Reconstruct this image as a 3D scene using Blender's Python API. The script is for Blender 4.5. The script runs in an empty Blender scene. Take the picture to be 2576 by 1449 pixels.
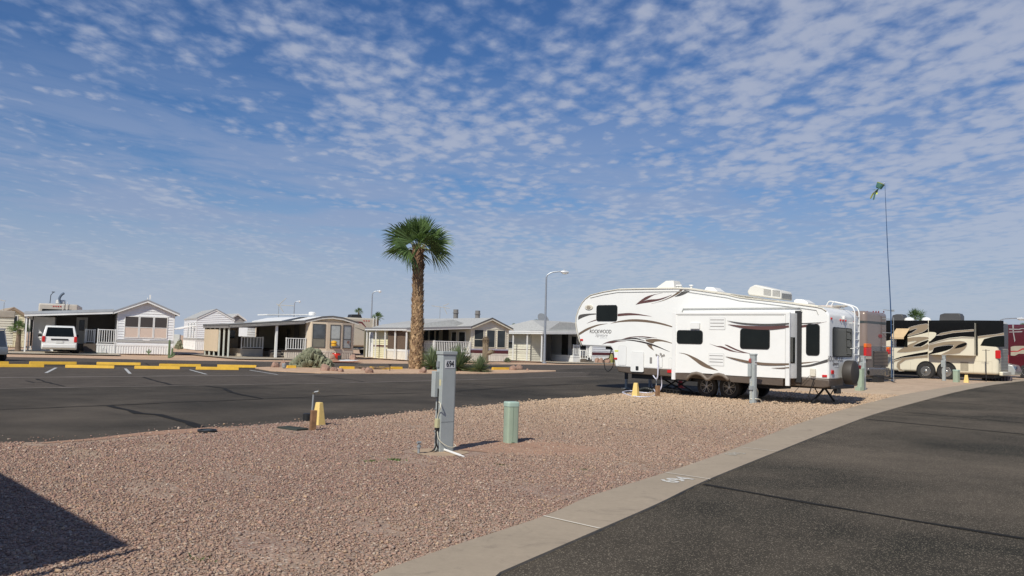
import bpy, bmesh, math, random
import numpy as np
from mathutils import Vector, Matrix
random.seed(7)
C = bpy.data.collections.new("park"); bpy.context.scene.collection.children.link(C)
scene = bpy.context.scene
rad = math.radians
# ------------------------------------------------------------------ camera
F = 2150.0; CX = 1288.0; CY = 724.5; EYE = 1.6; ROLL_SLOPE = 0.028; HOR = 866.0
roll = math.atan(ROLL_SLOPE)
pitch = math.atan((HOR-CY)*math.cos(roll)/F)
cam_d = bpy.data.cameras.new("camera"); cam = bpy.data.objects.new("camera", cam_d); C.objects.link(cam)
cam_d.sensor_width = 36; cam_d.lens = 36*F/2576; cam_d.clip_end = 6000; cam_d.clip_start = .05
RM = Matrix.Rotation(math.pi/2+pitch, 3, 'X') @ Matrix.Rotation(roll, 3, 'Z')
cam.matrix_world = Matrix.Translation((0,0,EYE)) @ RM.to_4x4()
scene.camera = cam
# ------------------------------------------------------------------ sun
SUN_EL = rad(43); SUN_AZ = rad(180+26)      # azimuth clockwise from +Y
sdir = Vector((math.sin(SUN_AZ)*math.cos(SUN_EL), math.cos(SUN_AZ)*math.cos(SUN_EL), math.sin(SUN_EL)))
sl = bpy.data.lights.new("sun", 'SUN'); sun = bpy.data.objects.new("sun", sl); C.objects.link(sun)
sl.energy = 4.25; sl.angle = rad(.5); sl.color = (1, .95, .835)
sun.rotation_euler = sdir.to_track_quat('Z', 'Y').to_euler()
# ------------------------------------------------------------------ sky
W = bpy.data.worlds.new("World"); scene.world = W; W.use_nodes = True
nt = W.node_tree; N = nt.nodes; L = nt.links; N.clear()
def nd(t, **k):
    n = N.new(t)
    for a, b in k.items(): setattr(n, a, b)
    return n
def mth(op, a, b=None, c=None, clamp=False):
    n = nd('ShaderNodeMath', operation=op, use_clamp=clamp)
    for i, v in enumerate((a, b, c)):
        if v is None: continue
        if isinstance(v, (int, float)): n.inputs[i].default_value = v
        else: L.new(v, n.inputs[i])
    return n.outputs[0]
def smooth(v, a, b):
    n = nd('ShaderNodeMapRange', interpolation_type='SMOOTHSTEP'); L.new(v, n.inputs[0])
    n.inputs[1].default_value = a; n.inputs[2].default_value = b; return n.outputs[0]
sky = nd('ShaderNodeTexSky', sky_type='NISHITA', sun_disc=False)
sky.sun_elevation = SUN_EL; sky.sun_rotation = SUN_AZ; sky.air_density = 1.0; sky.dust_density = .6; sky.ozone_density = 2.5
tc = nd('ShaderNodeTexCoord'); sep = nd('ShaderNodeSeparateXYZ'); L.new(tc.outputs['Generated'], sep.inputs[0])
dx, dy, dz = sep.outputs
zz = mth('ADD', mth('MAXIMUM', dz, 0.0), .045)
pxn = mth('DIVIDE', dx, zz); pyn = mth('DIVIDE', dy, zz)
comb = nd('ShaderNodeCombineXYZ'); L.new(pxn, comb.inputs[0]); L.new(pyn, comb.inputs[1])
def mapped(sc, rot, loc=(0,0,0)):
    m = nd('ShaderNodeMapping'); m.inputs['Scale'].default_value = sc; m.inputs['Rotation'].default_value = (0,0,rot); m.inputs['Location'].default_value = loc
    L.new(comb.outputs[0], m.inputs[0]); return m.outputs[0]
def noise(vec, s, d, r=.5, dist=0.0):
    n = nd('ShaderNodeTexNoise'); n.inputs['Scale'].default_value = s; n.inputs['Detail'].default_value = d
    n.inputs['Roughness'].default_value = r; n.inputs['Distortion'].default_value = dist; L.new(vec, n.inputs['Vector']); return n.outputs['Fac']
STR = rad(57)
big = noise(mapped((1, .5, 1), STR, (4.2, 1.3, 0)), .85, 3, .5)          # where the sheet is thick or open
bands = noise(mapped((1.25, .40, 1), STR, (1.5, 2, 0)), 3.2, 2, .5, .3)     # rows
cn = noise(mapped((1.0, .66, 1), STR, (7, 3, 0)), 11.5, 3, .5, .2)            # puffs
vv = nd('ShaderNodeVectorMath', operation='ADD'); vn = nd('ShaderNodeTexNoise'); vn.inputs['Scale'].default_value = 9; L.new(comb.outputs[0], vn.inputs['Vector'])
vs_ = nd('ShaderNodeVectorMath', operation='SCALE'); vs_.inputs['Scale'].default_value = .055; L.new(vn.outputs['Color'], vs_.inputs[0]); L.new(mapped((1.0, .70, 1), STR), vv.inputs[0]); L.new(vs_.outputs[0], vv.inputs[1])
vo = nd('ShaderNodeTexVoronoi', feature='F1'); vo.inputs['Scale'].default_value = 12.5; L.new(vv.outputs[0], vo.inputs['Vector'])
cells = mth('ADD', mth('MULTIPLY', cn, .70), mth('MULTIPLY', mth('SUBTRACT', .95, vo.outputs['Distance']), .40))
fine = noise(mapped((1, .7, 1), STR, (3,1,0)), 27, 4, .6, .2)
side = smooth(dx, -.40, .45)
cov = mth('ADD', mth('MULTIPLY', mth('SUBTRACT', big, .5), .95), mth('MULTIPLY', mth('SUBTRACT', side, .28), .26))
s1 = mth('ADD', mth('MULTIPLY', mth('SUBTRACT', bands, .5), .72), mth('MULTIPLY', mth('SUBTRACT', cells, .5), 1.10))
s2 = mth('ADD', s1, mth('MULTIPLY', mth('SUBTRACT', fine, .5), .42))
dens = mth('ADD', s2, cov)
veil = smooth(mth('ADD', mth('MULTIPLY', dz, -1.0), mth('MULTIPLY', big, .10)), -.20, .02)
dens2 = mth('ADD', mth('ADD', dens, mth('MULTIPLY', veil, .12)), mth('ADD', mth('MULTIPLY', smooth(dz, .48, .8), -.22), mth('MULTIPLY', smooth(dy, .1, -.3), -.30)))  # clouds thinned overhead and behind the camera, out of view, to cut fill light
puff = mth('MULTIPLY', smooth(dens2, -.24, .36), .80)
c2 = nd('ShaderNodeCombineXYZ'); L.new(mth('MULTIPLY', dx, 2.6), c2.inputs[0]); L.new(mth('ADD', mth('MULTIPLY', dz, 19.0), mth('MULTIPLY', dx, 1.5)), c2.inputs[1])
wisp = mth('MULTIPLY', mth('MULTIPLY', smooth(noise(c2.outputs[0], 1.7, 6, .62, .5), .32, .60), .78), smooth(dz, .34, .14))
low = smooth(dz, .21, .05)
rv_ = mth('MULTIPLY', mth('MULTIPLY', smooth(dx, -.05, .35), smooth(dz, .24, .10)), .60)
mask = mth('MAXIMUM', mth('MAXIMUM', mth('MAXIMUM', puff, wisp), rv_), mth('MULTIPLY', low, .70))
mask = mth('ADD', mth('MULTIPLY', mask, mth('SUBTRACT', 1.0, mth('MULTIPLY', low, .30))), mth('MULTIPLY', low, .20))
hs = nd('ShaderNodeHueSaturation'); hs.inputs['Hue'].default_value = .508; hs.inputs['Saturation'].default_value = 1.18; hs.inputs['Value'].default_value = .076
L.new(sky.outputs[0], hs.inputs['Color'])
tint = nd('ShaderNodeMix', data_type='RGBA', blend_type='MULTIPLY'); tint.inputs[0].default_value = 1
L.new(hs.outputs[0], tint.inputs[6]); tint.inputs[7].default_value = (.76, .95, 1.12, 1)
mix = nd('ShaderNodeMix', data_type='RGBA'); L.new(mask, mix.inputs[0]); L.new(tint.outputs[2], mix.inputs[6])
cl = nd('ShaderNodeMix', data_type='RGBA'); L.new(smooth(dens2, -.05, .5), cl.inputs[0])
cl.inputs[6].default_value = (.29, .36, .53, 1); cl.inputs[7].default_value = (.44, .48, .59, 1)
L.new(cl.outputs[2], mix.inputs[7])
hz = nd('ShaderNodeMix', data_type='RGBA'); L.new(smooth(dz, .17, -.03), hz.inputs[0]); L.new(mix.outputs[2], hz.inputs[6]); hz.inputs[7].default_value = (.425, .485, .585, 1)
bg = nd('ShaderNodeBackground'); L.new(hz.outputs[2], bg.inputs[0]); bg.inputs[1].default_value = 1.0
wo = nd('ShaderNodeOutputWorld'); L.new(bg.outputs[0], wo.inputs[0])
# ------------------------------------------------------------------ exposure
scene.view_settings.view_transform = 'Standard'; scene.view_settings.look = 'None'
scene.view_settings.gamma = 1; scene.view_settings.exposure = 0.0; scene.view_settings.use_curve_mapping = False

# ------------------------------------------------------------------ photo geometry -> places
def ray(p):
    return RM @ Vector(((p[0]-CX)/F, -(p[1]-CY)/F, -1))
def sstep(t): t = max(0, min(1, t)); return t*t*(3-2*t)
def T(x, y):
    return .2*sstep((math.hypot(x, y)-26)/28)
def G(p, dzv=0):
    """ground point seen at photo position p"""
    r = ray(p); z = 0
    for _ in range(8):
        t = (z+dzv-EYE)/r.z; z = T(r.x*t, r.y*t)
    return Vector((r.x*t, r.y*t, z))
def K(x0, y0, s): return lambda x, y: ((x0+x/s)/1.0932, (y0+y/s)/1.0932)
class Frame:
    def __init__(s, x, y, deg, z=None):
        s.x = x; s.y = y; s.z = T(x, y) if z is None else z; s.a = rad(deg); s.c = math.cos(s.a); s.s = math.sin(s.a)
    def loc(s, p): X, Y = p[0]-s.x, p[1]-s.y; return Vector((X*s.c+Y*s.s, -X*s.s+Y*s.c, p[2]-s.z))
    def vec(s, r): return Vector((r.x*s.c+r.y*s.s, -r.x*s.s+r.y*s.c, r.z))
    def side(s, p, y=0):
        o = s.loc((0, 0, EYE)); r = s.vec(ray(p)); t = (y-o.y)/r.y; q = o+r*t; return (q.x, q.z)
    def end(s, p, x=0):
        o = s.loc((0, 0, EYE)); r = s.vec(ray(p)); t = (x-o.x)/r.x; q = o+r*t; return (q.y, q.z)
    def world(s, x, y, z=0): return Vector((s.x+x*s.c-y*s.s, s.y+x*s.s+y*s.c, s.z+z))

# ------------------------------------------------------------------ materials
MC = {}
def mat(name, col, rough=.6, metal=0.0, var=.08, scale=3.0, bump=0.0, bscale=60.0, spec=.5, coat=0.0, dirt=None, dirt_amt=.3):
    if name in MC: return MC[name]
    m = bpy.data.materials.new(name); m.use_nodes = True; t = m.node_tree; n = t.nodes; l = t.links
    b = n['Principled BSDF']; b.inputs['Roughness'].default_value = rough; b.inputs['Metallic'].default_value = metal
    b.inputs['Specular IOR Level'].default_value = spec; b.inputs['Coat Weight'].default_value = coat
    co = n.new('ShaderNodeTexCoord')
    ns = n.new('ShaderNodeTexNoise'); ns.inputs['Scale'].default_value = scale; ns.inputs['Detail'].default_value = 5; ns.inputs['Roughness'].default_value = .6
    l.new(co.outputs['Object'], ns.inputs['Vector'])
    mr = n.new('ShaderNodeMapRange'); l.new(ns.outputs['Fac'], mr.inputs[0]); mr.inputs[1].default_value = .3; mr.inputs[2].default_value = .7
    mr.inputs[3].default_value = 1-var; mr.inputs[4].default_value = 1+var
    mx = n.new('ShaderNodeMix'); mx.data_type = 'RGBA'; mx.blend_type = 'MULTIPLY'; mx.inputs[0].default_value = 1
    mx.inputs[6].default_value = (*col, 1); l.new(mr.outputs[0], mx.inputs[7]); out = mx.outputs[2]
    if dirt:
        n2 = n.new('ShaderNodeTexNoise'); n2.inputs['Scale'].default_value = scale*2.7; n2.inputs['Detail'].default_value = 8; n2.inputs['Roughness'].default_value = .7
        l.new(co.outputs['Object'], n2.inputs['Vector'])
        m2 = n.new('ShaderNodeMapRange'); l.new(n2.outputs['Fac'], m2.inputs[0]); m2.inputs[1].default_value = .5; m2.inputs[2].default_value = .75; m2.inputs[4].default_value = dirt_amt
        mm = n.new('ShaderNodeMix'); mm.data_type = 'RGBA'; l.new(m2.outputs[0], mm.inputs[0]); l.new(out, mm.inputs[6]); mm.inputs[7].default_value = (*dirt, 1); out = mm.outputs[2]
    l.new(out, b.inputs['Base Color'])
    if bump:
        bn = n.new('ShaderNodeTexNoise'); bn.inputs['Scale'].default_value = bscale; bn.inputs['Detail'].default_value = 4; l.new(co.outputs['Object'], bn.inputs['Vector'])
        bp = n.new('ShaderNodeBump'); bp.inputs['Strength'].default_value = bump; bp.inputs['Distance'].default_value = .01
        l.new(bn.outputs['Fac'], bp.inputs['Height']); l.new(bp.outputs[0], b.inputs['Normal'])
    MC[name] = m; return m
def mglass(name='dark_glass', col=(.008, .010, .009), rough=.08, spec=.28):
    return mat(name, col, rough, 0, .2, 2, spec=spec)

white_gel = mat('white_gelcoat', (.81, .81, .785), .32, var=.02, scale=1.2, dirt=(.55,.5,.42), dirt_amt=.10, spec=.35)
white_p = mat('white_paint', (.78, .78, .76), .5, var=.04, scale=2, dirt=(.5,.47,.42), dirt_amt=.12)
white_sid = mat('white_siding', (.74, .75, .76), .55, var=.04, scale=1, dirt=(.5,.48,.45), dirt_amt=.14)
grey_sid = mat('pale_grey_vinyl', (.60, .62, .62), .55, var=.04)
cream_sid = mat('cream_siding', (.70, .66, .54), .55, var=.05, scale=1, dirt=(.5,.45,.35), dirt_amt=.15)
yellow_sid = mat('pale_yellow_siding', (.72, .68, .47), .55, var=.05, scale=1)
beige_sid = mat('beige_siding', (.60, .50, .38), .6, var=.05, scale=1, dirt=(.4,.33,.25), dirt_amt=.2)
tan_panel = mat('tan_panel', (.60, .49, .35), .6, var=.04)
shade_tan = mat('window_blind', (.62, .50, .42), .8, var=.03)
maroon = mat('maroon_paint', (.10, .025, .03), .5)
grey_roof = mat('grey_metal_trim', (.30, .31, .33), .45, var=.08)
shingle = mat('grey_shingle', (.40, .40, .385), .9, var=.14, scale=6, bump=.4, bscale=25, dirt=(.3,.3,.29), dirt_amt=.4)
dk_metal = mat('dark_metal', (.03, .03, .032), .5, .3)
galv = mat('galvanised_steel', (.30, .32, .33), .6, .25, .12, 8)
ped_grey = mat('pedestal_grey', (.36, .39, .385), .6, .0, .05, 3, .1, 90, dirt=(.27,.27,.26), dirt_amt=.25)
ped_green = mat('pedestal_green', (.33, .41, .31), .5, 0, .06, 4, .1, 80, dirt=(.3,.33,.26), dirt_amt=.35)
black = mat('black_plastic', (.018, .018, .018), .5)
rubber = mat('tyre_rubber', (.022, .021, .02), .85, var=.2, dirt=(.1,.09,.075), dirt_amt=.25)
alu = mat('wheel_alloy', (.42, .43, .44), .35, .7, .05)
chrome = mat('polished_metal', (.62, .62, .60), .25, .9, .03)
glass = mglass()
yellow = mat('yellow_paint', (.78, .46, .045), .6, 0, .1, 5, .3, 60, dirt=(.4,.3,.15), dirt_amt=.45)
pale_yellow = mat('faded_yellow_paint', (.80, .58, .20), .65, 0, .07, 6, .3, 50, dirt=(.55,.42,.22), dirt_amt=.4)
wood = mat('weathered_wood', (.24, .13, .065), .8, 0, .3, 9, .6, 40, dirt=(.12,.07,.04), dirt_amt=.6)
red_lens = mat('red_lens', (.55, .02, .02), .2)
amber_lens = mat('amber_lens', (.75, .16, .02), .2)
cable_w = mat('cream_cable', (.66, .62, .50), .5)

# ------------------------------------------------------------------ mesh helpers
class MB:
    def __init__(s): s.v = []; s.f = []; s.p = []
    def each(s, name, m, parent=None, **k):      # every piece an object of its own
        out = []
        for vs, fs in s.p: q = MB(); q.add(vs, fs); out.append(q.build(name, m, parent, **k))
        return out
    def add(s, vs, fs):
        vs = list(vs); fs = list(fs); s.p.append((vs, fs)); o = len(s.v); s.v += [tuple(v) for v in vs]; s.f += [tuple(i+o for i in f) for f in fs]; return s
    def box(s, x0, x1, y0, y1, z0, z1):
        return s.add([(x0,y0,z0),(x1,y0,z0),(x1,y1,z0),(x0,y1,z0),(x0,y0,z1),(x1,y0,z1),(x1,y1,z1),(x0,y1,z1)],
                     [(0,3,2,1),(4,5,6,7),(0,1,5,4),(1,2,6,5),(2,3,7,6),(3,0,4,7)])
    def frustum(s, b, t, z0, z1):      # b,t = (x0,x1,y0,y1)
        return s.add([(b[0],b[2],z0),(b[1],b[2],z0),(b[1],b[3],z0),(b[0],b[3],z0),(t[0],t[2],z1),(t[1],t[2],z1),(t[1],t[3],z1),(t[0],t[3],z1)],
                     [(0,3,2,1),(4,5,6,7),(0,1,5,4),(1,2,6,5),(2,3,7,6),(3,0,4,7)])
    def prism(s, poly, y0, y1):        # poly in (x,z), extruded along y
        n = len(poly)
        ar = sum(poly[i][0]*poly[(i+1)%n][1]-poly[(i+1)%n][0]*poly[i][1] for i in range(n))
        if ar < 0: poly = poly[::-1]
        return s.add([(p[0], y0, p[1]) for p in poly]+[(p[0], y1, p[1]) for p in poly],
                     [tuple(range(n)), tuple(range(2*n-1, n-1, -1))]+[((i+1)%n, i, i+n, (i+1)%n+n) for i in range(n)])
    def prismx(s, poly, x0, x1):       # poly in (y,z), extruded along x
        n = len(poly)
        ar = sum(poly[i][0]*poly[(i+1)%n][1]-poly[(i+1)%n][0]*poly[i][1] for i in range(n))
        if ar < 0: poly = poly[::-1]
        return s.add([(x1, p[0], p[1]) for p in poly]+[(x0, p[0], p[1]) for p in poly],
                     [tuple(range(n)), tuple(range(2*n-1, n-1, -1))]+[((i+1)%n, i, i+n, (i+1)%n+n) for i in range(n)])
    def tube(s, pts, r, n=8, caps=True):
        pts = [Vector(p) for p in pts]; rs = r if isinstance(r, (list, tuple)) else [r]*len(pts)
        vs = []; prev = None
        for i, p in enumerate(pts):
            d = (pts[min(i+1, len(pts)-1)]-pts[max(i-1, 0)]).normalized()
            a = prev if prev is not None else (Vector((0,0,1)) if abs(d.z) < .9 else Vector((1,0,0)))
            a = (a-d*a.dot(d)).normalized(); prev = a; b = d.cross(a)
            for k in range(n):
                t = 2*math.pi*k/n; vs.append(p+(a*math.cos(t)+b*math.sin(t))*rs[i])
        fs = []
        for i in range(len(pts)-1):
            for k in range(n): fs.append((i*n+k, i*n+(k+1)%n, (i+1)*n+(k+1)%n, (i+1)*n+k))
        if caps: fs += [tuple(range(n-1, -1, -1)), tuple(range((len(pts)-1)*n, len(pts)*n))]
        return s.add(vs, fs)
    def lathe(s, prof, cx, cy, n=24, axis='z', caps=True):   # prof [(r,h)]
        vs = []; fs = []
        for r, h in prof:
            for k in range(n):
                t = 2*math.pi*k/n
                if axis == 'z': vs.append((cx+r*math.cos(t), cy+r*math.sin(t), h))
                else: vs.append((cx+r*math.cos(t), h, cy+r*math.sin(t)))    # axis y: cx,cz
        for i in range(len(prof)-1):
            for k in range(n):
                f = (i*n+k, i*n+(k+1)%n, (i+1)*n+(k+1)%n, (i+1)*n+k); fs.append(f if axis == 'z' else f[::-1])
        if caps: fs += [tuple(range(n-1, -1, -1)), tuple(range((len(prof)-1)*n, len(prof)*n))] if axis == 'z' else [tuple(range(n)), tuple(range(len(prof)*n-1, (len(prof)-1)*n-1, -1))]
        return s.add(vs, fs)
    def build(s, name, m, parent=None, smooth=False, bevel=0, loc=None, rz=0, seg=2):
        me = bpy.data.meshes.new(name); me.from_pydata(s.v, [], s.f); me.update()
        me.materials.append(m)
        if smooth: me.shade_smooth() if hasattr(me, 'shade_smooth') else None
        if smooth == 'auto':
            me.set_sharp_from_angle(angle=rad(40))
        o = bpy.data.objects.new(name, me); C.objects.link(o)
        if parent: o.parent = parent
        if loc is not None: o.location = loc
        o.rotation_euler.z = rz
        if bevel:
            b = o.modifiers.new('bevel', 'BEVEL'); b.width = bevel; b.segments = seg; b.limit_method = 'ANGLE'; b.angle_limit = rad(35)
            me.shade_smooth(); me.set_sharp_from_angle(angle=rad(50))
        return o
def thing(name, label, cat, loc=(0,0,0), rz=0, group=None):
    o = bpy.data.objects.new(name, None); C.objects.link(o); o.location = loc; o.rotation_euler.z = rz; o.empty_display_size = .2
    o['label'] = label; o['category'] = cat
    if group: o['group'] = group
    return o
def tag(o, label, cat, group=None):
    o['label'] = label; o['category'] = cat
    if group: o['group'] = group
    return o
def struct(o): o['kind'] = 'structure'; return o
def fthing(fr, name, label, cat, group=None): return thing(name, label, cat, (fr.x, fr.y, fr.z), fr.a, group)
def dup(root, loc, rz=None, label=None, scale=None):
    r = root.copy(); C.objects.link(r); r.location = loc
    if rz is not None: r.rotation_euler.z = rz
    if label: r['label'] = label
    if scale: r.scale = (scale,)*3 if isinstance(scale, (int, float)) else scale
    for ch in list(root.children):
        c = ch.copy(); C.objects.link(c); c.parent = r
        for g in ch.children:
            d = g.copy(); C.objects.link(d); d.parent = c
    return r
def rrect(x0, x1, z0, z1, r, n=5):
    out = []
    for cx, cz, a in ((x1-r, z0+r, -90), (x1-r, z1-r, 0), (x0+r, z1-r, 90), (x0+r, z0+r, 180)):
        for i in range(n+1):
            t = rad(a+90*i/n); out.append((cx+r*math.cos(t), cz+r*math.sin(t)))
    return out
def catmull(pts, n=6):
    P = [Vector((*p, 0)) if len(p) == 2 else Vector(p) for p in pts]; out = []
    for i in range(len(P)-1):
        a = P[max(i-1,0)]; b = P[i]; c = P[i+1]; d = P[min(i+2, len(P)-1)]
        for k in range(n):
            t = k/n; out.append(.5*((2*b)+(c-a)*t+(2*a-5*b+4*c-d)*t*t+(3*b-a-3*c+d)*t**3))
    out.append(P[-1]); return [tuple(p)[:len(pts[0])] for p in out]
def swoosh(top, bot, n=6):            # closed outline from an upper and a lower curve (photo coords), both left->right
    a = catmull(top, n); b = catmull(bot, n)
    return a+b[::-1]
def lettering(body, size, m, parent, loc, rot, name='lettering', shear=0, bold=0, sx=1):
    cu = bpy.data.curves.new(name, 'FONT'); cu.body = body; cu.size = size; cu.shear = shear; cu.offset = bold
    cu.align_x = 'CENTER'; cu.align_y = 'CENTER'; cu.extrude = .0015
    t = bpy.data.objects.new(name, cu); C.objects.link(t)
    dg = bpy.context.evaluated_depsgraph_get(); me = bpy.data.meshes.new_from_object(t.evaluated_get(dg)); bpy.data.objects.remove(t)
    me.name = name; me.materials.clear(); me.materials.append(m); me.transform(Matrix.Diagonal((sx,1,1,1)))
    o = bpy.data.objects.new(name, me); C.objects.link(o); o.parent = parent; o.location = loc; o.rotation_euler = rot; return o
# ------------------------------------------------------------------ ground materials
def nodes_mat(name):
    m = bpy.data.materials.new(name); m.use_nodes = True; return m, m.node_tree.nodes, m.node_tree.links, m.node_tree.nodes['Principled BSDF']
class NB:
    def __init__(s, name):
        s.m, s.n, s.l, s.b = nodes_mat(name); s.co = s.n.new('ShaderNodeTexCoord').outputs['Object']
        g = s.n.new('ShaderNodeNewGeometry'); s.pos = g.outputs['Position']
    def noise(s, sc, d=4, r=.55, dist=0, vec=None):
        n = s.n.new('ShaderNodeTexNoise'); n.inputs['Scale'].default_value = sc; n.inputs['Detail'].default_value = d; n.inputs['Roughness'].default_value = r
        n.inputs['Distortion'].default_value = dist; s.l.new(vec or s.pos, n.inputs['Vector']); return n.outputs['Fac']
    def voro(s, sc, out='Color', feature='F1', vec=None):
        n = s.n.new('ShaderNodeTexVoronoi'); n.inputs['Scale'].default_value = sc; n.feature = feature; s.l.new(vec or s.pos, n.inputs['Vector']); return n.outputs[out]
    def ramp(s, v, stops, interp='LINEAR'):
        n = s.n.new('ShaderNodeValToRGB'); e = n.color_ramp.elements; n.color_ramp.interpolation = interp
        while len(e) < len(stops): e.new(.5)
        for i, (p, c) in enumerate(stops): e[i].position = p; e[i].color = (*c, 1) if len(c) == 3 else c
        s.l.new(v, n.inputs[0]); return n.outputs[0]
    def mr(s, v, a, b, c=0, d=1):
        n = s.n.new('ShaderNodeMapRange'); s.l.new(v, n.inputs[0])
        for i, x in enumerate((a, b, c, d)): n.inputs[1+i].default_value = x
        return n.outputs[0]
    def mix(s, f, a, b, mode='MIX'):
        n = s.n.new('ShaderNodeMix'); n.data_type = 'RGBA'; n.blend_type = mode
        for sock, v in ((n.inputs[0], f), (n.inputs[6], a), (n.inputs[7], b)):
            if isinstance(v, (int, float)): sock.default_value = v
            elif isinstance(v, tuple): sock.default_value = (*v, 1)
            else: s.l.new(v, sock)
        return n.outputs[2]
    def sepr(s, v, k):
        n = s.n.new('ShaderNodeSeparateXYZ'); s.l.new(v, n.inputs[0]); return n.outputs[k]
    def bump(s, h, st, dist=.01):
        n = s.n.new('ShaderNodeBump'); n.inputs['Strength'].default_value = st; n.inputs['Distance'].default_value = dist; s.l.new(h, n.inputs['Height']); s.l.new(n.outputs[0], s.b.inputs['Normal'])
    def fin(s, col, rough=.9, spec=.3):
        s.l.new(col, s.b.inputs['Base Color']); s.b.inputs['Roughness'].default_value = rough; s.b.inputs['Specular IOR Level'].default_value = spec; return s.m
STONES = [(0, (.17,.105,.085)), (.14, (.30,.195,.155)), (.30, (.245,.15,.125)), (.45, (.38,.265,.21)), (.58, (.29,.225,.19)), (.70, (.21,.17,.15)), (.80, (.46,.36,.29)), (.90, (.33,.19,.15)), (.96, (.60,.53,.46))]
def gravel_mat(name, tan, cell=38, tint=(1,1,1)):
    q = NB(name); c = q.sepr(q.voro(cell), 0)
    col = q.ramp(c, STONES, 'CONSTANT')
    c2 = q.sepr(q.voro(cell*2.3), 1); col = q.mix(.35, col, q.ramp(c2, STONES, 'CONSTANT'))
    patch = q.mr(q.noise(.23, 5, .6), .40, .62)
    col = q.mix(patch, col, q.mix(.55, col, tan))
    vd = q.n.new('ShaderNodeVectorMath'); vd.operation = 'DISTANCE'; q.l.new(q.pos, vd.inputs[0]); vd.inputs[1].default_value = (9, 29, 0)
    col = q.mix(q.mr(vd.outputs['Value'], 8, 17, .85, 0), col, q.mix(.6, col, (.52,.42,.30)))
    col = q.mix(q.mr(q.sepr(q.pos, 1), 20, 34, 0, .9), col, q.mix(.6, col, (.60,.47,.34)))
    sand = q.mr(q.noise(.9, 6, .62), .56, .72, 0, .55)
    col = q.mix(sand, col, (.34,.235,.165))
    dark = q.mr(q.noise(2.1, 6, .7), .3, .7, .82, 1.14); col = q.mix(1.0, col, dark, 'MULTIPLY')
    col = q.mix(1.0, col, tint, 'MULTIPLY')
    q.bump(q.voro(cell, 'Distance'), .9, .012)
    return q.fin(col, .92, .25)
gravel = gravel_mat('pink_gravel', (.46,.37,.27), 44, (1.06,1.02,.97))
gravel_far = gravel_mat('pale_gravel', (.50,.39,.29), 22, (1.12,1.0,.9))
gravel_red = gravel_mat('red_rock_mulch', (.30,.10,.07), 22, (.9,.6,.5))
def asphalt_mat(name, base, brown, speck, spk_amt, patch_sc):
    q = NB(name)
    p1 = q.mr(q.noise(patch_sc, 5, .6, .6), .34, .66); col = q.mix(p1, base, brown)
    p2 = q.mr(q.noise(patch_sc*4.5, 6, .7), .3, .7, .80, 1.2); col = q.mix(1.0, col, p2, 'MULTIPLY')
    s = q.sepr(q.voro(125), 0); sp = q.ramp(s, [(0, (0,0,0)), (1-spk_amt, (0,0,0)), (1-spk_amt+.04, (1,1,1))])
    col = q.mix(sp, col, speck)
    s2 = q.mr(q.noise(160, 2, .6), .3, .7, .55, 1.45); col = q.mix(1.0, col, s2, 'MULTIPLY')
    q.bump(q.noise(110, 3, .7), .6, .006)
    return q.fin(col, .95, .15)
lot_m = asphalt_mat('lot_asphalt', (.036,.032,.026), (.095,.079,.062), (.16,.14,.12), .05, .20)
road_m = asphalt_mat('road_asphalt', (.027,.025,.019), (.108,.088,.066), (.26,.22,.165), .11, .24)
street_m = asphalt_mat('back_street_asphalt', (.085,.070,.058), (.100,.082,.067), (.15,.14,.12), .05, .12)
def concrete_mat(name, c):
    q = NB(name); col = q.mix(q.mr(q.noise(.55, 6, .65), .35, .65), c, tuple(x*.88 for x in c))
    col = q.mix(1.0, col, q.mr(q.noise(14, 6, .75), .3, .7, .93, 1.07), 'MULTIPLY')
    st = q.mr(q.noise(1.7, 7, .75, 1.2), .55, .72, 0, .5); col = q.mix(st, col, (.16,.13,.10))
    q.bump(q.noise(70, 4, .6), .25, .004); return q.fin(col, .85, .3)
conc = concrete_mat('curb_concrete', (.385,.312,.228)); conc2 = concrete_mat('driveway_concrete', (.42,.36,.28))
# ------------------------------------------------------------------ ground sheets
def patch(name, poly, dzv, m, cell=2.5, label=None, skirt=0):
    bm = bmesh.new(); vs = [bm.verts.new((p[0], p[1], 0)) for p in poly]; f = bm.faces.new(vs); bm.normal_update()
    if f.normal.z < 0: f.normal_flip()
    bmesh.ops.triangulate(bm, faces=bm.faces[:])
    xs = [p[0] for p in poly]; ys = [p[1] for p in poly]
    for ax, lo, hi in ((0, min(xs), max(xs)), (1, min(ys), max(ys))):
        k = math.ceil(lo/cell)*cell
        while k < hi:
            if abs(k) < 110:
                co = [0,0,0]; no = [0,0,0]; co[ax] = k; no[ax] = 1
                bmesh.ops.bisect_plane(bm, geom=bm.verts[:]+bm.edges[:]+bm.faces[:], plane_co=co, plane_no=no)
            k += cell
    for v in bm.verts: v.co.z = T(v.co.x, v.co.y)+dzv
    if skirt:
        be = [e for e in bm.edges if e.is_boundary]; r = bmesh.ops.extrude_edge_only(bm, edges=be)
        for g in r['geom']:
            if isinstance(g, bmesh.types.BMVert): g.co.z -= skirt
    me = bpy.data.meshes.new(name); bm.to_mesh(me); bm.free(); me.materials.append(m)
    o = bpy.data.objects.new(name, me); C.objects.link(o); return struct(o)
def G2(x, y): v = G((x, y)); return (v.x, v.y)
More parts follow.
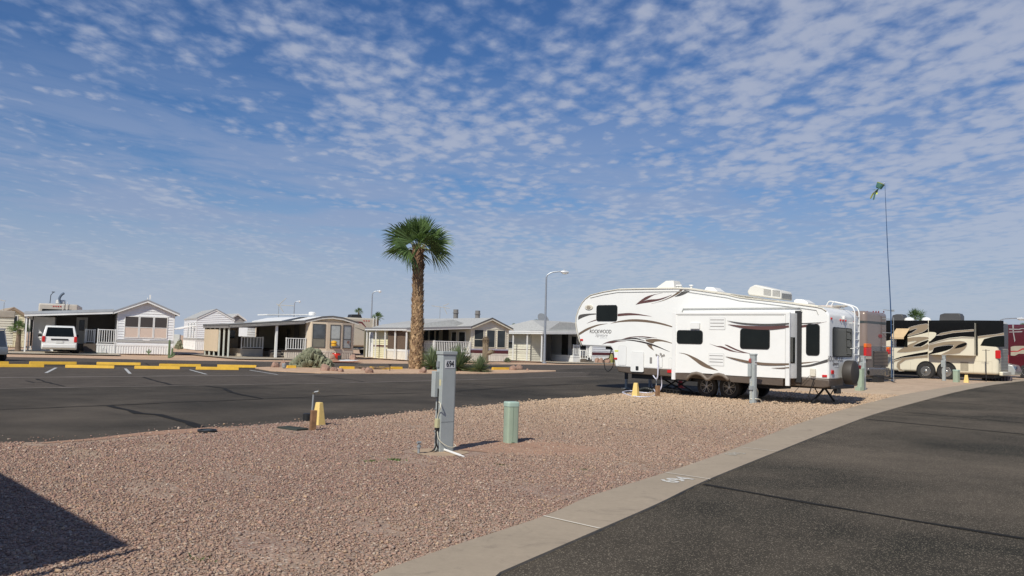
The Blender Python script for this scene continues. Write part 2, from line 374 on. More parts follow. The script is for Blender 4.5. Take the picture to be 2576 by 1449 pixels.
# base terrain out to the horizon
cs = [-3000, -900, -400, -220, -150]+list(range(-110, 111, 5))+[150, 220, 400, 900, 3000]
vs = [(x, y, T(x, y)-.05) for y in cs for x in cs]; n = len(cs)
me = bpy.data.meshes.new('ground'); me.from_pydata(vs, [], [(j*n+i, j*n+i+1, (j+1)*n+i+1, (j+1)*n+i) for j in range(n-1) for i in range(n-1)])
me.materials.append(gravel_far); go = bpy.data.objects.new('ground', me); C.objects.link(go); struct(go)
edgeA = [(0,1116),(100,1114),(221,1105),(369,1088),(516,1079),(627,1073),(737,1065),(830,1059),(915,1053),(1025,1040),(1143,1029),(1309,1012.5),(1427,1003),(1518,996),(1575,990)]
A = [G2(*p) for p in edgeA]
A = [(A[0][0]-30, A[0][1]-7.0), (A[0][0]-9, A[0][1]-1.4)]+A+[(7.5,32.2),(11,36.5),(18,44.5),(28,56),(45,78)]
def ragged(pts, amp, step=.35):
    out = []
    for a, b in zip(pts[:-1], pts[1:]):
        d = math.dist(a, b); k = max(1, int(d/step)) if d < 12 else 2
        for i in range(k):
            t = i/k; out.append((a[0]+(b[0]-a[0])*t+random.uniform(-amp, amp), a[1]+(b[1]-a[1])*t+random.uniform(-amp, amp)))
    return out+[pts[-1]]
edgeB = [(951.6,1449),(1136,1383),(1368,1305.6),(1468,1261),(1541.6,1235.5),(1670.7,1195),(1829.5,1139.6),(1985.6,1077),(2085,1043.8),(2195.8,1012.5),(2324.8,984.8),(2576,953.5)]
edgeR = [(1257.6,1449),(1508,1338.7),(1655,1273),(1777,1213.5),(1956,1139.6),(2107,1078.8),(2214,1040),(2324.8,1008.8),(2435.5,981),(2576,959)]
B = [(-4.2,-14),(-2.3,1.5)]+catmull([G2(*p) for p in edgeB], 5)+[(75,96)]
R = [(-3.0,-14),(-1.25,1.5)]+catmull([G2(*p) for p in edgeR], 5)+[(75,90)]
Ar = ragged(A, .05)
patch('gravel_bed', Ar+[(75,110)]+ragged(B, .018, .3)[::-1]+[(-45,-14)], .012, gravel)
patch('curb', B+R[::-1], .028, conc, 2.5, skirt=.08)
Rr = ragged(R, .014, .12)
patch('road', Rr+[(82,84),(60,60),(48,30),(40,-14)], .008, road_m)
# parking lot and street behind
c6 = K(920, 820, 6.586)
Spx = [K(0,780,4.954)(130,1000), K(0,780,4.954)(1000,1015), K(0,780,4.954)(2576,1050), K(480,780,4.954)(700,1055), K(480,780,4.954)(1500,1066), K(480,780,4.954)(2160,1082), c6(600,1185), c6(1300,1188), K(1160,780,4.954)(930,1100), K(1160,780,4.954)(2576,1112)]
S = [G2(*p) for p in Spx]; S = [(S[0][0]-35, S[0][1]-10)]+S+[(20,86),(46,108)]
A_lot = [(p[0], p[1]-.8) for p in A]
patch('parking_lot', A_lot+S[::-1], 0.0, lot_m)
isl_back = [(642,925),(700,924),(900,927),(1100,930),(1240,931),(1330,932),(1398,933)]
isl_front = [(1398,935.5),(1300,939.5),(1227,941),(1061,941),(930,941),(808,940),(679,934),(642,927)]
I = [G2(*p) for p in isl_back+isl_front]
patch('planting_island', I, .035, gravel_far, 2, skirt=.06)
back_line = [(-10,937-20),(73,911-2),(300,912.5),(475,915),(644,920.5),(700,923),(1000,927),(1400,931)]
patch('back_street', [G2(*p) for p in back_line]+[(10.5,66)]+[S[-3]]+S[1:-3][::-1], .006, street_m)
k1 = K(0, 1000, 2.481); k2 = K(1000, 1000, 2.481); k3 = K(1816, 1000, 2.481)
patch('parking_lane', [G2(*p) for p in (k1(-200,177), k1(0,172), k1(1200,153), k1(2481,131), k2(800,108), k2(1500,90), k2(1560,60), k2(1000,55), k2(300,60), k2(-500,50), k1(1500,30), k1(700,20), k1(-200,20))], .004, asphalt_mat('lane_asphalt', (.078,.065,.053), (.100,.083,.068), (.17,.15,.13), .05, .35))
def ribbon(name, pts, w, dzv, m, jit=0, world=False):
    P = [Vector(p if world else G2(*p)) for p in pts]
    if jit:
        Q = []
        for a, b in zip(P[:-1], P[1:]):
            k = max(1, int((b-a).length/.5))
            for i in range(k): Q.append(a.lerp(b, i/k)+Vector((random.uniform(-jit, jit), random.uniform(-jit, jit))))
        P = Q+[P[-1]]
    vs = []; fs = []
    for i, p in enumerate(P):
        d = (P[min(i+1, len(P)-1)]-P[max(i-1, 0)]).normalized(); nn = Vector((-d.y, d.x)); ww = w*(.5+(random.uniform(-.15, .2) if jit else 0))
        for sgn in (-1, 1): q = p+nn*ww*sgn; vs.append((q.x, q.y, T(q.x, q.y)+dzv))
        if i: k = 2*i; fs.append((k-2, k-1, k+1, k))
    me = bpy.data.meshes.new(name); me.from_pydata(vs, [], fs); me.materials.append(m); me.flip_normals() if me.polygons[0].normal.z < 0 else None
    o = bpy.data.objects.new(name, me); C.objects.link(o); return struct(o)
tar = mat('crack_tar', (.020,.018,.015), .8, var=.2, spec=.15); paint_w = mat('road_paint', (.50,.50,.48), .7, var=.1, scale=12, dirt=(.1,.09,.08), dirt_amt=.7)
seam = mat('pale_seam', (.23,.20,.17), .9, var=.2, scale=6, dirt=(.06,.055,.05), dirt_amt=.5)
k1 = K(0, 1000, 2.481); k2 = K(1000, 1000, 2.481); k3 = K(1816, 1000, 2.481)
WK = 1.35
for pts, w in (([k1(-200,322), k1(0,315), k1(700,288), k1(1300,262), k1(1700,246), k1(2481,212), k2(500,197), k2(1000,163), k2(1400,140)], .045),
               ([k1(750,288), k1(870,320), k1(940,340), k1(1080,350), k1(1180,375), k1(1290,405), k1(1385,442)], .13),
               ([k1(975,92), k1(1060,118), k1(1170,146), k1(1400,152), k1(1530,170), k1(1570,195), k1(1660,215), k1(1790,240)], .085),
               ([k1(250,105), k1(330,130), k1(440,157)], .07), ([k1(180,118), k1(230,132), k1(350,130)], .05), ([k1(2150,82), k1(2300,100), k1(2481,124)], .06),
               ([k1(1000,-2), k1(1020,20)], .05), ([k2(640,133), k2(900,152), k2(1250,150), k2(1500,142)], .05)):
    ribbon('crack_sealant', pts, w*WK, .008, tar, .03)
for pts, w in (([k3(300,830), k3(1000,955), k3(1700,1075), k3(2600,1222)], .075), ([k3(1395,381), k3(1900,430), k3(2600,498)], .08), ([k3(1565,325), k3(2000,363), k3(2600,420)], .07),
               ([k3(1800,254), k3(2600,316)], .08), ([k3(2130,188), k3(2600,218)], .08)):
    ribbon('crack_sealant', pts, w, .014, tar, .008)
ribbon('lot_seam', [k1(-200,177), k1(0,172), k1(1200,153), k1(2481,131), k2(800,108), k2(1600,86)], .13, .009, seam, .01)
ribbon('lot_seam', [k1(-200,101), k1(0,97), k1(1200,85), k1(1900,79), k1(2481,72), k2(500,66), k2(1000,62), k2(1500,60)], .20, .009, seam, .01)
for a, b, w in ((k1(313,65), k1(383,29), .11), (k1(855,35), k1(888,70), .11), (k1(1295,43), k1(1408,74), .10), (k1(1705,46), k1(1893,76), .10)):
    ribbon('parking_line', [a, b], w, .010, paint_w)
# curb joints and painted numbers on the curb
joint = mat('curb_joint', (.68,.61,.50), .9)
for a, b in ((k2(1228,1062), k2(1612,1150)), (k2(2062,760), k2(2365,806)), (k3(560,585), k3(800,612)), (k3(1385,322), k3(1440,322)), (k3(1770,232), k3(1850,237)), (k3(2110,165), k3(2200,170))):
    ribbon('curb_joint', [a, b], .030, .034, joint)
sand = mat('bare_sand', (.36,.21,.135), .95, var=.12, scale=2, bump=.3, bscale=40)
patch('bare_sand', ragged([G2(*k1(*p)) for p in ((270,548),(600,520),(980,474),(1400,442),(1560,447),(1620,462),(1350,480),(950,500),(640,530),(300,552))], .03, .2), .017, sand, 9)
sand2 = mat('pad_sand', (.40,.29,.19), .95, var=.15, scale=4, bump=.3, bscale=50)
patch('sandy_footing', ragged([G2(*k2(*p)) for p in ((325,600),(400,588),(560,585),(700,605),(720,618),(600,640),(470,640),(380,628))], .012, .08), .019, sand2, 9)
patch('bare_sand', [(.25+1.25*math.cos(i*.3)*(1+.12*math.sin(i*2.3)), 13.3+.85*math.sin(i*.3)*(1+.15*math.sin(i*1.7))) for i in range(21)], .018, sand, 9)
# painted 694 on the curb
a = Vector(G2(*k2(2042,838))); b = Vector(G2(*k2(2245,800))); ang = math.atan2((b-a).y, (b-a).x); cpt = Vector(G2(*k2(2140,812)))
o = lettering('694', .34, mat('curb_paint', (.62,.60,.55), .8, var=.15, scale=30, dirt=(.33,.28,.21), dirt_amt=.9), None, (cpt.x, cpt.y, .034), (0, 0, ang), 'curb_number', bold=.006, sx=.95); struct(o)
cpt = Vector(G2(*k3(512,630)))
o = lettering('695', .30, mat('worn_curb_paint', (.46,.42,.35), .85, var=.2, scale=30, dirt=(.33,.28,.21), dirt_amt=.9), None, (cpt.x, cpt.y, .034), (0, 0, ang), 'curb_number', sx=.95); struct(o)
# ------------------------------------------------------------------ crushed stones lying on the near gravel
LID = G(K(720, 940, 3.0667)(262,743))
def stones_object():
    rng = np.random.default_rng(3)
    poly = np.array(Ar+[(75,110)]+[tuple(p[:2]) for p in B][::-1]+[(-45,-14)])
    def inside(P):
        x, y = P[:,0], P[:,1]; r = np.zeros(len(P), bool); j = len(poly)-1
        for i in range(len(poly)):
            xi, yi = poly[i]; xj, yj = poly[j]
            c = ((yi > y) != (yj > y)) & (x < (xj-xi)*(y-yi)/(yj-yi+1e-12)+xi); r ^= c; j = i
        return r
    n = 780000
    rr = np.sqrt(rng.uniform(4.6**2, 25**2, n)); th = rng.uniform(-.80, .62, n)
    P = np.stack([rr*np.sin(th), rr*np.cos(th)], 1)
    spill = (rng.uniform(0, 1, n) < .02) & inside(P-np.array([.1, .9])) & (P[:,1] > 9)
    keep = rng.uniform(0, 1, n) < np.clip(1.0-(rr-12.5)/13, .0, 1)**1.5*np.clip(rr/5, .6, 1)
    P = P[(keep & inside(P)) | spill]
    px_, py_ = P[:,0], P[:,1]
    bare = (np.sin(px_*1.7+1)*np.sin(py_*1.3+2)+.5*np.sin(px_*4.1+py_*3.3)) > .85
    foot = np.hypot((px_+.9)/.62, (py_-12.55)/.5) < 1
    lid = np.hypot(px_-LID[0], py_-LID[1]) < .36
    seg = np.array([G2(*k1(*p)) for p in ((300,551),(600,530),(980,488),(1350,462),(1560,455))])
    ds = np.full(len(P), 9.)
    for a_, b_ in zip(seg[:-1], seg[1:]):
        u_ = b_-a_; t_ = np.clip(((P-a_)@u_)/(u_@u_), 0, 1); ds = np.minimum(ds, np.hypot(*(P-a_-t_[:,None]*u_).T))
    sandy = (ds < .32) & (rng.uniform(0, 1, len(P)) < .9)
    orange = (np.hypot((px_-.25)/1.1, (py_-13.3)/.75) < 1) & (rng.uniform(0, 1, len(P)) < .55)
    P = P[~sandy & ~orange & ~foot & ~lid & ~(bare & (rng.uniform(0, 1, len(P)) < .75))]
    rf = np.sqrt(rng.uniform(17**2, 36**2, 150000)); tf = rng.uniform(-.55, .62, 150000); PF = np.stack([rf*np.sin(tf), rf*np.cos(tf)], 1); PF = PF[inside(PF) & (rng.uniform(0, 1, len(PF)) < .5)]; nfar = len(PF); P = np.concatenate([P, PF])
    n = len(P); bigs = np.ones(n); bigs[-nfar:] = 1.45
    base = np.array([(-1,-1,-1),(1,-1,-1),(1,1,-1),(-1,1,-1),(-1,-1,1),(1,-1,1),(1,1,1),(-1,1,1)], float)
    s = np.exp(rng.normal(0, .30, n))*.0070*(1+np.clip((np.hypot(P[:,0],P[:,1])-11)/18, 0, .7))
    s = s*bigs
    V = base[None]*(1+rng.uniform(-.50, .25, (n, 8, 3)))
    V[:, 4:, :2] *= rng.uniform(.2, .85, (n, 1, 2))
    V *= np.stack([s*1.55, s*.88, s*.60], 1)[:, None]
    a = rng.uniform(0, 2*np.pi, n); tl = rng.normal(0, .6, n)
    ca, sa, ct, st = np.cos(a)[:,None], np.sin(a)[:,None], np.cos(tl)[:,None], np.sin(tl)[:,None]
    x, y, z = V[...,0], V[...,1], V[...,2]
    y, z = y*ct-z*st, y*st+z*ct
    X = x*ca-y*sa+P[:,0,None]; Y = x*sa+y*ca+P[:,1,None]; Z = z+(.2*(lambda t: t*t*(3-2*t))(np.clip((np.hypot(P[:,0],P[:,1])-26)/28, 0, 1)))[:,None]+.014+s[:,None]*rng.uniform(.1, .8, (n, 1))
    co = np.stack([X, Y, Z], -1).reshape(-1, 3).astype(np.float32)
    fq = np.array([(0,3,2,1),(4,5,6,7),(0,1,5,4),(1,2,6,5),(2,3,7,6),(3,0,4,7)])
    Fq = (fq[None]+np.arange(n)[:,None,None]*8).reshape(-1)
    me = bpy.data.meshes.new('crushed_stones'); me.vertices.add(n*8); me.vertices.foreach_set('co', co.ravel())
    me.loops.add(n*24); me.loops.foreach_set('vertex_index', Fq.astype(np.int32)); me.polygons.add(n*6)
    me.polygons.foreach_set('loop_start', (np.arange(n*6)*4).astype(np.int32)); me.update(calc_edges=True)
    pal = np.array([(.22,.14,.12),(.30,.20,.17),(.27,.17,.15),(.36,.26,.215),(.285,.235,.21),(.20,.165,.15),(.44,.36,.30),(.35,.22,.18),(.56,.50,.44),(.40,.29,.20),(.25,.20,.185)])
    wgt = np.array([11,16,15,13,10,7,6,10,1.5,8,7], float); wgt /= wgt.sum()
    c = pal[rng.choice(len(pal), n, p=wgt)]*rng.uniform(.8, 1.2, (n, 1)); c = c*.78+np.array((.315,.235,.20))*.22
    tanz = np.clip((np.sin(P[:,0]*.45+1.3)+np.sin(P[:,1]*.5+P[:,0]*.3))*.35+.15, 0, .6)[:,None]
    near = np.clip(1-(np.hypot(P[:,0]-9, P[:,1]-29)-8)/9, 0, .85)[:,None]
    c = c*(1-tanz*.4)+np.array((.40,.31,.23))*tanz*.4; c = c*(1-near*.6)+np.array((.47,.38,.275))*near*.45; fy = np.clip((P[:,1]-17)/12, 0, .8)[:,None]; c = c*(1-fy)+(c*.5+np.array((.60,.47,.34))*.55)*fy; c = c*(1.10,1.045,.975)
    at = me.attributes.new('Col', 'FLOAT_COLOR', 'POINT'); cc = np.ones((n, 8, 4), np.float32); cc[..., :3] = c[:, None]
    at.data.foreach_set('color', cc.ravel())
    m, nn, ll, b = nodes_mat('crushed_stone'); an = nn.new('ShaderNodeAttribute'); an.attribute_name = 'Col'; ll.new(an.outputs['Color'], b.inputs['Base Color'])
    b.inputs['Roughness'].default_value = .85; b.inputs['Specular IOR Level'].default_value = .25; me.materials.append(m)
    o = bpy.data.objects.new('gravel', me); C.objects.link(o); o['kind'] = 'stuff'; o['label'] = 'crushed pink and tan gravel stones covering the foreground'
    print('stones', n)
stones_object()
# ------------------------------------------------------------------ utility pedestals
def pedestal(name_label, at, rz, h, number=None, w=.245, d=.145, group='utility pedestals at the sites', detail=True):
    t = thing('utility_pedestal', name_label, 'pedestal', at, rz, group)
    MB().box(0, w, 0, d, 0, h-.045).build('cabinet', ped_grey, t, bevel=.006)
    MB().box(-.012, w+.012, -.012, d+.012, h-.05, h).build('lid', ped_grey, t, bevel=.006)
    MB().box(-.004, w*.0, .012, d-.012, .04, h-.08).build('cover_strip', ped_grey, t)
    MB().box(-.075, -.0045, d*.5, d+.02, h*.545, h*.80).build('meter_box', ped_grey, t, bevel=.006)
    s = MB()
    for z in (.05, .3, .62, .95, 1.25): s.tube([(-.001, d-.02, z*h/1.46), (-.02, d-.02, z*h/1.46)], .012, 6)
    s.box(-.03, -.0045, d*.45, d*.8, h*.84, h*.90)
    s.each('latch', galv, t)
    if number:
        MB().box(w*.17, w*.90, -.004, -.0002, h-.245, h-.125).build('number_plate', mat('number_plate', (.66,.66,.66), .6), t)
        lettering(number, .125, black, t, (w*.53, -.0065, h-.186), (math.pi/2, 0, 0), 'lettering', bold=.0015, sx=.74)
    if detail:
        s = MB(); s.box(.004, w-.004, -.0018, -.0002, h*.30, h*.303); s.box(w-.018, w-.014, -.0018, -.0002, .03, h-.07); s.each('panel_seam', mat('seam_dark', (.12,.125,.125), .7), t)  # dark grey strips mark the cabinet's panel joints
        s = MB()
        for z in (.1,.45,.8,1.15): s.box(w-.012, w-.006, -.004, -.0002, z, z+.006)
        s.each('screw', galv, t); MB().box(-.0065, -.0045, d*.15, d*.42, h*.66, h*.72).build('warning_label', mat('label_yellow', (.55,.50,.30), .6), t)
        pb = MB().box(-.055, -.006, .015, .085, h*.245, h*.335); pb.build('junction_box', mat('beige_plastic', (.50,.47,.28), .5), t, bevel=.006)
        MB().box(-.05, -.008, .02, .08, h*.22, h*.243).build('box_connector', black, t, bevel=.003)
        c = MB(); c.tube(catmull([(-.03,.05,h*.335),(-.03,.02,h*.40),(-.05,-.05,h*.45),(-.035,-.02,h*.485),(-.005,.06,h*.497)], 6), .008, 6)
        c.tube(catmull([(-.03,.04,h*.22),(-.03,.0,h*.14),(.05,-.035,h*.085),(.16,-.045,h*.055),(.27,-.02,h*.06),(w+.005,0,h*.08)], 6), .007, 6)
        c.each('cream_cable', cable_w, t)
        c = MB(); c.tube([(-.02,.07,h*.335),(-.018,.07,h*.63)], .009, 6)
        c.tube(catmull([(-.03,.06,h*.22),(-.035,.07,h*.12),(-.06,.02,h*.08),(-.05,.08,h*.03),(-.15,.06,.012),(-.30,.05,.012),(-.36,.02,.03)], 6), .012, 6)
        c.tube(catmull([(-.03,.05,h*.20),(-.075,.0,h*.11),(-.02,.03,h*.04),(-.12,.0,.012),(-.28,.0,.02)], 6), .009, 6)
        c.each('black_cable', black, t)
        c = MB(); c.lathe([(.017,0),(.017,.10),(.03,.10),(.03,.125),(.017,.125),(.017,.15)], -.36, .02, 10); c.tube([(-.39,.02,.17),(-.33,.02,.17)], .018, 8)
        c.build('pipe_stub', galv, t)
    return t
pc = K(1150, 940, 4.14)
b0 = G(pc(247,1268)); GA = rad(41)
ped1 = pedestal('grey steel utility pedestal with a white 694 number plate in the pink gravel', b0, GA, 1.47, '694')
# white pipe on the ground
p0 = G(pc(232,1243)); p1_ = G(pc(520,1330)); d_ = (p1_-p0)
m = MB().tube([p0+Vector((0,0,.05)), p1_+Vector((0,0,.03))-d_*.12], .018, 10); m.tube([p1_-d_*.12+Vector((0,0,.03)), p1_+Vector((0,0,.028))], .011, 8)
tag(m.build('plastic_pipe', white_p, smooth='auto'), 'white plastic pipe lying on the gravel against the 694 pedestal', 'pipe')
def pxh(ground, top):      # height of a thing from its base and top in the photo
    g = G(ground); dd = math.hypot(g.x, g.y); r = ray(top); return EYE+r.z*dd/math.hypot(r.x, r.y)-g.z
g2 = G((1897,1017)); h2 = pxh((1900,1018),(1900,890))
pa = pedestal('grey utility pedestal in front of the white fifth-wheel trailer', g2, rad(40), h2, None, .13, .17, detail=False)
MB().box(.015,.115,-.004,-.0002,h2-.33,h2-.21).build('number_plate', mat('number_plate', (.66,.66,.66)), pa)
lettering('695', .06, black, pa, (.065,-.0065,h2-.27), (math.pi/2,0,0), 'lettering')
m = MB(); m.tube([(-.02,.1,.0+h2*.12),(-.02,.1,h2*.46)], .008, 6); m.tube(catmull([(-.03,.12,.15),(.1,-.05,.16),(.25,-.06,.12),(.34,-.05,.01)], 6), .013, 8); m.tube(catmull([(.23,.1,.5),(.33,.1,.4),(.31,.1,.2),(.25,.1,.12)],6), .012, 6)
m.each('cable', cable_w, pa); MB().box(-.05,-.001,.02,.16,h2*.28,h2*.36).build('outlet_box', galv, pa, bevel=.004)
MB().lathe([(.07,-.0),(.07,.03),(.05,.05)], .0, h2*.86, 12, 'y').build('red_breaker_cover', mat('faded_red', (.45,.12,.1), .5), pa, loc=(-.04,.1,0))
for pxx, top, lab in (((2377,958.5),(2377,894),'grey utility pedestal beside the rear wheels of the black and cream motorhome'), ((2174,982),(2174,895),'grey utility pedestal between the white trailer and the brown motorhome')):
    hh = pxh(pxx, top); o = pedestal(lab, G(pxx), rad(40), hh, None, .15, .16, detail=False)
    MB().box(.03,.12,-.004,-.0002,hh-.3,hh-.2).build('number_plate', mat('number_plate', (.66,.66,.66)), o)
# ------------------------------------------------------------------ green telecom pedestals
def green_ped(label, at, rz, h, w=.20, d=.18, skirt=False):
    t = thing('telecom_pedestal', label, 'utility box', at, rz, 'green telecom pedestals')
    r = rrect(-w/2, w/2, -d/2, d/2, .03, 3)
    def col(r, z0, z1, k=1): m = MB(); n = len(r); m.add([(p[0],p[1],z0) for p in r]+[(p[0]*k,p[1]*k,z1) for p in r], [tuple(range(n-1,-1,-1)), tuple(range(n,2*n))]+[(i,(i+1)%n,(i+1)%n+n,i+n) for i in range(n)]); return m
    col(r, 0, h-.06).build('housing', ped_green, t, smooth='auto')
    rc = [(p[0]*1.07, p[1]*1.07) for p in r]; m = col(rc, h-.075, h-.02); m2 = col(rc, h-.02, h, .90); m.add(m2.v, m2.f)
    m.build('cap', mat('pedestal_cap_green', (.38,.50,.42), .5, 0, .04), t, smooth='auto')
    s = MB(); s.box(-w*.06, -w*.06+.006, -d/2-.003, -d/2+.001, .02, h-.08); s.tube([(-w*.06-.02,-d/2-.012,.035),(-w*.06+.02,-d/2-.012,.035)], .014, 6); s.build('door_seam', mat('pedestal_seam', (.20,.26,.19), .6), t)
    s = MB()
    for i in range(9):
        for yy in (-.05, .03): s.box(w/2-.001, w/2+.004, yy-.004, yy+.004, .12+i*.055, .127+i*.055)
    s.build('vent_holes', mat('pale_green', (.52,.6,.5)), t)
    if skirt: MB().box(-w*.95,-w/2,-d*.55,d*.55,0,.16).build('base_step', ped_green, t, bevel=.01)
    return t
gb = G((1284,1116)); hb = pxh((1284,1114),(1286,1009))
green_ped('pale green telecom pedestal standing alone in the gravel right of the 694 pedestal', gb, rad(28), hb)
green_ped('green telecom pedestal with a yellow sticker behind the trailer spare tyre', G((2165,983)), rad(36), pxh((2165,983),(2165,924)), .24, .22, True)
o = C.objects[-1]
green_ped('short green telecom pedestal by the yellow marker near the black and cream motorhome', G((2406,962)), rad(36), pxh((2406,962),(2406,930)), .3, .26)
# ------------------------------------------------------------------ yellow concrete markers
def marker(label, base, top, rz, w=.24):
    h = pxh(base, top); t = MB().frustum((-w/2,w/2,-w*.42,w*.42), (-w*.26,w*.26,-w*.22,w*.22), 0, h).build('concrete_marker', pale_yellow, bevel=.012)
    t.location = G(base); t.rotation_euler.z = rz; return tag(t, label, 'marker post', 'yellow concrete site markers')
marker('yellow concrete marker behind the brown wooden post in the near gravel', (801,1071), (800,1012), rad(-38), .21)
marker('yellow concrete marker inside the coiled white hose', (1599,999), (1599,963), rad(-38), .22)
marker('yellow concrete marker before the rear of the black and cream motorhome', (2431,963), (2431,943), rad(-38), .26)
marker('yellow concrete marker by the curb at the right picture edge', (2572,949), (2572,934), rad(-38), .26)
# ------------------------------------------------------------------ wooden posts and water taps
kk = K(720, 940, 3.0667)
def wood_post(label, base, top, w, rz):
    h = pxh(base, top); m = MB().box(-w/2,w/2,-w/2,w/2,-.02,h); t = m.build('wooden_post', wood, bevel=.006); t.location = G(base); t.rotation_euler = (rad(-1.5), rad(2), rz); return tag(t, label, 'post', 'wooden posts at the water taps')
wood_post('brown wooden post with a water pipe behind it in the near gravel', (786,1085), (788,1032), .095, rad(30))
wood_post('short wooden post by the coiled hose under the white trailer', (1654,998), (1655,970), .12, rad(30))
def tap(label, base, top, dirx, h=None):
    h = h or pxh(base, top); t = thing('water_tap', label, 'water tap', G(base), 0, 'water taps')
    MB().tube([(0,0,0),(0.02,0,h-.06),(.022,0,h-.02),(.05*dirx,0,h),(.11*dirx,-.0,h+.012)], .016, 8).build('pipe', galv, t, smooth='auto')
    m = MB().lathe([(.024,h-.04),(.024,h-.005)], .022, 0, 10); m.tube([(.11*dirx,0,h+.012),(.135*dirx,0,h-.03)], [.022,.014], 8); m.tube([(.12*dirx,0,h+.01),(.12*dirx,0,h+.045)], .008, 6); m.build('faucet', mat('tarnished_brass', (.2,.17,.12), .5, .6), t, smooth='auto')
    return t
tap('thin steel water pipe with a bent tap behind the brown wooden post', (782,1078), (792,986), 1)
tap('steel water tap with a hose screwed on beneath the white trailer', (1650,990), (1652,937), 1)
m = MB().lathe([(.075,0),(.075,.13),(.06,.14)], 0, 0, 16); o = m.build('sewer_stub', black, smooth='auto'); o.location = G(kk(378,665)); tag(o, 'black plastic sewer stub standing behind the brown wooden post', 'pipe')
# flat lids
m = MB().box(-.36,.36,-.17,.17,0,.045); o = m.build('meter_lid', mat('dark_green_plastic', (.05,.058,.052), .9, spec=.1), bevel=.008); o.location = G(kk(262,743)); o.rotation_euler.z = rad(-38); o.scale = (.75,.75,1); tag(o, 'dark rectangular valve box lid flush with the gravel', 'lid')
t = thing('sewer_cleanout', 'round black cap with a blue centre on the edge of the asphalt', 'lid', G((521,1090)))
MB().lathe([(.15,0),(.155,.05),(.14,.065),(.115,.065),(.115,.045)], 0, 0, 28).build('rim', black, t, smooth='auto'); MB().lathe([(.112,.03),(.105,.05)], 0, 0, 24).build('cap_disc', mat('blue_grey_plastic', (.12,.17,.22), .5), t, smooth='auto')
# weeds
for i, (p, n) in enumerate(((kk(915,1020), 60), (kk(1120,1008), 90), (k2(1505,735), 25), (k2(935,700), 20), (k1(1345,1355), 25))):
    g = G(p); m = MB()
    for j in range(n):
        a = random.uniform(0, 6.28); r0 = abs(random.gauss(0, .05)); q = Vector((r0*math.cos(a)*1.6, r0*math.sin(a), .012)); e = q+Vector((random.uniform(-.035,.035), random.uniform(-.035,.035), random.uniform(.012,.04)))
        s_ = Vector((random.uniform(-.01,.01), random.uniform(-.01,.01), 0)); m.add([q-s_, q+s_, e], [(0,1,2)])
    o = m.build('weed', mat('weed_green', (.10,.15,.04), .8, var=.3)); o.location = g
    tag(o, ['tiny green weed left of the 694 pedestal in the gravel','low green weed just below the 694 pedestal','tiny weed in gravel halfway to the curb','faint weed right of the 694 pedestal','small grey-green weed in the lower left gravel'][i], 'weed', 'weeds in the gravel')
# ------------------------------------------------------------------ wheel stops
def wheel_stop(a, b, label, hh=.13):
    A_ = G(a); B_ = G(b); d = B_-A_; ln = math.hypot(d.x, d.y)
    prof = [(-.09,0),(.09,0),(.055,hh),(-.055,hh)]
    m = MB().prismx(prof, -ln/2, ln/2); o = m.build('wheel_stop', yellow, bevel=.012); o.location = (A_+B_)/2; o.rotation_euler.z = math.atan2(d.y, d.x)
    return tag(o, label, 'wheel stop', 'yellow wheel stops')
kA = K(0,780,4.954); kB = K(480,780,4.954)
ws = [(kA(-380,1100),kA(115,1101)), (kA(400,1101),kA(1040,1103)), (kA(1315,1106),kA(1915,1114)), (kA(2170,1130),kB(355,1134)), (kB(582,1140),kB(1112,1147)),
      (kA(-300,1138),kA(598,1140)), (kA(890,1146),kA(1558,1156)), (kA(1830,1160),kA(2450,1168)), (kB(290,1172),kB(872,1178))]
lb = ['back row yellow wheel stop by the golf cart','back row yellow wheel stop behind the parked white van','back row yellow wheel stop before the gabled white house','back row yellow wheel stop between the first two houses','back row yellow wheel stop nearest the planting island',
      'front row yellow wheel stop at the left picture edge','front row yellow wheel stop between the first two parking lines','front row yellow wheel stop left of the third parking line','front row yellow wheel stop nearest the planting island']
for (a, b), l in zip(ws, lb): wheel_stop(a, b, l)
for a, b, l in ((kB(1530,1160),kB(1650,1160),'yellow wheel stop peeking out left of the prickly pear'), (kB(2250,1172),kB(2445,1172),'yellow wheel stop right of the rocks by the prickly pear'), (c6(640,1300),c6(1010,1300),'yellow wheel stop left of the palm with a branch at its end'),
                (c6(1015,1300),c6(1220,1298),'short yellow wheel stop end next to the palm trunk'), (K(1160,780,4.954)(470,1190),K(1160,780,4.954)(735,1188),'yellow wheel stop half hidden behind the yuccas'), (K(1160,780,4.954)(960,1182),K(1160,780,4.954)(1190,1180),'yellow wheel stop between the last yucca and the pink rocks')):
    wheel_stop(a, b, l, .16)
# ------------------------------------------------------------------ rocks
rock_m = mat('pink_granite', (.31,.19,.14), .9, var=.3, scale=7, bump=.8, bscale=22, dirt=(.48,.38,.31), dirt_amt=.6)
from mathutils import noise as mn
def rock(label, base, w, h, dpt=None, seed=0, m=None, cat='rock', group='pink rocks on the planting island', name='rock'):
    bm = bmesh.new(); bmesh.ops.create_icosphere(bm, subdivisions=3, radius=1)
    for v in bm.verts:
        c = v.co.copy(); k = 1+.30*mn.noise(c*1.1+Vector((seed*3.7,0,0)))+.13*mn.noise(c*3+Vector((seed,5,0)))
        q = c*k; q.x = math.copysign(abs(q.x)**.85, q.x); q.z = max(q.z, -.3); v.co = Vector((q.x*w/2, q.y*(dpt or w*.8)/2, (q.z+.3)*h/1.35))
    me = bpy.data.meshes.new(name); bm.to_mesh(me); bm.free(); me.materials.append(m or rock_m)
    o = bpy.data.objects.new(name, me); C.objects.link(o); o.location = G(base)+Vector((0,0,.02)); o.rotation_euler.z = seed; return tag(o, label, cat, group)
def wpx(base, n): g = G(base); return n/F*math.hypot(g.x, g.y)
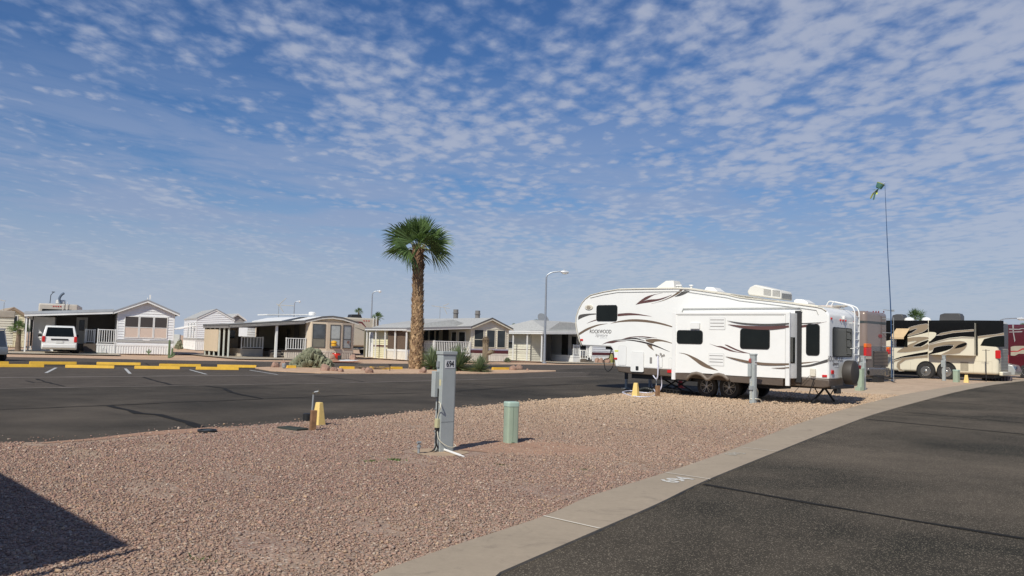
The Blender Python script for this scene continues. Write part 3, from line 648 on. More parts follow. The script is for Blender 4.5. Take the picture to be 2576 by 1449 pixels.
for i, (p, w, h, l) in enumerate(((kB(1372,1148), 115, 75, 'leftmost pink rock on the planting island'), (kB(1478,1135), 105, 85, 'pink rock behind the island spotlight'), (kB(2050,1195), 130, 90, 'large pink rock against the prickly pear'),
        (kB(2170,1200), 110, 60, 'tan-pink rock in the middle of three right of the prickly pear'), (kB(2262,1210), 90, 55, 'brown rock on the right of three by the prickly pear'), (kB(2570,1190),60,40,'small rock by the dry branch'),
        (c6(625,1365), 150*.75, 105*.75, 'reddish rock left of the palm'), (c6(1600,1362), 155*.75, 100*.75, 'pink rock at the foot of the palm'), (K(1160,780,4.954)(1240,1185), 100, 65, 'pink rock right of the yuccas, left of a touching pair'),
        (K(1160,780,4.954)(1325,1170), 105, 60, 'pink rock right of the yuccas, right of a touching pair'), (K(1160,780,4.954)(1440,1190), 40, 30, 'small grey rock at the right island tip'), (kB(2430,1045), 100, 80, 'pink boulder at the corner of the beige house'), (kB(2160,1035), 85, 75, 'pink boulder behind the red pot'))):
    rock(l, p, wpx(p, w/5.416), wpx(p, h/5.416), seed=i+1)
# ------------------------------------------------------------------ fan palms
boot_m = mat('palm_boot_tan', (.40,.27,.15), .85, var=.35, scale=6, bump=.4, bscale=30, dirt=(.22,.13,.07), dirt_amt=.6)
boot_d = mat('palm_boot_brown', (.20,.12,.07), .9, var=.35, scale=9)
leaf_m = mat('palm_leaf', (.10,.16,.055), .5, var=.35, scale=2); pet_m = mat('palm_petiole', (.20,.22,.07), .6, var=.2)
def leaf_trans(m, amt=.25, col=(.14,.24,.05)):
    t = m.node_tree; n = t.nodes; l = t.links; b = n['Principled BSDF']; out = n['Material Output']
    tr = n.new('ShaderNodeBsdfTranslucent'); tr.inputs[0].default_value = (*col, 1); mx = n.new('ShaderNodeMixShader'); mx.inputs[0].default_value = amt
    l.new(b.outputs[0], mx.inputs[1]); l.new(tr.outputs[0], mx.inputs[2]); l.new(mx.outputs[0], out.inputs['Surface'])
leaf_trans(leaf_m)
def palm(label, at, H, r0, r1, crown_r, nf=34, nb=30, boots=True, seed=1, group=None, lean=0.0, rz=0, dead=0):
    rnd = random.Random(seed); t = thing('fan_palm', label, 'palm tree', at, rz, group)
    hc = H-crown_r*1.06       # crown centre
    m = MB(); rings = 18; pts = [(lean*(i/rings)**1.5, 0, hc*i/rings) for i in range(rings+1)]
    rs = [-.03*boots+r0+(r1-r0)*min(1,(i/rings)*1.6)**.6+(.05*r0 if i == 0 else 0) for i in range(rings+1)]
    m.tube(pts, rs, 16); m.build('trunk', boot_d if boots else mat('palm_trunk', (.17,.125,.09), .9, var=.25, scale=5, bump=.6, bscale=12), t, smooth=True)  # booted trunk core coloured darker, painting depth into the gaps
    def radius(z): f = z/hc; return r0+(r1-r0)*min(1, f*1.6)**.6
    if boots:
        mb = MB(); md = MB(); mc_ = MB(); n = int(hc*105)
        for i in range(n):
            z = hc*(i+.5)/n; a = i*2.39996+rnd.uniform(-.1,.1); r = radius(z)+.004; f = z/hc; cx = lean*f**1.5
            up = f > .80; L_ = (.26 if not up else .30)*rnd.uniform(.7,1.25)*(r0/.33); w = .10*rnd.uniform(.8,1.2)*(r0/.33)
            ca, sa = math.cos(a), math.sin(a); tw = rnd.choice((-1,1))*rnd.uniform(.15,.6)
            def P(out, side, zz): return (cx+(r+out)*ca-side*sa, (r+out)*sa+side*ca, z+zz)
            o1 = .075 if not up else .085*rnd.uniform(.6,1.5)
            vs = [P(-.02,-w,-.04), P(-.02,w,-.04), P(.03,w*.5+tw*L_*.35,L_*.5), P(.03,-w*.5+tw*L_*.35,L_*.5), P(o1*rnd.uniform(.9,1.5),tw*L_*.8,L_), P(.05,0,-.02)]
            (md if (up and rnd.random() < .85) or rnd.random() < .12 else mc_ if rnd.random() < .42 else mb).add(vs, [(0,5,3),(5,1,2),(5,2,3),(3,2,4),(0,3,4),(1,4,2)])
        mb.build('leaf_base', boot_m, t)['kind'] = 'stuff'; mc_.build('leaf_base', mat('palm_boot_mid', (.25,.155,.085), .85, var=.35, scale=9), t)['kind'] = 'stuff'; md.build('old_leaf_base', boot_d, t)['kind'] = 'stuff'
    cr = MB(); pt = MB(); top = Vector((lean, 0, hc+.05))
    for i in range(nf):
        a = i*2.39996+rnd.uniform(-.45,.45); f = i/(nf-1); el = rad(86-84*f**.9+rnd.uniform(-10,10))   # young leaves upright, old ones hang
        hd = Vector((math.cos(a), math.sin(a), 0)); ax = hd*math.cos(el)+Vector((0,0,1))*math.sin(el)
        pl = crown_r*rnd.uniform(.28,.40)*(1.0 if f > .35 else .80); base = top+hd*r1*.6*f
        sag = Vector((0,0,-crown_r*.10*f)); hub = base+ax*pl+sag; mid = base+ax*pl*.5
        pt.tube([base, mid, hub], [crown_r*.017, crown_r*.012, crown_r*.008], 5)
        ax2 = (hub-mid).normalized(); sd = hd.cross(Vector((0,0,1))).normalized(); ro = rnd.uniform(-1.1,1.1); sd = (sd*math.cos(ro)+ax2.cross(sd)*math.sin(ro)).normalized()
        upn = sd.cross(ax2).normalized(); fl = crown_r*rnd.uniform(.62,.76)
        for k in range(nb):
            g = (k/(nb-1)-.5)*rad(160 if f > .12 else 100); lk = fl*(.72+.28*math.cos(g*.7))*rnd.uniform(.92,1.06)
            dr = ax2*math.cos(g)+sd*math.sin(g); dr = (dr+upn*(.22*math.cos(g)+rnd.uniform(-.05,.05))).normalized(); ps = upn.cross(dr).normalized()
            w = lk*.030; p1 = hub+dr*lk*.52; droop = Vector((0,0,-lk*(.03+.10*rnd.random()+.16*f))); p2 = hub+dr*lk*.8+droop*.35; p3 = hub+dr*lk+droop
            fold = upn*w*.5*(1 if k % 2 else -1)
            cr.add([hub, p1-ps*w+fold, p1+ps*w-fold, p2-ps*w*.55, p2+ps*w*.55, p3], [(0,1,2),(1,3,4,2),(3,5,4)])
    pt.build('petiole', pet_m, t)['kind'] = 'stuff'; cr.build('crown', leaf_m, t)
    return t
pb = G((1047,929)); Hp = pxh((1047,929),(1052,527)); sc = math.hypot(pb.x,pb.y)/F
palm('tall fan palm with a criss-cross tan trunk on the planting island', pb+Vector((0,0,.0)), Hp, 18*sc, 10.8*sc, 97*sc, nf=21, nb=30, seed=17, lean=-.12, rz=0, group='fan palms')
def farpalm(label, ptop, pxw, dist, seed):
    r = ray(ptop); k = dist/math.hypot(r.x, r.y); x, y = r.x*k, r.y*k; H = EYE+r.z*k-.2; cr = pxw/2/F*dist
    return palm(label, (x, y, .2), H, .2, .14, cr*1.0, nf=24, nb=14, boots=False, seed=seed, group='fan palms')
farpalm('small fan palm with a lean trunk above the beige house roof, left of a pair', (903,771), 25, 150, 21)
farpalm('small fan palm above the grey trailer roof, right of a pair', (951,781), 36, 105, 22)
farpalm('bushy fan palm rising behind the black and cream motorhome', (2302,768), 64, 85, 23)
farpalm('low fan palm tip between the two cream houses', (1293,812), 18, 120, 24)
farpalm('dark fan palm crown behind the roof at the light pole', (1352,801), 34, 110, 25)
farpalm('palm tip behind the maroon motorhome at the right picture edge', (2574,810), 30, 110, 26)
farpalm('young fan palm between the cream shed and the carport at far left', (50,800), 46, 66, 27)
# ------------------------------------------------------------------ cacti and yuccas
pad_m = mat('cactus_pad', (.215,.225,.145), .75, var=.22, scale=6, bump=.6, bscale=45, dirt=(.30,.27,.19), dirt_amt=.5)
def prickly(label, base, wpx_, hpx_, n, seed, name='prickly_pear'):
    rnd = random.Random(seed); W_ = wpx(base, wpx_); H_ = wpx(base, hpx_); m = MB(); US = [(math.sin(math.pi*j/6)*math.cos(2*math.pi*k/9), math.sin(math.pi*j/6)*math.sin(2*math.pi*k/9), math.cos(math.pi*j/6)) for j in range(7) for k in range(9)]; UF = [(j*9+k, (j+1)*9+k, (j+1)*9+(k+1)%9, j*9+(k+1)%9) for j in range(6) for k in range(9)]
    for i in range(n):
        u = rnd.uniform(-1,1); v = rnd.uniform(-.7,.7); e = max(.1, 1-u*u*.75-v*v*.5); z = rnd.random()**.7*H_*e*.92; s = rnd.uniform(.13,.21)*H_/1.1
        q = Vector((u*W_/2*.88*(1-.3*z/H_), v*W_/2*.7*(1-.3*z/H_), z))
        out = Vector((u, v, .9+rnd.uniform(-.3,.8))).normalized(); nrm = Vector((rnd.uniform(-1,1), rnd.uniform(-1,1), rnd.uniform(-.3,.3)))
        zax = out; xax = nrm.cross(zax).normalized(); yax = zax.cross(xax)
        m.add([q+xax*(s*.78*u_)+yax*(s*.17*v_)+zax*(s*w_) for u_, v_, w_ in US], UF)
    o = m.build(name, pad_m, smooth=True); o.location = G(base); return tag(o, label, 'cactus')
prickly('large grey-green prickly pear clump spreading on the planting island', kB(1870,1150), 108, 50, 380, 5)
prickly('small prickly pear in front of the white house at the second bay', kA(2440,880), 18, 22, 60, 6)
prickly('prickly pear by the white bay house wall', kB(70,890), 14, 18, 40, 7)
yuc_m = mat('yucca_leaf', (.17,.22,.115), .6, var=.25, scale=4); leaf_trans(yuc_m, .15, (.25,.32,.12))
def yucca(label, base, wpx_, hpx_, n, seed):
    rnd = random.Random(seed); W_ = wpx(base, wpx_); H_ = wpx(base, hpx_); m = MB(); t = thing('yucca', label, 'yucca', G(base), 0, 'spiky yuccas beside the palm')
    for i in range(n):
        a = rnd.uniform(0, 6.283); el = rad(rnd.uniform(-8, 88)) if rnd.random() < .85 else rad(rnd.uniform(-25,10)); ln = rnd.uniform(.8,1.08)*(W_/2*math.cos(el)**2+H_*.88*math.sin(max(el,0))**2+W_*.05)
        d = Vector((math.cos(a)*math.cos(el), math.sin(a)*math.cos(el), math.sin(el))); s_ = d.cross(Vector((0,0,1))).normalized(); b = Vector((0,0,H_*.13))+d*.03
        w = .017*H_/.9; p1 = b+d*ln*.5; p2 = b+d*ln+Vector((0,0,-ln*.06*rnd.random()))
        m.add([b-s_*w*.7, b+s_*w*.7, p1+s_*w, p1-s_*w, p2, (p1+Vector(d.cross(s_))*w*.6)], [(0,1,5),(1,2,5),(0,5,3),(3,5,4),(5,2,4)])
    m.build('leaves', yuc_m, t); MB().lathe([(H_*.11,0),(H_*.14,H_*.10),(H_*.07,H_*.2)], 0, 0, 12).build('stem', boot_d, t, smooth=True); return t
yucca('spiky green yucca between the palm trunk and the 694 pedestal', (1086,931), 62, 60, 300, 1)
yucca('spiky yucca immediately right of the 694 pedestal', (1152,934), 96, 66, 420, 2)
yucca('spiky yucca with a visible brown stem, rightmost of the three', (1207,937), 70, 46, 330, 3)
k4 = K(1160,780,4.954)
sag_m = mat('saguaro_skin', (.21,.165,.11), .85, var=.25, scale=8, bump=.7, bscale=30)
def saguaro(label, base, top, wpx_, arms=(), m_=sag_m, name='saguaro', hairy=False):
    t = thing(name, label, 'cactus', G(base)); h = pxh(base, top); r = wpx(base, wpx_)/2; m = MB()
    def ribs(pts, r, n=22):
        P = MB(); P.tube(pts, r, n, True)
        for i in range(len(pts)):
            c = Vector(pts[i])
            for k in range(n):
                if k % 2: v = Vector(P.v[i*n+k]); P.v[i*n+k] = tuple(c+(v-c)*.84)
        m.add(P.v, P.f)
    ribs([(0,0,0),(0,0,h*.3),(0,0,h*.85),(0,0,h*.96),(0,0,h)], [r*.95,r,r,r*.75,r*.2])
    for s_, z0, z1, out, rr in arms: ribs([(0,0,z0*h),(s_*out*.6*r*2,0,z0*h+.05),(s_*out*r*2,0,z0*h+.15),(s_*out*r*2,0,z1*h*.95),(s_*out*r*2,0,z1*h)], [r*rr,r*rr,r*rr,r*rr*.8,r*rr*.2], 14)
    m.build('stem', m_, t)
    if hairy:
        w = MB(); rnd = random.Random(3)
        for i in range(700):
            a = rnd.uniform(0,6.28); z = rnd.uniform(.78,1.0); rr = r*(1.0 if z < .94 else .6); p = Vector((rr*math.cos(a), rr*math.sin(a), h*z)); d = Vector((math.cos(a), math.sin(a), rnd.uniform(-.6,.8))).normalized()
            s_ = Vector((-math.sin(a), math.cos(a), 0))*.012; w.add([p-s_, p+s_, p+d*rnd.uniform(.05,.13)], [(0,1,2)])
        for i in range(160):
            a = rnd.uniform(0,6.28); b_ = rnd.uniform(-1,1); d = Vector((math.cos(a), math.sin(a)*.9, b_)).normalized(); p = Vector((r*2.3,0,h*.42))+d*r*.6; s_ = d.cross(Vector((0,.3,1))).normalized()*.03; w.add([p-s_, p+s_, p+d*.08], [(0,1,2)])
        w.build('woolly_top', mat('cactus_wool', (.34,.26,.17), .95, var=.3, scale=10), t)
    return t
saguaro('thick brown saguaro trunk with a woolly top in front of the cream bay window', k4(862,1075), k4(862,722), 15.5, ((1,.36,.46,1.15,.8),), hairy=True)
grn = mat('cactus_green', (.12,.17,.08), .7, var=.2, scale=6, bump=.5, bscale=30)
saguaro('tall slim green cactus with two short arms at the corner of the white gabled house', kA(2300,1015), kA(2280,762), 5, ((1,.08,.55,1.4,1),(1,.04,.3,2.4,.9)), grn, 'columnar_cactus')
saguaro('tiny forked green cactus in the red mulch bed', kA(2025,970), kA(2025,890), 3.2, ((-1,.3,.62,1.6,.9),(1,.35,.7,1.6,.9)), grn, 'columnar_cactus')
saguaro('small grey forked cactus in front of the white skirting by the trailer nose', k4(2498,1075), k4(2498,990), 3.4, ((-1,.3,.8,1.7,.9),(1,.3,.9,1.4,.9)), mat('grey_cactus', (.3,.34,.28)), 'columnar_cactus')
rock('rounded green barrel cactus beside the trailer nose', k4(2575,1078), .8, .75, seed=2, m=mat('barrel_green', (.22,.22,.06), .8, var=.2, scale=8), cat='cactus', group=None, name='barrel_cactus')
for i, (p, l) in enumerate(((k4(2385,1078),'pinkish rock before the white skirting, left of three'), (k4(2440,1080),'dark pink rock before the white skirting, middle of three'), (k4(2530,1082),'dark rock before the white skirting beside the barrel cactus'))):
    rock(l, p, .55, .42, seed=20+i, group='rocks before the white skirting')
# dry shrubs, branches
def shrub(label, base, wpx_, hpx_, n, m_, seed, name='shrub', cat='shrub'):
    rnd = random.Random(seed); W_ = wpx(base, wpx_); H_ = wpx(base, hpx_); m = MB()
    for i in range(n):
        a = rnd.uniform(0,6.28); e = rnd.uniform(.2,1.5); d = Vector((math.cos(a)*math.cos(e)*W_/2, math.sin(a)*math.cos(e)*W_/2, math.sin(e)*H_))*rnd.uniform(.3,1); s_ = Vector((rnd.uniform(-1,1), rnd.uniform(-1,1), rnd.uniform(-1,1)))*.03
        m.add([d-s_, d+s_, d+Vector((rnd.uniform(-.06,.06), rnd.uniform(-.06,.06), .08))], [(0,1,2)])
    o = m.build(name, m_); o.location = G(base); return tag(o, label, cat)
shrub('small round grey-green shrub in the red mulch by the cream house', k4(1165,1075), 19, 11, 900, mat('sage_leaf', (.15,.17,.10), .8, var=.3), 3)
m = MB(); rnd = random.Random(9); b = G(c6(480,1290))
for i in range(26):
    a = Vector((rnd.uniform(-1.2,1.2), rnd.uniform(-.3,.3), .06)); m.tube([a, a+Vector((rnd.uniform(.2,.6), rnd.uniform(-.1,.1), rnd.uniform(-.02,.14))), a+Vector((rnd.uniform(.5,1.1), rnd.uniform(-.2,.2), rnd.uniform(0,.1)))], [.025,.015,.006], 5)
o = m.build('dry_branch', mat('dead_wood', (.16,.12,.09), .9, var=.3)); o.location = b; tag(o, 'dry fallen palm branch on the island between two rocks', 'branch')
# island spotlight
t = thing('spotlight', 'small grey spotlight can in front of the pink rocks on the island', 'spotlight', G(kB(1490,1165)))
MB().lathe([(.06,0),(.06,.06),(.10,.08),(.11,.24),(.085,.27),(.085,.25)], 0, 0, 14).build('lamp_housing', galv, t, smooth='auto'); MB().lathe([(.08,.255),(.07,.26)], 0, 0, 12).build('lens', glass, t)
m = MB().tube([(0,0,0),(0,0,.30)], .018, 6); m.lathe([(.03,.29),(.09,.33),(.07,.35)], 0, 0, 10); o = m.build('path_light', dk_metal); o.location = G(c6(1000,1330)); tag(o, 'tiny path light at the end of a yellow wheel stop left of the palm', 'path light')
# ------------------------------------------------------------------ street lamps
lamp_m = mat('lamp_pole', (.33,.36,.40), .45, .5, .08, 4)
def street_lamp(label, base=None, top=None, dist=None, basepx=None, arm=1.0, mirror=1):
    if dist is None: g = G(base); h = pxh(base, top)
    else:
        r = ray(top); k = dist/math.hypot(r.x, r.y); g = Vector((r.x*k, r.y*k, .2)); h = EYE+r.z*k-.2
    s = h/8; t = thing('street_lamp', label, 'street lamp', g, 0, 'cobra head street lamps')
    MB().tube([(0,0,0),(0,0,h*.5),(0,0,h*.93)], [.11*s**.3,.085*s**.3,.065*s**.3], 10).build('pole', lamp_m, t, smooth='auto')
    A_ = arm*mirror; m = MB().tube(catmull([(0,0,h*.93),(.10*A_,0,h*.955),(.42*A_,0,h*.982),(1.0*A_,0,h*.995),(1.25*A_,0,h*.996)], 5), [.05]*21, 8); m.build('arm', lamp_m, t, smooth='auto')
    m = MB().tube([(1.15*A_,0,h*.992),(1.3*A_,0,h*.992),(1.6*A_,0,h*.99),(1.82*A_,0,h*.988)], [.06,.12,.13,.07], 10); m.lathe([(.05,h*.992+.1),(.05,h*.992+.2)], 1.45*A_, 0, 8); lh = m.build('lamp_head', mat('lamp_head', (.6,.62,.64), .4, .2), t, smooth='auto')
    m = MB().tube([(1.3*A_,0,h*.992-.09),(1.65*A_,0,h*.99-.09)], [.08,.08], 8).build('lens', mat('lamp_lens', (.75,.76,.72), .2), lh)
    MB().lathe([(.20,0),(.20,.05),(.12,.08)], 0, 0, 12).build('base_plate', lamp_m, t)
    return t
street_lamp('tall grey street lamp standing on the far kerb left of the white trailer', (1369,914), (1375,681), arm=.95)
street_lamp('street lamp left of the palm with its arm over the roofs', top=(937,731), dist=104, arm=.6)
street_lamp('short distant street lamp above the beige house roof', top=(741,757), dist=130, arm=.5)
street_lamp('distant street lamp arm low over the grey trailer', top=(872,805), dist=130, arm=1.4)
street_lamp('distant street lamp arm behind the black and cream motorhome', top=(2512,799), dist=100, arm=1.6)
# ------------------------------------------------------------------ white fifth-wheel trailer
V = Frame(6.88, 28.5, -42, .01)
c5 = K(1560, 760, 4.025); q6 = K(1960, 760, 4.025); q7 = K(1900, 940, 7.627); q9 = K(1580, 760, 8.05); q10 = K(1640, 900, 11.709)
rv = fthing(V, 'fifth_wheel_trailer', 'white fifth-wheel travel trailer with brown swooshes parked at the gravel edge', 'travel trailer')
SY = -.63; TW = 2.44
brown_sk = mat('brown_skirt', (.105,.080,.062), .42, var=.08, scale=3, dirt=(.17,.14,.11), dirt_amt=.35)
brown_lip = mat('brown_fender', (.17,.135,.105), .5, var=.1)
beige_tr = mat('beige_roof_trim', (.66,.62,.52), .55, var=.06, dirt=(.45,.4,.32), dirt_amt=.3)
line_g = mat('grey_gasket', (.40,.40,.38), .6)
def S_(p, y=0): return V.side(p, y)
out = [c5(160,768),c5(135,700),c5(108,605),c5(94,520),c5(101,440),c5(127,360),c5(165,288),c5(205,242),c5(258,203),c5(400,168),c5(560,141),c5(900,134),c5(1210,130),c5(1330,134),c5(1500,158),c5(1771,197),
       q6(300,230),q6(700,275),q6(1000,312),q6(1150,332),q6(1215,348),q6(1258,380),q6(1282,425),q6(1290,480),q6(1286,1142),c5(530,1000),c5(520,930),c5(508,850),c5(497,805),c5(478,780)]
body = [S_(p) for p in out]; XR = S_(q6(1289,800))[0]
body = [(XR if 22 <= i <= 24 and abs(x-XR) < .1 else x, z) for i, (x, z) in enumerate(body)]
bo = MB().prism(body, 0, TW).build('body', white_gel, rv, bevel=.05, seg=3)
# trim along the top edge
top = [S_(p) for p in out[0:22]]
for yy in (-.012, TW+.012):
    MB().tube([(x, yy, z-.015) for x, z in top], .019, 6).build('edge_trim', beige_tr, rv, smooth=True)
rt = [S_(p) for p in out[8:20]]
m = MB(); m.prism([(x, z-.02) for x, z in rt]+[(x, z+.035) for x, z in rt[::-1]], .12, TW-.12); m.build('roof', beige_tr, rv, bevel=.03)
MB().tube([(x+.0, -.012, z-.12) for x, z in top[8:20]]+[(top[19][0]+.06,-.012,top[19][1]-.26)], .010, 5).build('gutter', line_g, rv)
# skirt of the main body
zb = [S_(c5(532,1000)), S_(c5(560,1055)), S_(c5(700,1078)), S_(c5(1160,1112)), (S_(q6(950,1215))[0], S_(q6(950,1215))[1]), S_(q6(1215,1236)), (XR-.01, S_(q6(1286,1225))[1]), (XR-.01, S_(q6(1286,1142))[1]-.0)]
MB().prism(zb, .03, TW-.03).build('lower_skirt', brown_sk, rv, bevel=.03)
# slide-out
sx0 = S_(c5(1162,900), SY)[0]; sx1 = S_(q6(853,700), SY)[0]; st = S_(c5(1300,405), SY)[1]; sb = (S_(c5(1210,1062), SY)[1]+S_(q6(780,1140), SY)[1])/2
so = MB().box(sx0, sx1-.03, SY, .02, sb, st).build('slide_out', white_gel, rv, bevel=.015)
fl = MB(); wf = .13; zlow = sb-.22
fl.box(sx0-.01, sx0+wf, SY-.02, SY+.05, zlow, st+.01); fl.box(sx1-wf, sx1, SY-.02, SY+.05, zlow, st+.01); fl.box(sx0-.01, sx1, SY-.018, SY+.04, st-.05, st+.02); fl.build('slide_flange', white_p, so, bevel=.008)
m = MB(); zl = S_(c5(1300,430), SY)[1]; m.box(sx0+wf+.06, sx1-wf-.05, SY-.006, SY, zl-.012, zl); m.box(sx1-wf-.01, sx1-wf, SY-.012, SY, sb, zl); m.build('seam', line_g, so)
MB().box(sx1-.10, sx1+.11, -.035, .03, sb-.12, st+.08).build('slide_seal', mat('black_seal', (.02,.02,.022), .7), so)
m = MB().add([(sx1-.028, SY+.10, st-.75), (sx1-.028, SY+.42, st-.75), (sx1-.028, SY+.42, st-1.55), (sx1-.028, SY+.10, st-1.55)], [(0,3,2,1)]); m.v = [(x, y, z) for x, y, z in m.v]; m.box(sx1-.03, sx1-.022, SY+.12, SY+.44, st-1.55, st-.75); m.build('window', glass, so)
awx0 = S_(c5(1275,360)); awx1 = S_(q6(990,372))
m = MB(); m.tube([(awx0[0],-.03,awx0[1]-.10),(awx0[0]+.05,-.03,awx0[1]),(awx1[0]-.05,-.03,st+.17),(awx1[0],-.03,st+.05)], .022, 6); m.build('rain_strip', line_g, rv)
# slide skirt with wheel arches
pol = [c5(1205,1062), q6(775,1137), q6(775,1213), q6(500,1192), q6(205,1170), c5(1790,1150), c5(1765,1122), c5(1728,1096), c5(1680,1085), c5(1632,1094), c5(1598,1120), c5(1572,1140), c5(1545,1140), c5(1520,1112), c5(1485,1085), c5(1435,1072), c5(1385,1080), c5(1345,1112), c5(1325,1148), c5(1205,1138)]
sp = [S_(p, SY) for p in pol]; MB().prism(sp, SY, SY+.05).build('slide_skirt', brown_sk, rv, bevel=.008)
arch = [S_(p, SY) for p in pol[5:19]]; MB().tube([(x, SY-.025, z) for x, z in arch], .055, 8).build('fender_flare', brown_lip, rv, smooth=True)
# graphics
GR = {'maroon': mat('maroon_graphic', (.115,.055,.05), .35), 'brown': mat('brown_graphic', (.16,.115,.08), .35), 'grey': mat('grey_graphic', (.085,.08,.075), .35), 'black': mat('dark_graphic', (.03,.022,.02), .35)}
def deco(items, y, col, parent, k):
    m = MB()
    for t_, b_ in items:
        poly = [S_(k(*p), y) for p in swoosh(t_, b_, 5)]
        q = [poly[0]]
        for p in poly[1:]:
            if math.dist(p, q[-1]) > .002: q.append(p)
        m.prism(q, y-.004, y-.0005)
    m.each('stripe_graphic', GR[col], parent)
deco([([(1350,630),(1480,520),(1640,430),(1950,365)],[(1352,632),(1500,560),(1620,500),(1760,415),(1952,367)]), ([(1370,622),(1500,560),(1650,515),(1850,500),(2050,445),(2150,405)],[(1372,624),(1500,600),(1700,570),(1900,525),(2050,465),(2150,415)]),
      ([(270,1040),(380,990),(475,955)],[(272,1042),(400,1000),(490,975)]), ([(955,830),(1150,812),(1350,822),(1550,855),(1710,887)],[(955,885),(1200,865),(1400,862),(1550,874),(1710,889)])], 0, 'maroon', bo, q9)
deco([([(800,1042),(1000,985),(1250,950),(1500,955),(1750,990),(2000,1050),(2195,1115)],[(802,1044),(1000,1015),(1250,1003),(1500,1010),(1800,1045),(2050,1100),(2190,1135)]), ([(95,1255),(250,1160),(400,1100),(550,1060),(740,1045)],[(105,1305),(250,1215),(400,1140),(550,1085),(740,1047)]),
      ([(1700,605),(1900,550),(2100,465),(2250,370),(2335,297)],[(1702,607),(1950,545),(2150,465),(2300,385),(2400,300)])], 0, 'brown', bo, q9)
deco([([(2215,455),(2300,395),(2380,345),(2440,302)],[(2217,457),(2350,430),(2470,380),(2560,322)]), ([(80,960),(105,860),(250,830),(475,820)],[(82,962),(200,905),(340,860),(475,845)])], 0, 'grey', bo, q9)
deco([([(190,550),(330,480),(480,440),(700,435),(960,443)],[(192,552),(350,515),(530,512),(700,465),(960,447)]), ([(820,385),(1000,330),(1200,298),(1500,290),(1700,310),(1960,345)],[(822,387),(1000,360),(1150,330),(1350,318),(1600,325),(1750,335),(1960,349)])], 0, 'maroon', bo, q10)
deco([([(460,440),(650,405),(900,392),(1150,405),(1400,440),(1600,480),(1850,555),(2050,640),(2370,790)],[(462,442),(700,420),(950,420),(1200,445),(1500,505),(1750,575),(2000,655),(2368,794)]), ([(900,380),(1080,345),(1300,345),(1450,395),(1560,425)],[(902,383),(1150,378),(1300,388),(1420,412),(1550,438)]), ([(1370,335),(1500,345),(1650,335),(1850,325)],[(1372,345),(1500,360),(1620,362),(1852,330)])], 0, 'black', bo, q10)
deco([([(1580,395),(1750,375),(1950,378),(2200,425),(2465,515)],[(1600,450),(1800,520),(1900,465),(2100,455),(2300,490),(2462,532)]), ([(1620,545),(1720,570),(1790,590),(1800,650),(1860,750)],[(1622,547),(1680,620),(1760,690),(1858,752)])], 0, 'brown', bo, q10)
deco([([(1235,845),(1320,858),(1420,900),(1500,945),(1590,1000),(1670,1042)],[(1237,847),(1320,870),(1400,925),(1480,985),(1560,1020),(1668,1044)])], SY, 'brown', so, c5)
deco([([(160,490),(350,515),(600,525),(845,515)],[(162,492),(300,525),(500,542),(700,545),(845,533)])], SY-.021, 'grey', so, q6)
deco([([(165,530),(350,545),(600,552),(845,542)],[(167,532),(350,575),(600,592),(845,567)])], SY-.021, 'maroon', so, q6)
deco([([(390,40),(540,85),(660,95),(850,170),(960,205),(1240,245)],[(392,42),(540,100),(650,130),(760,175),(900,212),(1238,248)]), ([(710,60),(770,68),(950,150),(1100,205),(1240,243)],[(712,66),(820,125),(960,185),(1100,226),(1238,247)])], SY, 'maroon', so, q7)
deco([([(140,885),(250,905),(400,935),(600,958),(845,962)],[(142,887),(250,925),(400,962),(600,985),(845,982)]), ([(650,1013),(750,1010),(845,1003)],[(652,1015),(750,1020),(845,1018)])], SY-.021, 'brown', so, q6)
deco([([(957,545),(1050,532),(1150,522),(1265,500)],[(957,570),(1050,560),(1150,530),(1263,502)])], 0, 'maroon', bo, q6)
deco([([(957,518),(1070,514),(1200,508)],[(957,530),(1070,526),(1198,511)]), ([(950,990),(1080,975),(1180,945),(1275,915)],[(950,1008),(1080,1000),(1180,975),(1275,950)])], 0, 'grey', bo, q6)
deco([([(950,955),(1050,948),(1180,938)],[(950,972),(1050,962),(1178,941)])], 0, 'brown', bo, q6)
# windows
gasket = mat('black_gasket', (.015,.015,.016), .5)
def rvwin(k, x0, x1, z0, z1, y, par, r=.10):
    a = S_(k(x0, z1), y); b = S_(k(x1, z0), y); X0, Z0, X1, Z1 = a[0], a[1], b[0], b[1]
    f = MB().prism(rrect(X0, X1, Z0, Z1, r), y-.02, y-.001).build('window', gasket, par, bevel=.006)
    MB().prism(rrect(X0+.025, X1-.025, Z0+.025, Z1-.025, r*.8), y-.024, y-.0202).build('pane', glass, f)
rvwin(c5, 322, 558, 316, 497, 0, bo); rvwin(q6, 1033, 1187, 527, 875, 0, bo); rvwin(c5, 1213, 1503, 597, 745, SY, so); rvwin(q6, 303, 635, 580, 802, SY, so)
def panel(k, x0, x1, z0, z1, y, par, name='hatch', m_=None, r=.04, th=.012, line=True):
    a = S_(k(x0, z1), y); b = S_(k(x1, z0), y)
    if line: MB().prism(rrect(a[0]-.008, b[0]+.008, a[1]-.008, b[1]+.008, r+.008), y-.006, y-.001).build('hatch_gasket', line_g, par)
    return MB().prism(rrect(a[0], b[0], a[1], b[1], r), y-th, y-.0065).build(name, m_ or white_p, par)
panel(c5, 565, 655, 772, 980, 0, bo); h = panel(c5, 705, 850, 842, 1052, 0, bo, th=.03); panel(c5, 760, 790, 995, 1038, -.03, h, 'lock', black, .02, .02, False)
panel(c5, 915, 938, 898, 962, 0, bo, 'vent', mat('vent_grey', (.22,.21,.20), .6), .01); panel(c5, 1022, 1055, 900, 1008, 0, bo, 'hatch'); panel(c5, 1125, 1158, 905, 1025, 0, bo, 'hatch')
panel(c5, 1370, 1470, 522, 580, SY, so, 'range_vent', white_p, .01, .06)
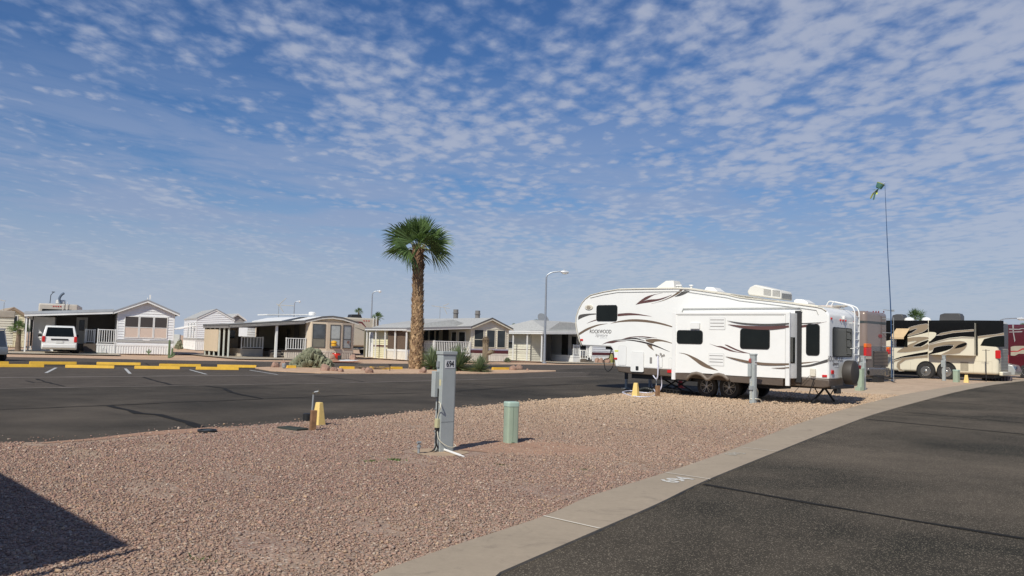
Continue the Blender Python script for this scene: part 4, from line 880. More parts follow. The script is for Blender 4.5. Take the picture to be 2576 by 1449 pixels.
for k, x0, x1, z0, z1, ls in ((c5, 1575, 1748, 460, 588, (476, 512, 548)), (c5, 1567, 1735, 858, 985, (870, 908, 940))):
    v_ = panel(k, x0, x1, z0, z1, SY, so, 'fridge_vent', white_p, .015, .014)
    m = MB()
    for zz_ in ls: a = S_(k(x0+10, zz_), SY); b = S_(k(x1-10, zz_), SY); m.box(a[0], b[0], SY-.018, SY-.0135, a[1]-.028, a[1]-.004)
    m.build('louvre', mat('louvre_grey', (.30,.29,.28), .6), v_)
for k, x, z, w, hh, c, y in ((c5,162,703,.06,.035,red_lens,0),(c5,537,910,.07,.035,red_lens,0),(c5,1137,1052,.10,.05,red_lens,.03),(q6,1240,1103,.075,.035,red_lens,0)):
    a = S_(k(x, z), y); MB().prism(rrect(a[0]-w, a[0]+w, a[1]-hh, a[1]+hh, .012), y-.025, y-.001).build('marker_light', c, bo, bevel=.006)
a = S_(c5(545,826)); MB().box(a[0]-.08, a[0]+.08, -.004, -.001, a[1]-.03, a[1]+.03).build('sticker', mat('yellow_sticker', (.65,.7,.15), .5), bo)
a = S_(c5(243,343)); MB().prism([(a[0]+.19*math.cos(t*.3927)*(1), a[1]+.10*math.sin(t*.3927)) for t in range(16)], -.03, -.001).build('scare_light', beige_tr, bo, bevel=.01); MB().prism([(a[0]+.09*math.cos(t*.5236), a[1]+.06*math.sin(t*.5236)) for t in range(12)], -.045, -.03).build('lamp_lens', mat('smoked_lens', (.33,.28,.22), .3), bo)
a = S_(q6(1116,1065)); o_ = MB().box(a[0]-.085, a[0]+.085, -.08, -.001, a[1]-.12, a[1]+.12).build('outlet_box', beige_tr, bo, bevel=.02)
MB().tube(catmull([(a[0]-.1,-.06,a[1]-.1),(a[0]-.5,-.08,a[1]-.55),(a[0]-.9,-.05,a[1]-1.0)],6), .008, 5).build('antenna_cord', black, bo); MB().tube([(a[0]+.05,-.08,a[1]-.2),(a[0]-.15,-.04,a[1]-.75)], .016, 5).build('power_cord', black, bo)
m = MB(); r0_ = random.Random(4)
for x, z in ((990,868),(1037,858),(1050,880),(1072,872),(1012,880)): a = S_(c5(x, z)); m.lathe([(.035,-.03),(.035,-.001)], a[0], a[1], 10, 'y')
m.each('hookup_port', mat('port_grey', (.3,.28,.26), .5), bo)
# writing
a = S_(q9(562,1225)); lettering('ROCKWOOD', .19, mat('decal_ink_dark', (.06,.05,.05), .5), bo, (a[0]+.02, -.003, a[1]), (math.pi/2,0,0), shear=.12, sx=.84, bold=.0022)
a = S_(q9(590,1303)); lettering('Signature', .15, mat('decal_ink_grey', (.33,.33,.34), .5), bo, (a[0], -.003, a[1]), (math.pi/2,0,0), shear=.45)
a = S_(q9(635,1360)); lettering('ULTRA LITE', .06, mat('decal_ink_pale', (.55,.56,.58), .5), bo, (a[0], -.003, a[1]), (math.pi/2,0,0), shear=.2)
def E_(p, x=XR): return V.end(p, x)
a = E_(q6(1352,915)); lettering('ROCKWOOD', .24, mat('decal_ink', (.13,.115,.11)), bo, (XR+.004, a[0]+.05, a[1]), (math.pi/2,0,math.pi/2), shear=.12, sx=.8)
a = E_(q6(1358,966)); lettering('Signature', .16, mat('decal_ink', (.13,.115,.11)), bo, (XR+.004, a[0], a[1]), (math.pi/2,0,math.pi/2), shear=.45, sx=.8)
a = E_(q6(1372,998)); lettering('ULTRA LITE', .07, mat('decal_ink_pale', (.35,.45,.6)), bo, (XR+.004, a[0], a[1]), (math.pi/2,0,math.pi/2), shear=.2)
# rear window, lights
a = E_(q6(1325,548)); b = E_(q6(1540,572)); c = E_(q6(1320,890))
f = MB().prismx(rrect(a[0], b[0], c[1], a[1]-.03, .10), XR+.001, XR+.02).build('rear_window', gasket, bo); MB().prismx(rrect(a[0]+.03, b[0]-.03, c[1]+.03, a[1]-.06, .08), XR+.0202, XR+.024).build('pane', mglass('mirror_glass', (.012,.014,.012), .06, .22), f)
for x, z, s_ in ((1310,467,.035),(1410,485,.03),(1437,488,.03),(1468,492,.03),(1565,500,.03)):
    a = E_(q6(x, z)); MB().tube([(XR+.001,a[0],a[1]),(XR+.035,a[0],a[1])], s_, 10).build('clearance_light', red_lens, bo)
a = E_(q6(1436,457)); MB().box(XR+.001, XR+.08, a[0]-.03, a[0]+.03, a[1]-.06, a[1]+.06).build('rear_camera', white_p, bo, bevel=.01)
for x, z in ((1320,1060),(1622,1005)): a = E_(q6(x, z)); MB().prismx(rrect(a[0]-.08, a[0]+.08, a[1]-.06, a[1]+.06, .03), XR+.001, XR+.04).build('tail_light', red_lens, bo, bevel=.01)
# ladder
ya = E_(q6(1575,600), XR+.14)[0]; yb = E_(q6(1605,600), XR+.14)[0]; zt = S_(q6(1150,332))[1]; yb = max(yb, ya+.30); ya = yb-.38; zlo = E_(q6(1605,940), XR+.14)[1]
m = MB()
for yy, zl_ in ((ya, zlo+.25), (yb, zlo)): m.tube(catmull([(XR-.75,yy,zt+.10),(XR-.66,yy,zt+.24),(XR-.5,yy,zt+.23),(XR+.0,yy,zt+.10),(XR+.14,yy,zt-.05),(XR+.16,yy,zt-.3),(XR+.15,yy,zt-1.2),(XR+.14,yy,zl_)], 5), .021, 8)
for i in range(6): z = zt-.25-i*(zt-zlo-.45)/5; m.tube([(XR+.155,ya,z),(XR+.155,yb,z)], .018, 6)
for z in (zt-.45, zlo+.4): m.tube([(XR,ya,z),(XR+.15,ya,z)], .012, 6); m.tube([(XR,yb,z),(XR+.15,yb,z)], .012, 6)
m.build('ladder', white_p, rv, smooth='auto')
# spare wheel, bumper
a = E_(q6(1540,1065), XR+.30)
sp_ = MB(); prof = [(.30,.10),(.365,.13),(.375,.18),(.375,.36),(.36,.40),(.28,.43)]
n = 28; vs = []; fs = []
for r_, h_ in prof:
    for k in range(n): t_ = 2*math.pi*k/n; vs.append((XR+h_, a[0]+r_*math.cos(t_), a[1]+r_*math.sin(t_)))
for i in range(len(prof)-1):
    for k in range(n): fs.append((i*n+k, i*n+(k+1)%n, (i+1)*n+(k+1)%n, (i+1)*n+k))
fs += [tuple(range(n))[::-1], tuple(range((len(prof)-1)*n, len(prof)*n))]; sp_.add(vs, fs).build('spare_tyre_cover', mat('brown_vinyl', (.05,.043,.037), .6, var=.15), rv, smooth='auto')
MB().box(XR-.02, XR+.12, .15, 1.75, .50, .60).build('bumper', dk_metal, rv, bevel=.02); MB().box(XR+.0, XR+.14, .35, .60, .36, .50).build('hitch_receiver', black, rv, bevel=.01)
# roof things
def rxz(p, y): return V.side(p, y)
a = rxz(q6(420,210), 1.0); b = rxz(q6(795,255), 1.0); slope = (b[1]-a[1])/(b[0]-a[0]); zc = rxz(q6(600,105), 1.0)[1]
ax0, ax1 = a[0], b[0]; az0 = a[1]-.02; hh = .34
prof = [(ax0,az0+.14),(ax0+.10,az0+.28),(ax0+.28,az0+hh+.02),(ax0+.9,az0+hh-.02+slope*.9),(ax1-.06,az0+hh-.04+slope*(ax1-ax0)),(ax1,az0+.24+slope*(ax1-ax0)),(ax1,az0+slope*(ax1-ax0)),(ax0+.05,az0+.0)]
acb = MB().prism(prof, .72, 1.62).build('air_conditioner', mat('ac_plastic', (.72,.70,.64), .5, var=.03), rv, bevel=.05, seg=3)
m = MB()
for i in range(9):
    for x0_, x1_ in ((.50,.72),(.76,.98)): u0 = ax0+(ax1-ax0)*x0_; u1 = ax0+(ax1-ax0)*x1_; zz_ = az0+.08+i*.024+slope*(u0-ax0); m.add([(u0,.716,zz_),(u1,.716,zz_+slope*(u1-u0)),(u1,.716,zz_+slope*(u1-u0)+.012),(u0,.716,zz_+.012)], [(0,1,2,3)])
    m.box(ax1+.001, ax1+.004, .80, 1.54, az0+.04+slope*(ax1-ax0)+i*.02, az0+.05+slope*(ax1-ax0)+i*.02)
m.build('grille', mat('grille_grey', (.25,.25,.24), .6), acb)
a = rxz(c5(1030,122), 1.2); b = rxz(c5(1240,125), 1.2); zt_ = rxz(c5(1190,52), 1.2)[1]
MB().add(*(lambda x0,x1,z0,z1: ([(x0,.85,z0),(x1,.85,z0),(x1,1.5,z0),(x0,1.5,z0),(x0+.38,.95,z1),(x1-.10,.95,z1),(x1-.10,1.4,z1),(x0+.38,1.4,z1)], [(0,3,2,1),(4,5,6,7),(0,1,5,4),(1,2,6,5),(2,3,7,6),(3,0,4,7)]))(a[0], b[0], a[1]-.06, zt_)).build('front_vent_cover', mat('ac_plastic', (.72,.70,.64)), rv, bevel=.02)
for k, x0, x1, z0, z1 in ((c5,1555,1700,165,122), (q6,930,1090,290,255)):
    a = rxz(k(x0, z0), 1.2); b = rxz(k(x1, z0), 1.2); tz = rxz(k(x0, z1), 1.2)[1]; w = b[0]-a[0]
    MB().add([(a[0],.95,a[1]-.14),(b[0],.95,a[1]-.2),(b[0],1.5,a[1]-.2),(a[0],1.5,a[1]-.14),(a[0]+.02,.95,a[1]+.05),(b[0],.95,a[1]-.02),(b[0],1.5,a[1]-.02),(a[0]+.02,1.5,a[1]+.05),(a[0]+w*.15,1.0,tz),(b[0]-w*.35,1.0,tz-.02),(b[0]-w*.35,1.45,tz-.02),(a[0]+w*.15,1.45,tz)],
             [(0,3,2,1),(0,1,5,4),(1,2,6,5),(2,3,7,6),(3,0,4,7),(4,5,9,8),(5,6,10,9),(6,7,11,10),(7,4,8,11),(8,9,10,11)]).build('roof_vent', white_p, rv)
for x in (1222,1250,1372): a = rxz(c5(x,128), .9); MB().lathe([(.04,a[1]-.1),(.04,a[1]+.06),(.08,a[1]+.07),(.07,a[1]+.11)], a[0], .9, 10).build('vent_pipe', white_p, rv)
# wheels
WX = (S_((1778.5,972), .1)[0], S_((1835,977), .1)[0])
def wheel(x, y, r, parent, rim_r, spokes=5, w=.24, rim_m=alu, flip=1, name='wheel', zc=None):
    zc = zc or r
    ty = MB().lathe([(r*.62,y+w*flip),(r*.93,y+w*flip),(r,y+w*.85*flip),(r,y+w*.12*flip),(r*.95,y),(rim_r,y-.0*flip),(rim_r*.9,y+.06*flip)], x, zc, 32, 'y').build(name, rubber, parent, smooth='auto')
    m = MB(); m.lathe([(rim_r,y-.006*flip),(rim_r*.97,y-.012*flip),(rim_r*.91,y+.02*flip)], x, zc, 28, 'y', caps=False)
    if spokes:
        for k in range(spokes):
            for s_ in (-1, 1):
                a0 = 2*math.pi*k/spokes+math.pi/2+s_*.10; a1 = 2*math.pi*k/spokes+math.pi/2+s_*.19
                m.tube([(x+rim_r*.12*math.cos(a0), y+.0*flip, zc+rim_r*.12*math.sin(a0)), (x+rim_r*.9*math.cos(a1), y-.0, zc+rim_r*.9*math.sin(a1))], [.012,.011], 5)
        m.lathe([(rim_r*.2,y-.01*flip),(rim_r*.1,y-.025*flip)], x, zc, 12, 'y')
    rm = m.build('rim', rim_m, ty, smooth='auto')
    MB().lathe([(rim_r*.90,y+.03*flip),(rim_r*.86,y+.055*flip)], x, zc, 20, 'y').build('hub_well', mat('hub_dark', (.02,.02,.02), .6), ty)
    return ty
for x in WX: wheel(x, .08, .37, rv, .235); wheel(x, TW-.08, .37, rv, .235, flip=-1)
xm = sum(WX)/2; m = MB()
for s_ in (-1, 1): m.tube([(xm-.05*s_,.16,.14),(xm,.16,.36),(xm+.04*s_,.16,.60)], .014, 6); m.tube([(xm-.05*s_,.16,.14),(xm-.07*s_,.16,.10)], .02, 6)
m.build('wheel_chock', mat('blue_steel', (.3,.36,.45), .4, .5), rv)
# chassis, jacks, stabilisers
zfr = .62; m = MB(); xf0 = S_(c5(560,1055))[0]
for yy in (.45, TW-.5): m.box(xf0+.3, XR-.1, yy, yy+.07, .48, .70)
for x in (WX[0]-.8, WX[0]-.1, WX[1]+.3, WX[1]+1.4): m.box(x, x+.06, .3, TW-.3, .50, .62)
m.tube([(WX[0],.2,.37),(WX[0],TW-.2,.37)], .05, 8); m.tube([(WX[1],.2,.37),(WX[1],TW-.2,.37)], .05, 8); m.box(WX[1]+.5, WX[1]+1.4, .7, 1.7, .38, .60); m.box(xf0+.8, WX[0]-.9, .3, TW-.3, .50, .74)
m.build('chassis', dk_metal, rv)
for px_, y in ((c5(652,1240), None), (c5(912,1225), None)):
    g = V.loc(G(px_)); m = MB(); m.box(g.x-.05, g.x+.05, g.y-.05, g.y+.05, .38, .85); m.build('landing_leg', dk_metal, rv)
    m = MB(); m.box(g.x-.038, g.x+.038, g.y-.038, g.y+.038, .03, .40); m.box(g.x-.13, g.x+.13, g.y-.13, g.y+.13, 0, .035); m.build('landing_foot', galv, rv, bevel=.005)
f1 = V.loc(G(q6(1120,1368))); f2 = V.loc(G(q6(1310,1350))); xs_ = XR-.62; m = MB(); ym = TW/2
for yf in (.25, TW-.45): m.tube([(xs_, ym+(.12 if yf < 1 else -.12)-.0, .55), (xs_, yf, .05)], .035, 6); m.tube([(xs_+.02, ym+(.9 if yf > 1 else -.9), .55), (xs_+.02, (yf+ym)/2, .24)], .018, 5); m.lathe([(.07,0),(.07,.03),(.03,.05)], xs_, yf, 10)
m.tube([(xs_,.2,.56),(xs_,TW-.2,.56)], .03, 6); m.build('stabiliser', dk_metal, rv)
xs_ = WX[0]-1.6; m = MB()
for yf in (.25, TW-.45): m.tube([(xs_, TW-yf-.2, .62), (xs_, yf, .05)], .03, 6); m.tube([(xs_-.4, TW-yf-.2, .62), (xs_-.4, yf, .05)], .03, 6)
m.build('stabiliser', dk_metal, rv)
a = S_(c5(350,768)); m = MB(); m.box(a[0]-.3, a[0]+.5, .85, 1.6, a[1]-.12, a[1]+.02); m.lathe([(.05,a[1]-.35),(.05,a[1]-.1)], a[0]+.1, TW/2, 10); m.lathe([(.09,a[1]-.4),(.09,a[1]-.34)], a[0]+.1, TW/2, 10); m.build('kingpin', dk_metal, rv)
a = S_(c5(440,800), .5); b = S_(c5(455,1045), .5); m = MB(); m.tube(catmull([(a[0]+.2,.5,a[1]+.05),(a[0]+.1,.5,a[1]-.35),(a[0]-.12,.5,b[1]+.4),(a[0]-.05,.5,b[1]+.05),(a[0]+.12,.5,b[1]),(a[0]+.30,.5,b[1]+.25),(a[0]+.28,.5,b[1]+.9),(a[0]+.22,.5,a[1]-.1)], 8), .018, 6); m.build('breakaway_cable', black, rv)
# hoses, sewer pipe, cone near the trailer
g0 = G(c5(990,1210)); tapg = G((1650,990))
P = [Vector(G(c5(*p)))+Vector((0,0,.03)) for p in ((960,1330),(850,1345),(720,1335),(640,1310),(615,1290),(700,1275),(780,1290),(900,1300),(960,1280),(980,1290))]
P = [tapg+Vector((.08,0,.95)), tapg+Vector((.17,-.05,.6)), tapg+Vector((.16,-.1,.2))]+P
m = MB().tube(catmull([tuple(p) for p in P], 6), .022, 8)
up = [Vector(G(c5(940,1330)))+Vector((0,0,.03)), Vector(G(c5(925,1290)))+Vector((0,0,.1)), Vector(G(c5(925,1250)))+Vector((0,0,.25))]
vtop = V.world(*(lambda a: (a[0], -.04, a[1]))(S_(c5(1010,880))))
m.tube(catmull([tuple(p) for p in [Vector(G(c5(980,1300)))+Vector((0,0,.04)), Vector(G(c5(930,1275)))+Vector((0,0,.3)), Vector(G(c5(960,1290)))+Vector((0,0,.62)), Vector(G(c5(1010,1290)))+Vector((0,0,.55))]], 6), .022, 8)
m.tube(catmull([tuple(vtop), tuple(vtop+Vector((-.03,-.1,-.8))), tuple(Vector(G(c5(950,1290)))+Vector((-.1,.2,.75))), tuple(Vector(G(c5(925,1262)))+Vector((0,0,.12)))], 8), .022, 8)
tag(m.build('water_hose', mat('white_hose', (.62,.62,.72), .4), smooth=True), 'pale white-blue water hose coiled on the gravel and plugged into the white trailer', 'hose')
s0 = G(c5(800,1280)); s1_ = V.world(WX[0]-1.9, 1.0, .03); m = MB(); pts = []
for i in range(40): t_ = i/39; pts.append(tuple(s0.lerp(s1_, t_)+Vector((0,0,.08+.05*math.sin(t_*9)))))
m.tube(pts, [.065 if i % 2 else .05 for i in range(40)], 8); tag(m.build('sewer_hose', mat('black_hose', (.025,.028,.028), .5)), 'ribbed black sewer hose running under the white trailer', 'hose')
m = MB(); gs = V.world(WX[0]-.75, .9, 0)
t = thing('traffic_cone', 'small dark red traffic cone in the shade under the white trailer', 'cone', G(c5(1252,1235)))
MB().lathe([(.13,.02),(.03,.5)], 0, 0, 16).build('cone_body', mat('cone_red', (.5,.03,.02), .5), t, smooth='auto'); MB().box(-.17,.17,-.17,.17,0,.025).build('cone_base', mat('cone_red', (.5,.03,.02)), t)
st_ = thing('plank_stack', 'dark plastic crate of hose supports lying in the shade by the trailer wheels', 'hose support', V.world(WX[0]-1.3, .45, 0), V.a)
m = MB()
for i in range(14): m.box(-1.0+i*.14, -.97+i*.14, -.1, .1, 0, .22-.008*i); 
m.tube([(-1.0,-.1,.2),(.9,-.1,.1)], .015, 5); m.tube([(-1.0,.1,.2),(.9,.1,.1)], .015, 5); m.build('slats', dk_metal, st_)
st_.name = 'hose_support'
m = MB(); pts = [(G(q6(x, y))+Vector((0,0,.02))) for x, y in ((480,1385),(600,1400),(720,1415),(900,1412),(1050,1408),(960,1385),(850,1380),(1000,1365))]; m.tube(catmull([tuple(p) for p in pts], 5), .014, 5)
tag(m.build('power_cord', black), 'black power cord lying on the gravel behind the pedestal by the white trailer', 'cord')
# ------------------------------------------------------------------ houses
def laps(m, poly, y, pitch=.18, dep=.035, fn=None):
    """clapboards over a convex outline (x,z) in the plane y, facing -y"""
    zs = [p[1] for p in poly]; z0 = min(zs); z1 = max(zs); fn = fn or (lambda x, y, z: (x, y, z)); n = len(poly)
    def span(z):
        xs = []
        for i in range(n):
            a, b = poly[i], poly[(i+1)%n]
            if abs(a[1]-b[1]) < 1e-9:
                if abs(a[1]-z) < 1e-6: xs += [a[0], b[0]]
            elif min(a[1],b[1])-1e-6 <= z <= max(a[1],b[1])+1e-6: xs.append(a[0]+(b[0]-a[0])*(z-a[1])/(b[1]-a[1]))
        return (min(xs), max(xs)) if xs else (0, 0)
    z = z0; vs = []; fs = []
    while z < z1-.005:
        zt = min(z+pitch, z1); a = span(z+1e-5); b = span(zt-1e-5); o = len(vs)
        vs += [fn(a[0],y-dep,z), fn(a[1],y-dep,z), fn(b[1],y,zt), fn(b[0],y,zt), fn(a[0],y,z), fn(a[1],y,z)]; fs += [(o,o+1,o+2,o+3), (o,o+4,o+5,o+1)]; z = zt
    m.add(vs, fs); return m
def ribs(m, x0, x1, z0, z1, y, p=.16, fn=None):
    fn = fn or (lambda x, y, z: (x, y, z)); vs = []; fs = []; x = x0; prev = None
    pts = []
    while x < x1: pts += [(x, y), (x+p*.55, y), (x+p*.62, y-.02), (x+p*.93, y-.02)]; x += p
    pts = [(min(a, x1), b) for a, b in pts]
    for a, b in pts: vs += [fn(a, b, z0), fn(a, b, z1)]
    for i in range(len(pts)-1): fs.append((2*i, 2*i+2, 2*i+3, 2*i+1))
    m.add(vs, fs); return m
win_dark = mat('tinted_window', (.035,.042,.045), .08, var=.3, scale=1.5); win_blind = mat('pale_blind', (.42,.45,.44), .3, var=.12, scale=4); frame_dk = mat('dark_window_frame', (.075,.075,.07), .5)
screen_dk = mat('dark_screen', (.05,.05,.048), .8); deck_m = mat('deck_brown', (.10,.08,.065), .7, var=.15)
def window(par, x0, x1, z0, z1, y, fr=white_p, lower=None, mid=None, up=win_dark, fn=None, t=.05):
    f = MB(); f.box(x0-t, x0, y-.045, y-.002, z0-t, z1+t); f.box(x1, x1+t, y-.045, y-.002, z0-t, z1+t); f.box(x0, x1, y-.045, y-.002, z0-t, z0); f.box(x0, x1, y-.045, y-.002, z1, z1+t)
    if mid: f.box(x0, x1, y-.04, y-.003, mid-.02, mid+.02)
    if fn: f.v = [fn(*v) for v in f.v]
    w = f.build('window', fr, par)
    for a, b, mm in ((z0, mid or z1, lower or up), (mid, z1, up)) if mid else ((z0, z1, up),):
        g = MB().box(x0+.002, x1-.002, y-.024, y-.004, a+.002 if a == z0 else a+.021, b-.002 if b == z1 else b-.021)
        if fn: g.v = [fn(*v) for v in g.v]
        g.build('pane', mm, w)
    return w
def post(par, x, y, z0, z1, m=white_p, w=.09, name='post'): return MB().box(x-w/2, x+w/2, y-w/2, y+w/2, z0, z1).build(name, m, par)
def railing(par, p0, p1, z0, h=.92, n=None, m=white_p, gap=.13):
    d = Vector(p1)-Vector(p0); L_ = d.length; u = d.normalized(); v = Vector((-u.y, u.x)); n = n or int(L_/gap); b = MB()
    def bar(t0, t1, w, za, zb):
        a = Vector(p0)+u*t0; c = Vector(p0)+u*t1; q = [a-v*w, c-v*w, c+v*w, a+v*w]
        b.add([(p.x, p.y, za) for p in q]+[(p.x, p.y, zb) for p in q], [(0,3,2,1),(4,5,6,7),(0,1,5,4),(1,2,6,5),(2,3,7,6),(3,0,4,7)])
    bar(0, L_, .035, z0+h-.05, z0+h); bar(0, L_, .025, z0+.08, z0+.12)
    for i in range(n+1): t = L_*i/n; bar(max(0,t-.022), min(L_,t+.022), .02, z0+.12, z0+h-.05)
    for t in (0, L_-.07): bar(t, t+.07, .036, z0, z0+h+.03)
    return b.build('railing', m, par)
def steps(par, x0, x1, y0, n, z, run=.26, m=deck_m, edge=None):
    s = MB()
    for i in range(n): s.box(x0, x1, y0-run*(n-i), y0, z*i/(n), z*(i+1)/(n)-.001)
    st = s.build('steps', m, par)
    if edge: 
        e = MB()
        for i in range(n): e.box(x0, x1, y0-run*(n-i)-.012, y0-run*(n-i)+.02, z*(i+1)/n-.03, z*(i+1)/n+.002)
        e.build('step_edge', edge, st)
    return st
def gable_house(fr, name, label, W, D, zs, ze, zp, sid, skirt, roof_m, fas, fas2, over=.28, arch=False, cat='house', group=None, lap=.18, sideL=True):
    t = fthing(fr, name, label, cat, group)
    pk = [(W/2, zp)] if not arch else [(W*.72, ze+(zp-ze)*.8), (W*.5, zp), (W*.28, ze+(zp-ze)*.8)]
    core = [(0.02, .02), (W-.02, .02), (W-.02, ze)]+[(x, z-.02) for x, z in pk]+[(.02, ze)]
    wl = MB().prism(core, .02, D).build('wall', sid, t)
    m = MB(); laps(m, [(0, zs+.10), (W, zs+.10), (W, ze), *pk, (0, ze)], 0, lap)
    laps(m, [(0, zs+.10), (D, zs+.10), (D, ze), (0, ze)], 0, lap, fn=lambda x, y, z: (y, D-x, z)); laps(m, [(0, zs+.10), (D, zs+.10), (D, ze), (0, ze)], 0, lap, fn=lambda x, y, z: (W-y, x, z))
    m.build('siding', sid, t)
    m = MB(); ribs(m, 0, W, .0, zs, -.012); ribs(m, 0, D, 0, zs, -.012, fn=lambda x, y, z: (y, D-x, z)); ribs(m, 0, D, 0, zs, -.012, fn=lambda x, y, z: (W-y, x, z)); m.box(-.03, W+.03, -.035, .0, zs, zs+.10); m.box(-.03, .0, 0, D, zs, zs+.1); m.build('skirting', skirt, t)
    m = MB()
    for x in (-.012, W-.07): m.box(x, x+.082, -.03, .03, zs+.10, ze)
    m.build('corner_trim', fas2, t)
    sl = (zp-ze)/(W/2); ex = over
    pr = [(-ex, ze-sl*ex*(.3 if arch else 1))]+pk[::-1]+[(W+ex, ze-sl*ex*(.3 if arch else 1))]
    up = [(x, z+.16) for x, z in pr]; lo = [(x, z+.02) for x, z in pr]
    r = MB()
    for i in range(len(pr)-1): r.prism([lo[i], lo[i+1], up[i+1], up[i]], -over, D+over)
    rf = r.build('roof', roof_m, t)
    f = MB()
    for i in range(len(pr)-1):
        a, b = pr[i], pr[i+1]; f.prism([(a[0], a[1]-.04), (b[0], b[1]-.04), (b[0], b[1]+.075), (a[0], a[1]+.075)], -over-.03, -over-.003)
    f.build('fascia', fas2, t)
    f = MB()
    for i in range(len(pr)-1):
        a, b = pr[i], pr[i+1]; f.prism([(a[0], a[1]+.078), (b[0], b[1]+.078), (b[0], b[1]+.18), (a[0], a[1]+.18)], -over-.05, -over-.003)
    f.build('drip_edge', fas, t)
    return t
def carport(t, x0, x1, zl, zr, y0, D, posts, fas, fas2, top=white_p, th=.20, side=True, pm=white_p, braces=True):
    r = MB().prism([(x0, zl), (x1, zr), (x1, zr+.05), (x0, zl+.05)], y0+.02, D).build('carport_roof', top, t)
    f = MB(); f.prism([(x0, zl-th+.06), (x1, zr-th+.06), (x1, zr-th*.5+.05), (x0, zl-th*.5+.05)], y0-.03, y0+.018); f.box(x0-.03, x0-.002, y0+.02, D, zl-th+.06, zl-th*.4+.05); f.build('carport_fascia', fas2, r)
    f = MB(); f.prism([(x0-.03, zl-th*.5+.053), (x1, zr-th*.5+.053), (x1, zr+.075), (x0-.03, zl+.075)], y0-.055, y0+.018); f.box(x0-.055, x0-.002, y0+.02, D, zl-th*.4+.053, zl+.075); f.build('carport_trim', fas, r)
    for x, y in posts:
        post(t, x, y, 0, zl+(zr-zl)*(x-x0)/(x1-x0)-.05, pm)
    return r
shade_w = mat('shaded_siding', (.15,.14,.13), .7, var=.1)  # wall colour darkened to stand for the shade under the carport roof
def backwall(t, x0, x1, y, zl, zr, m_, holes=None):
    b = MB(); f = lambda x: zl+(zr-zl)*(x-x0)/(x1-x0)-.06
    if holes:
        a, c, z0, z1 = holes; b.prism([(x0,0),(a,0),(a,f(a)),(x0,f(x0))], y, y+.1); b.prism([(c,0),(x1,0),(x1,f(x1)),(c,f(c))], y, y+.1); b.box(a, c, y, y+.1, 0, z0); b.box(a, c, y, y+.1, z1, f(a))
    else: b.prism([(x0,0),(x1,0),(x1,f(x1)),(x0,f(x0))], y, y+.1)
    return b.build('back_wall', m_, t)
def lot(fr, x0, x1, y0, y1, m, name='driveway', dz=.02):
    patch(name, [tuple(fr.world(x, y)[:2]) for x, y in ((x0,y0),(x1,y0),(x1,y1),(x0,y1))], dz, m, 3)
TH = 36
# --- first house, white gable with a carport and a van
H1 = Frame(-27.0, 58.7, 26, .2)
h1 = gable_house(H1, 'house', 'white park-model house with a steep front gable and three half-blinded windows', 3.66, 10.5, .54, 2.86, 3.62, white_sid, white_p, shingle, grey_roof, white_p, over=.30)
for x0, x1 in ((.50,1.33),(1.45,2.26),(2.38,3.17)): window(h1, x0, x1, 1.15, 2.56, -.02, white_p, shade_tan, 1.84, mat('window_reflect', (.06,.05,.045), .07))
MB().box(0, 3.66, -.04, -.022, .80, .96).build('accent_board', mat('grey_accent', (.42,.42,.40), .6), h1); MB().box(1.68, 2.12, -.055, -.041, .94, 1.0).build('name_plate', white_p, h1)
m = MB(); m.tube([(1.83,-.2,3.7),(1.83,-.2,3.92)], .03, 6); m.tube([(1.98,-.15,3.7),(1.98,-.15,3.9)], .015, 6); m.box(1.93,2.03,-.18,-.12,3.82,4.12); m.build('roof_antenna', white_p, h1)
y2 = min(3.0, max(1.0, H1.end(kA(378,930), -5.42)[0])); print('y2', y2)
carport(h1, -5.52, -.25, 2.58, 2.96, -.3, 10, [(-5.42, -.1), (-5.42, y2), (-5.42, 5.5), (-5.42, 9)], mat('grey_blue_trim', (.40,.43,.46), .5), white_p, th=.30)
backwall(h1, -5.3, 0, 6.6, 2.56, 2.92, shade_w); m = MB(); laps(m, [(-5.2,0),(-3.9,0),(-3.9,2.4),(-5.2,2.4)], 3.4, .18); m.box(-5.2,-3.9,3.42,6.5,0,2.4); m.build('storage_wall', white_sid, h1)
MB().box(-5.33, -5.28, y2+.1, y2+1.5, .35, 2.15).build('side_screen', screen_dk, h1); MB().box(-5.35,-5.26,y2+.05,y2+1.8,2.16,2.5).build('side_valance', white_p, h1)
dr = MB().box(-2.6, -1.85, 6.54, 6.599, .55, 2.5).build('door', white_p, h1); MB().box(-2.4,-2.05,6.52,6.539,1.5,2.3).build('pane', win_dark, dr)
MB().box(-1.22, -.03, -.05, 3.6, .56, .66).build('porch_deck', white_p, h1); m = MB(); ribs(m, -1.2, -.03, 0, .56, -.03); m.box(-1.19,-.03,-.02,3.5,0,.55); m.build('porch_skirt', white_p, h1)
railing(h1, (-1.18,-.02), (-.03,-.02), .66, .98); railing(h1, (-1.95,1.4), (-1.3,1.4), .66, .95); steps(h1, -1.98, -1.24, .9, 4, .62)
MB().box(-2.0, -1.23, .92, 3.4, .0, .66).build('porch_landing', deck_m, h1)
m = MB().tube(catmull([(-.7,-.12,.42),(-.8,-.3,.25),(-.75,-.6,.03),(-.3,-.5,.02),(-.1,-.55,.03)], 5), .018, 6); m.build('garden_hose', mat('grey_hose', (.3,.33,.33)), h1)
m = MB().tube([(.9-2.1+math.cos(a)*.48*1.5, -.75+math.sin(a)*.30, .03) for a in [i*.35 for i in range(36)]], .03, 6); o = m.build('coiled_hose', mat('green_hose', (.06,.09,.07), .5)); o.parent = None; o.matrix_world = Matrix.Translation((H1.x,H1.y,H1.z)) @ Matrix.Rotation(H1.a, 4, 'Z'); tag(o, 'flat coil of dark green hose on the concrete by the white porch', 'hose')
lot(H1, -6.6, .2, -5.0, 10, conc2)
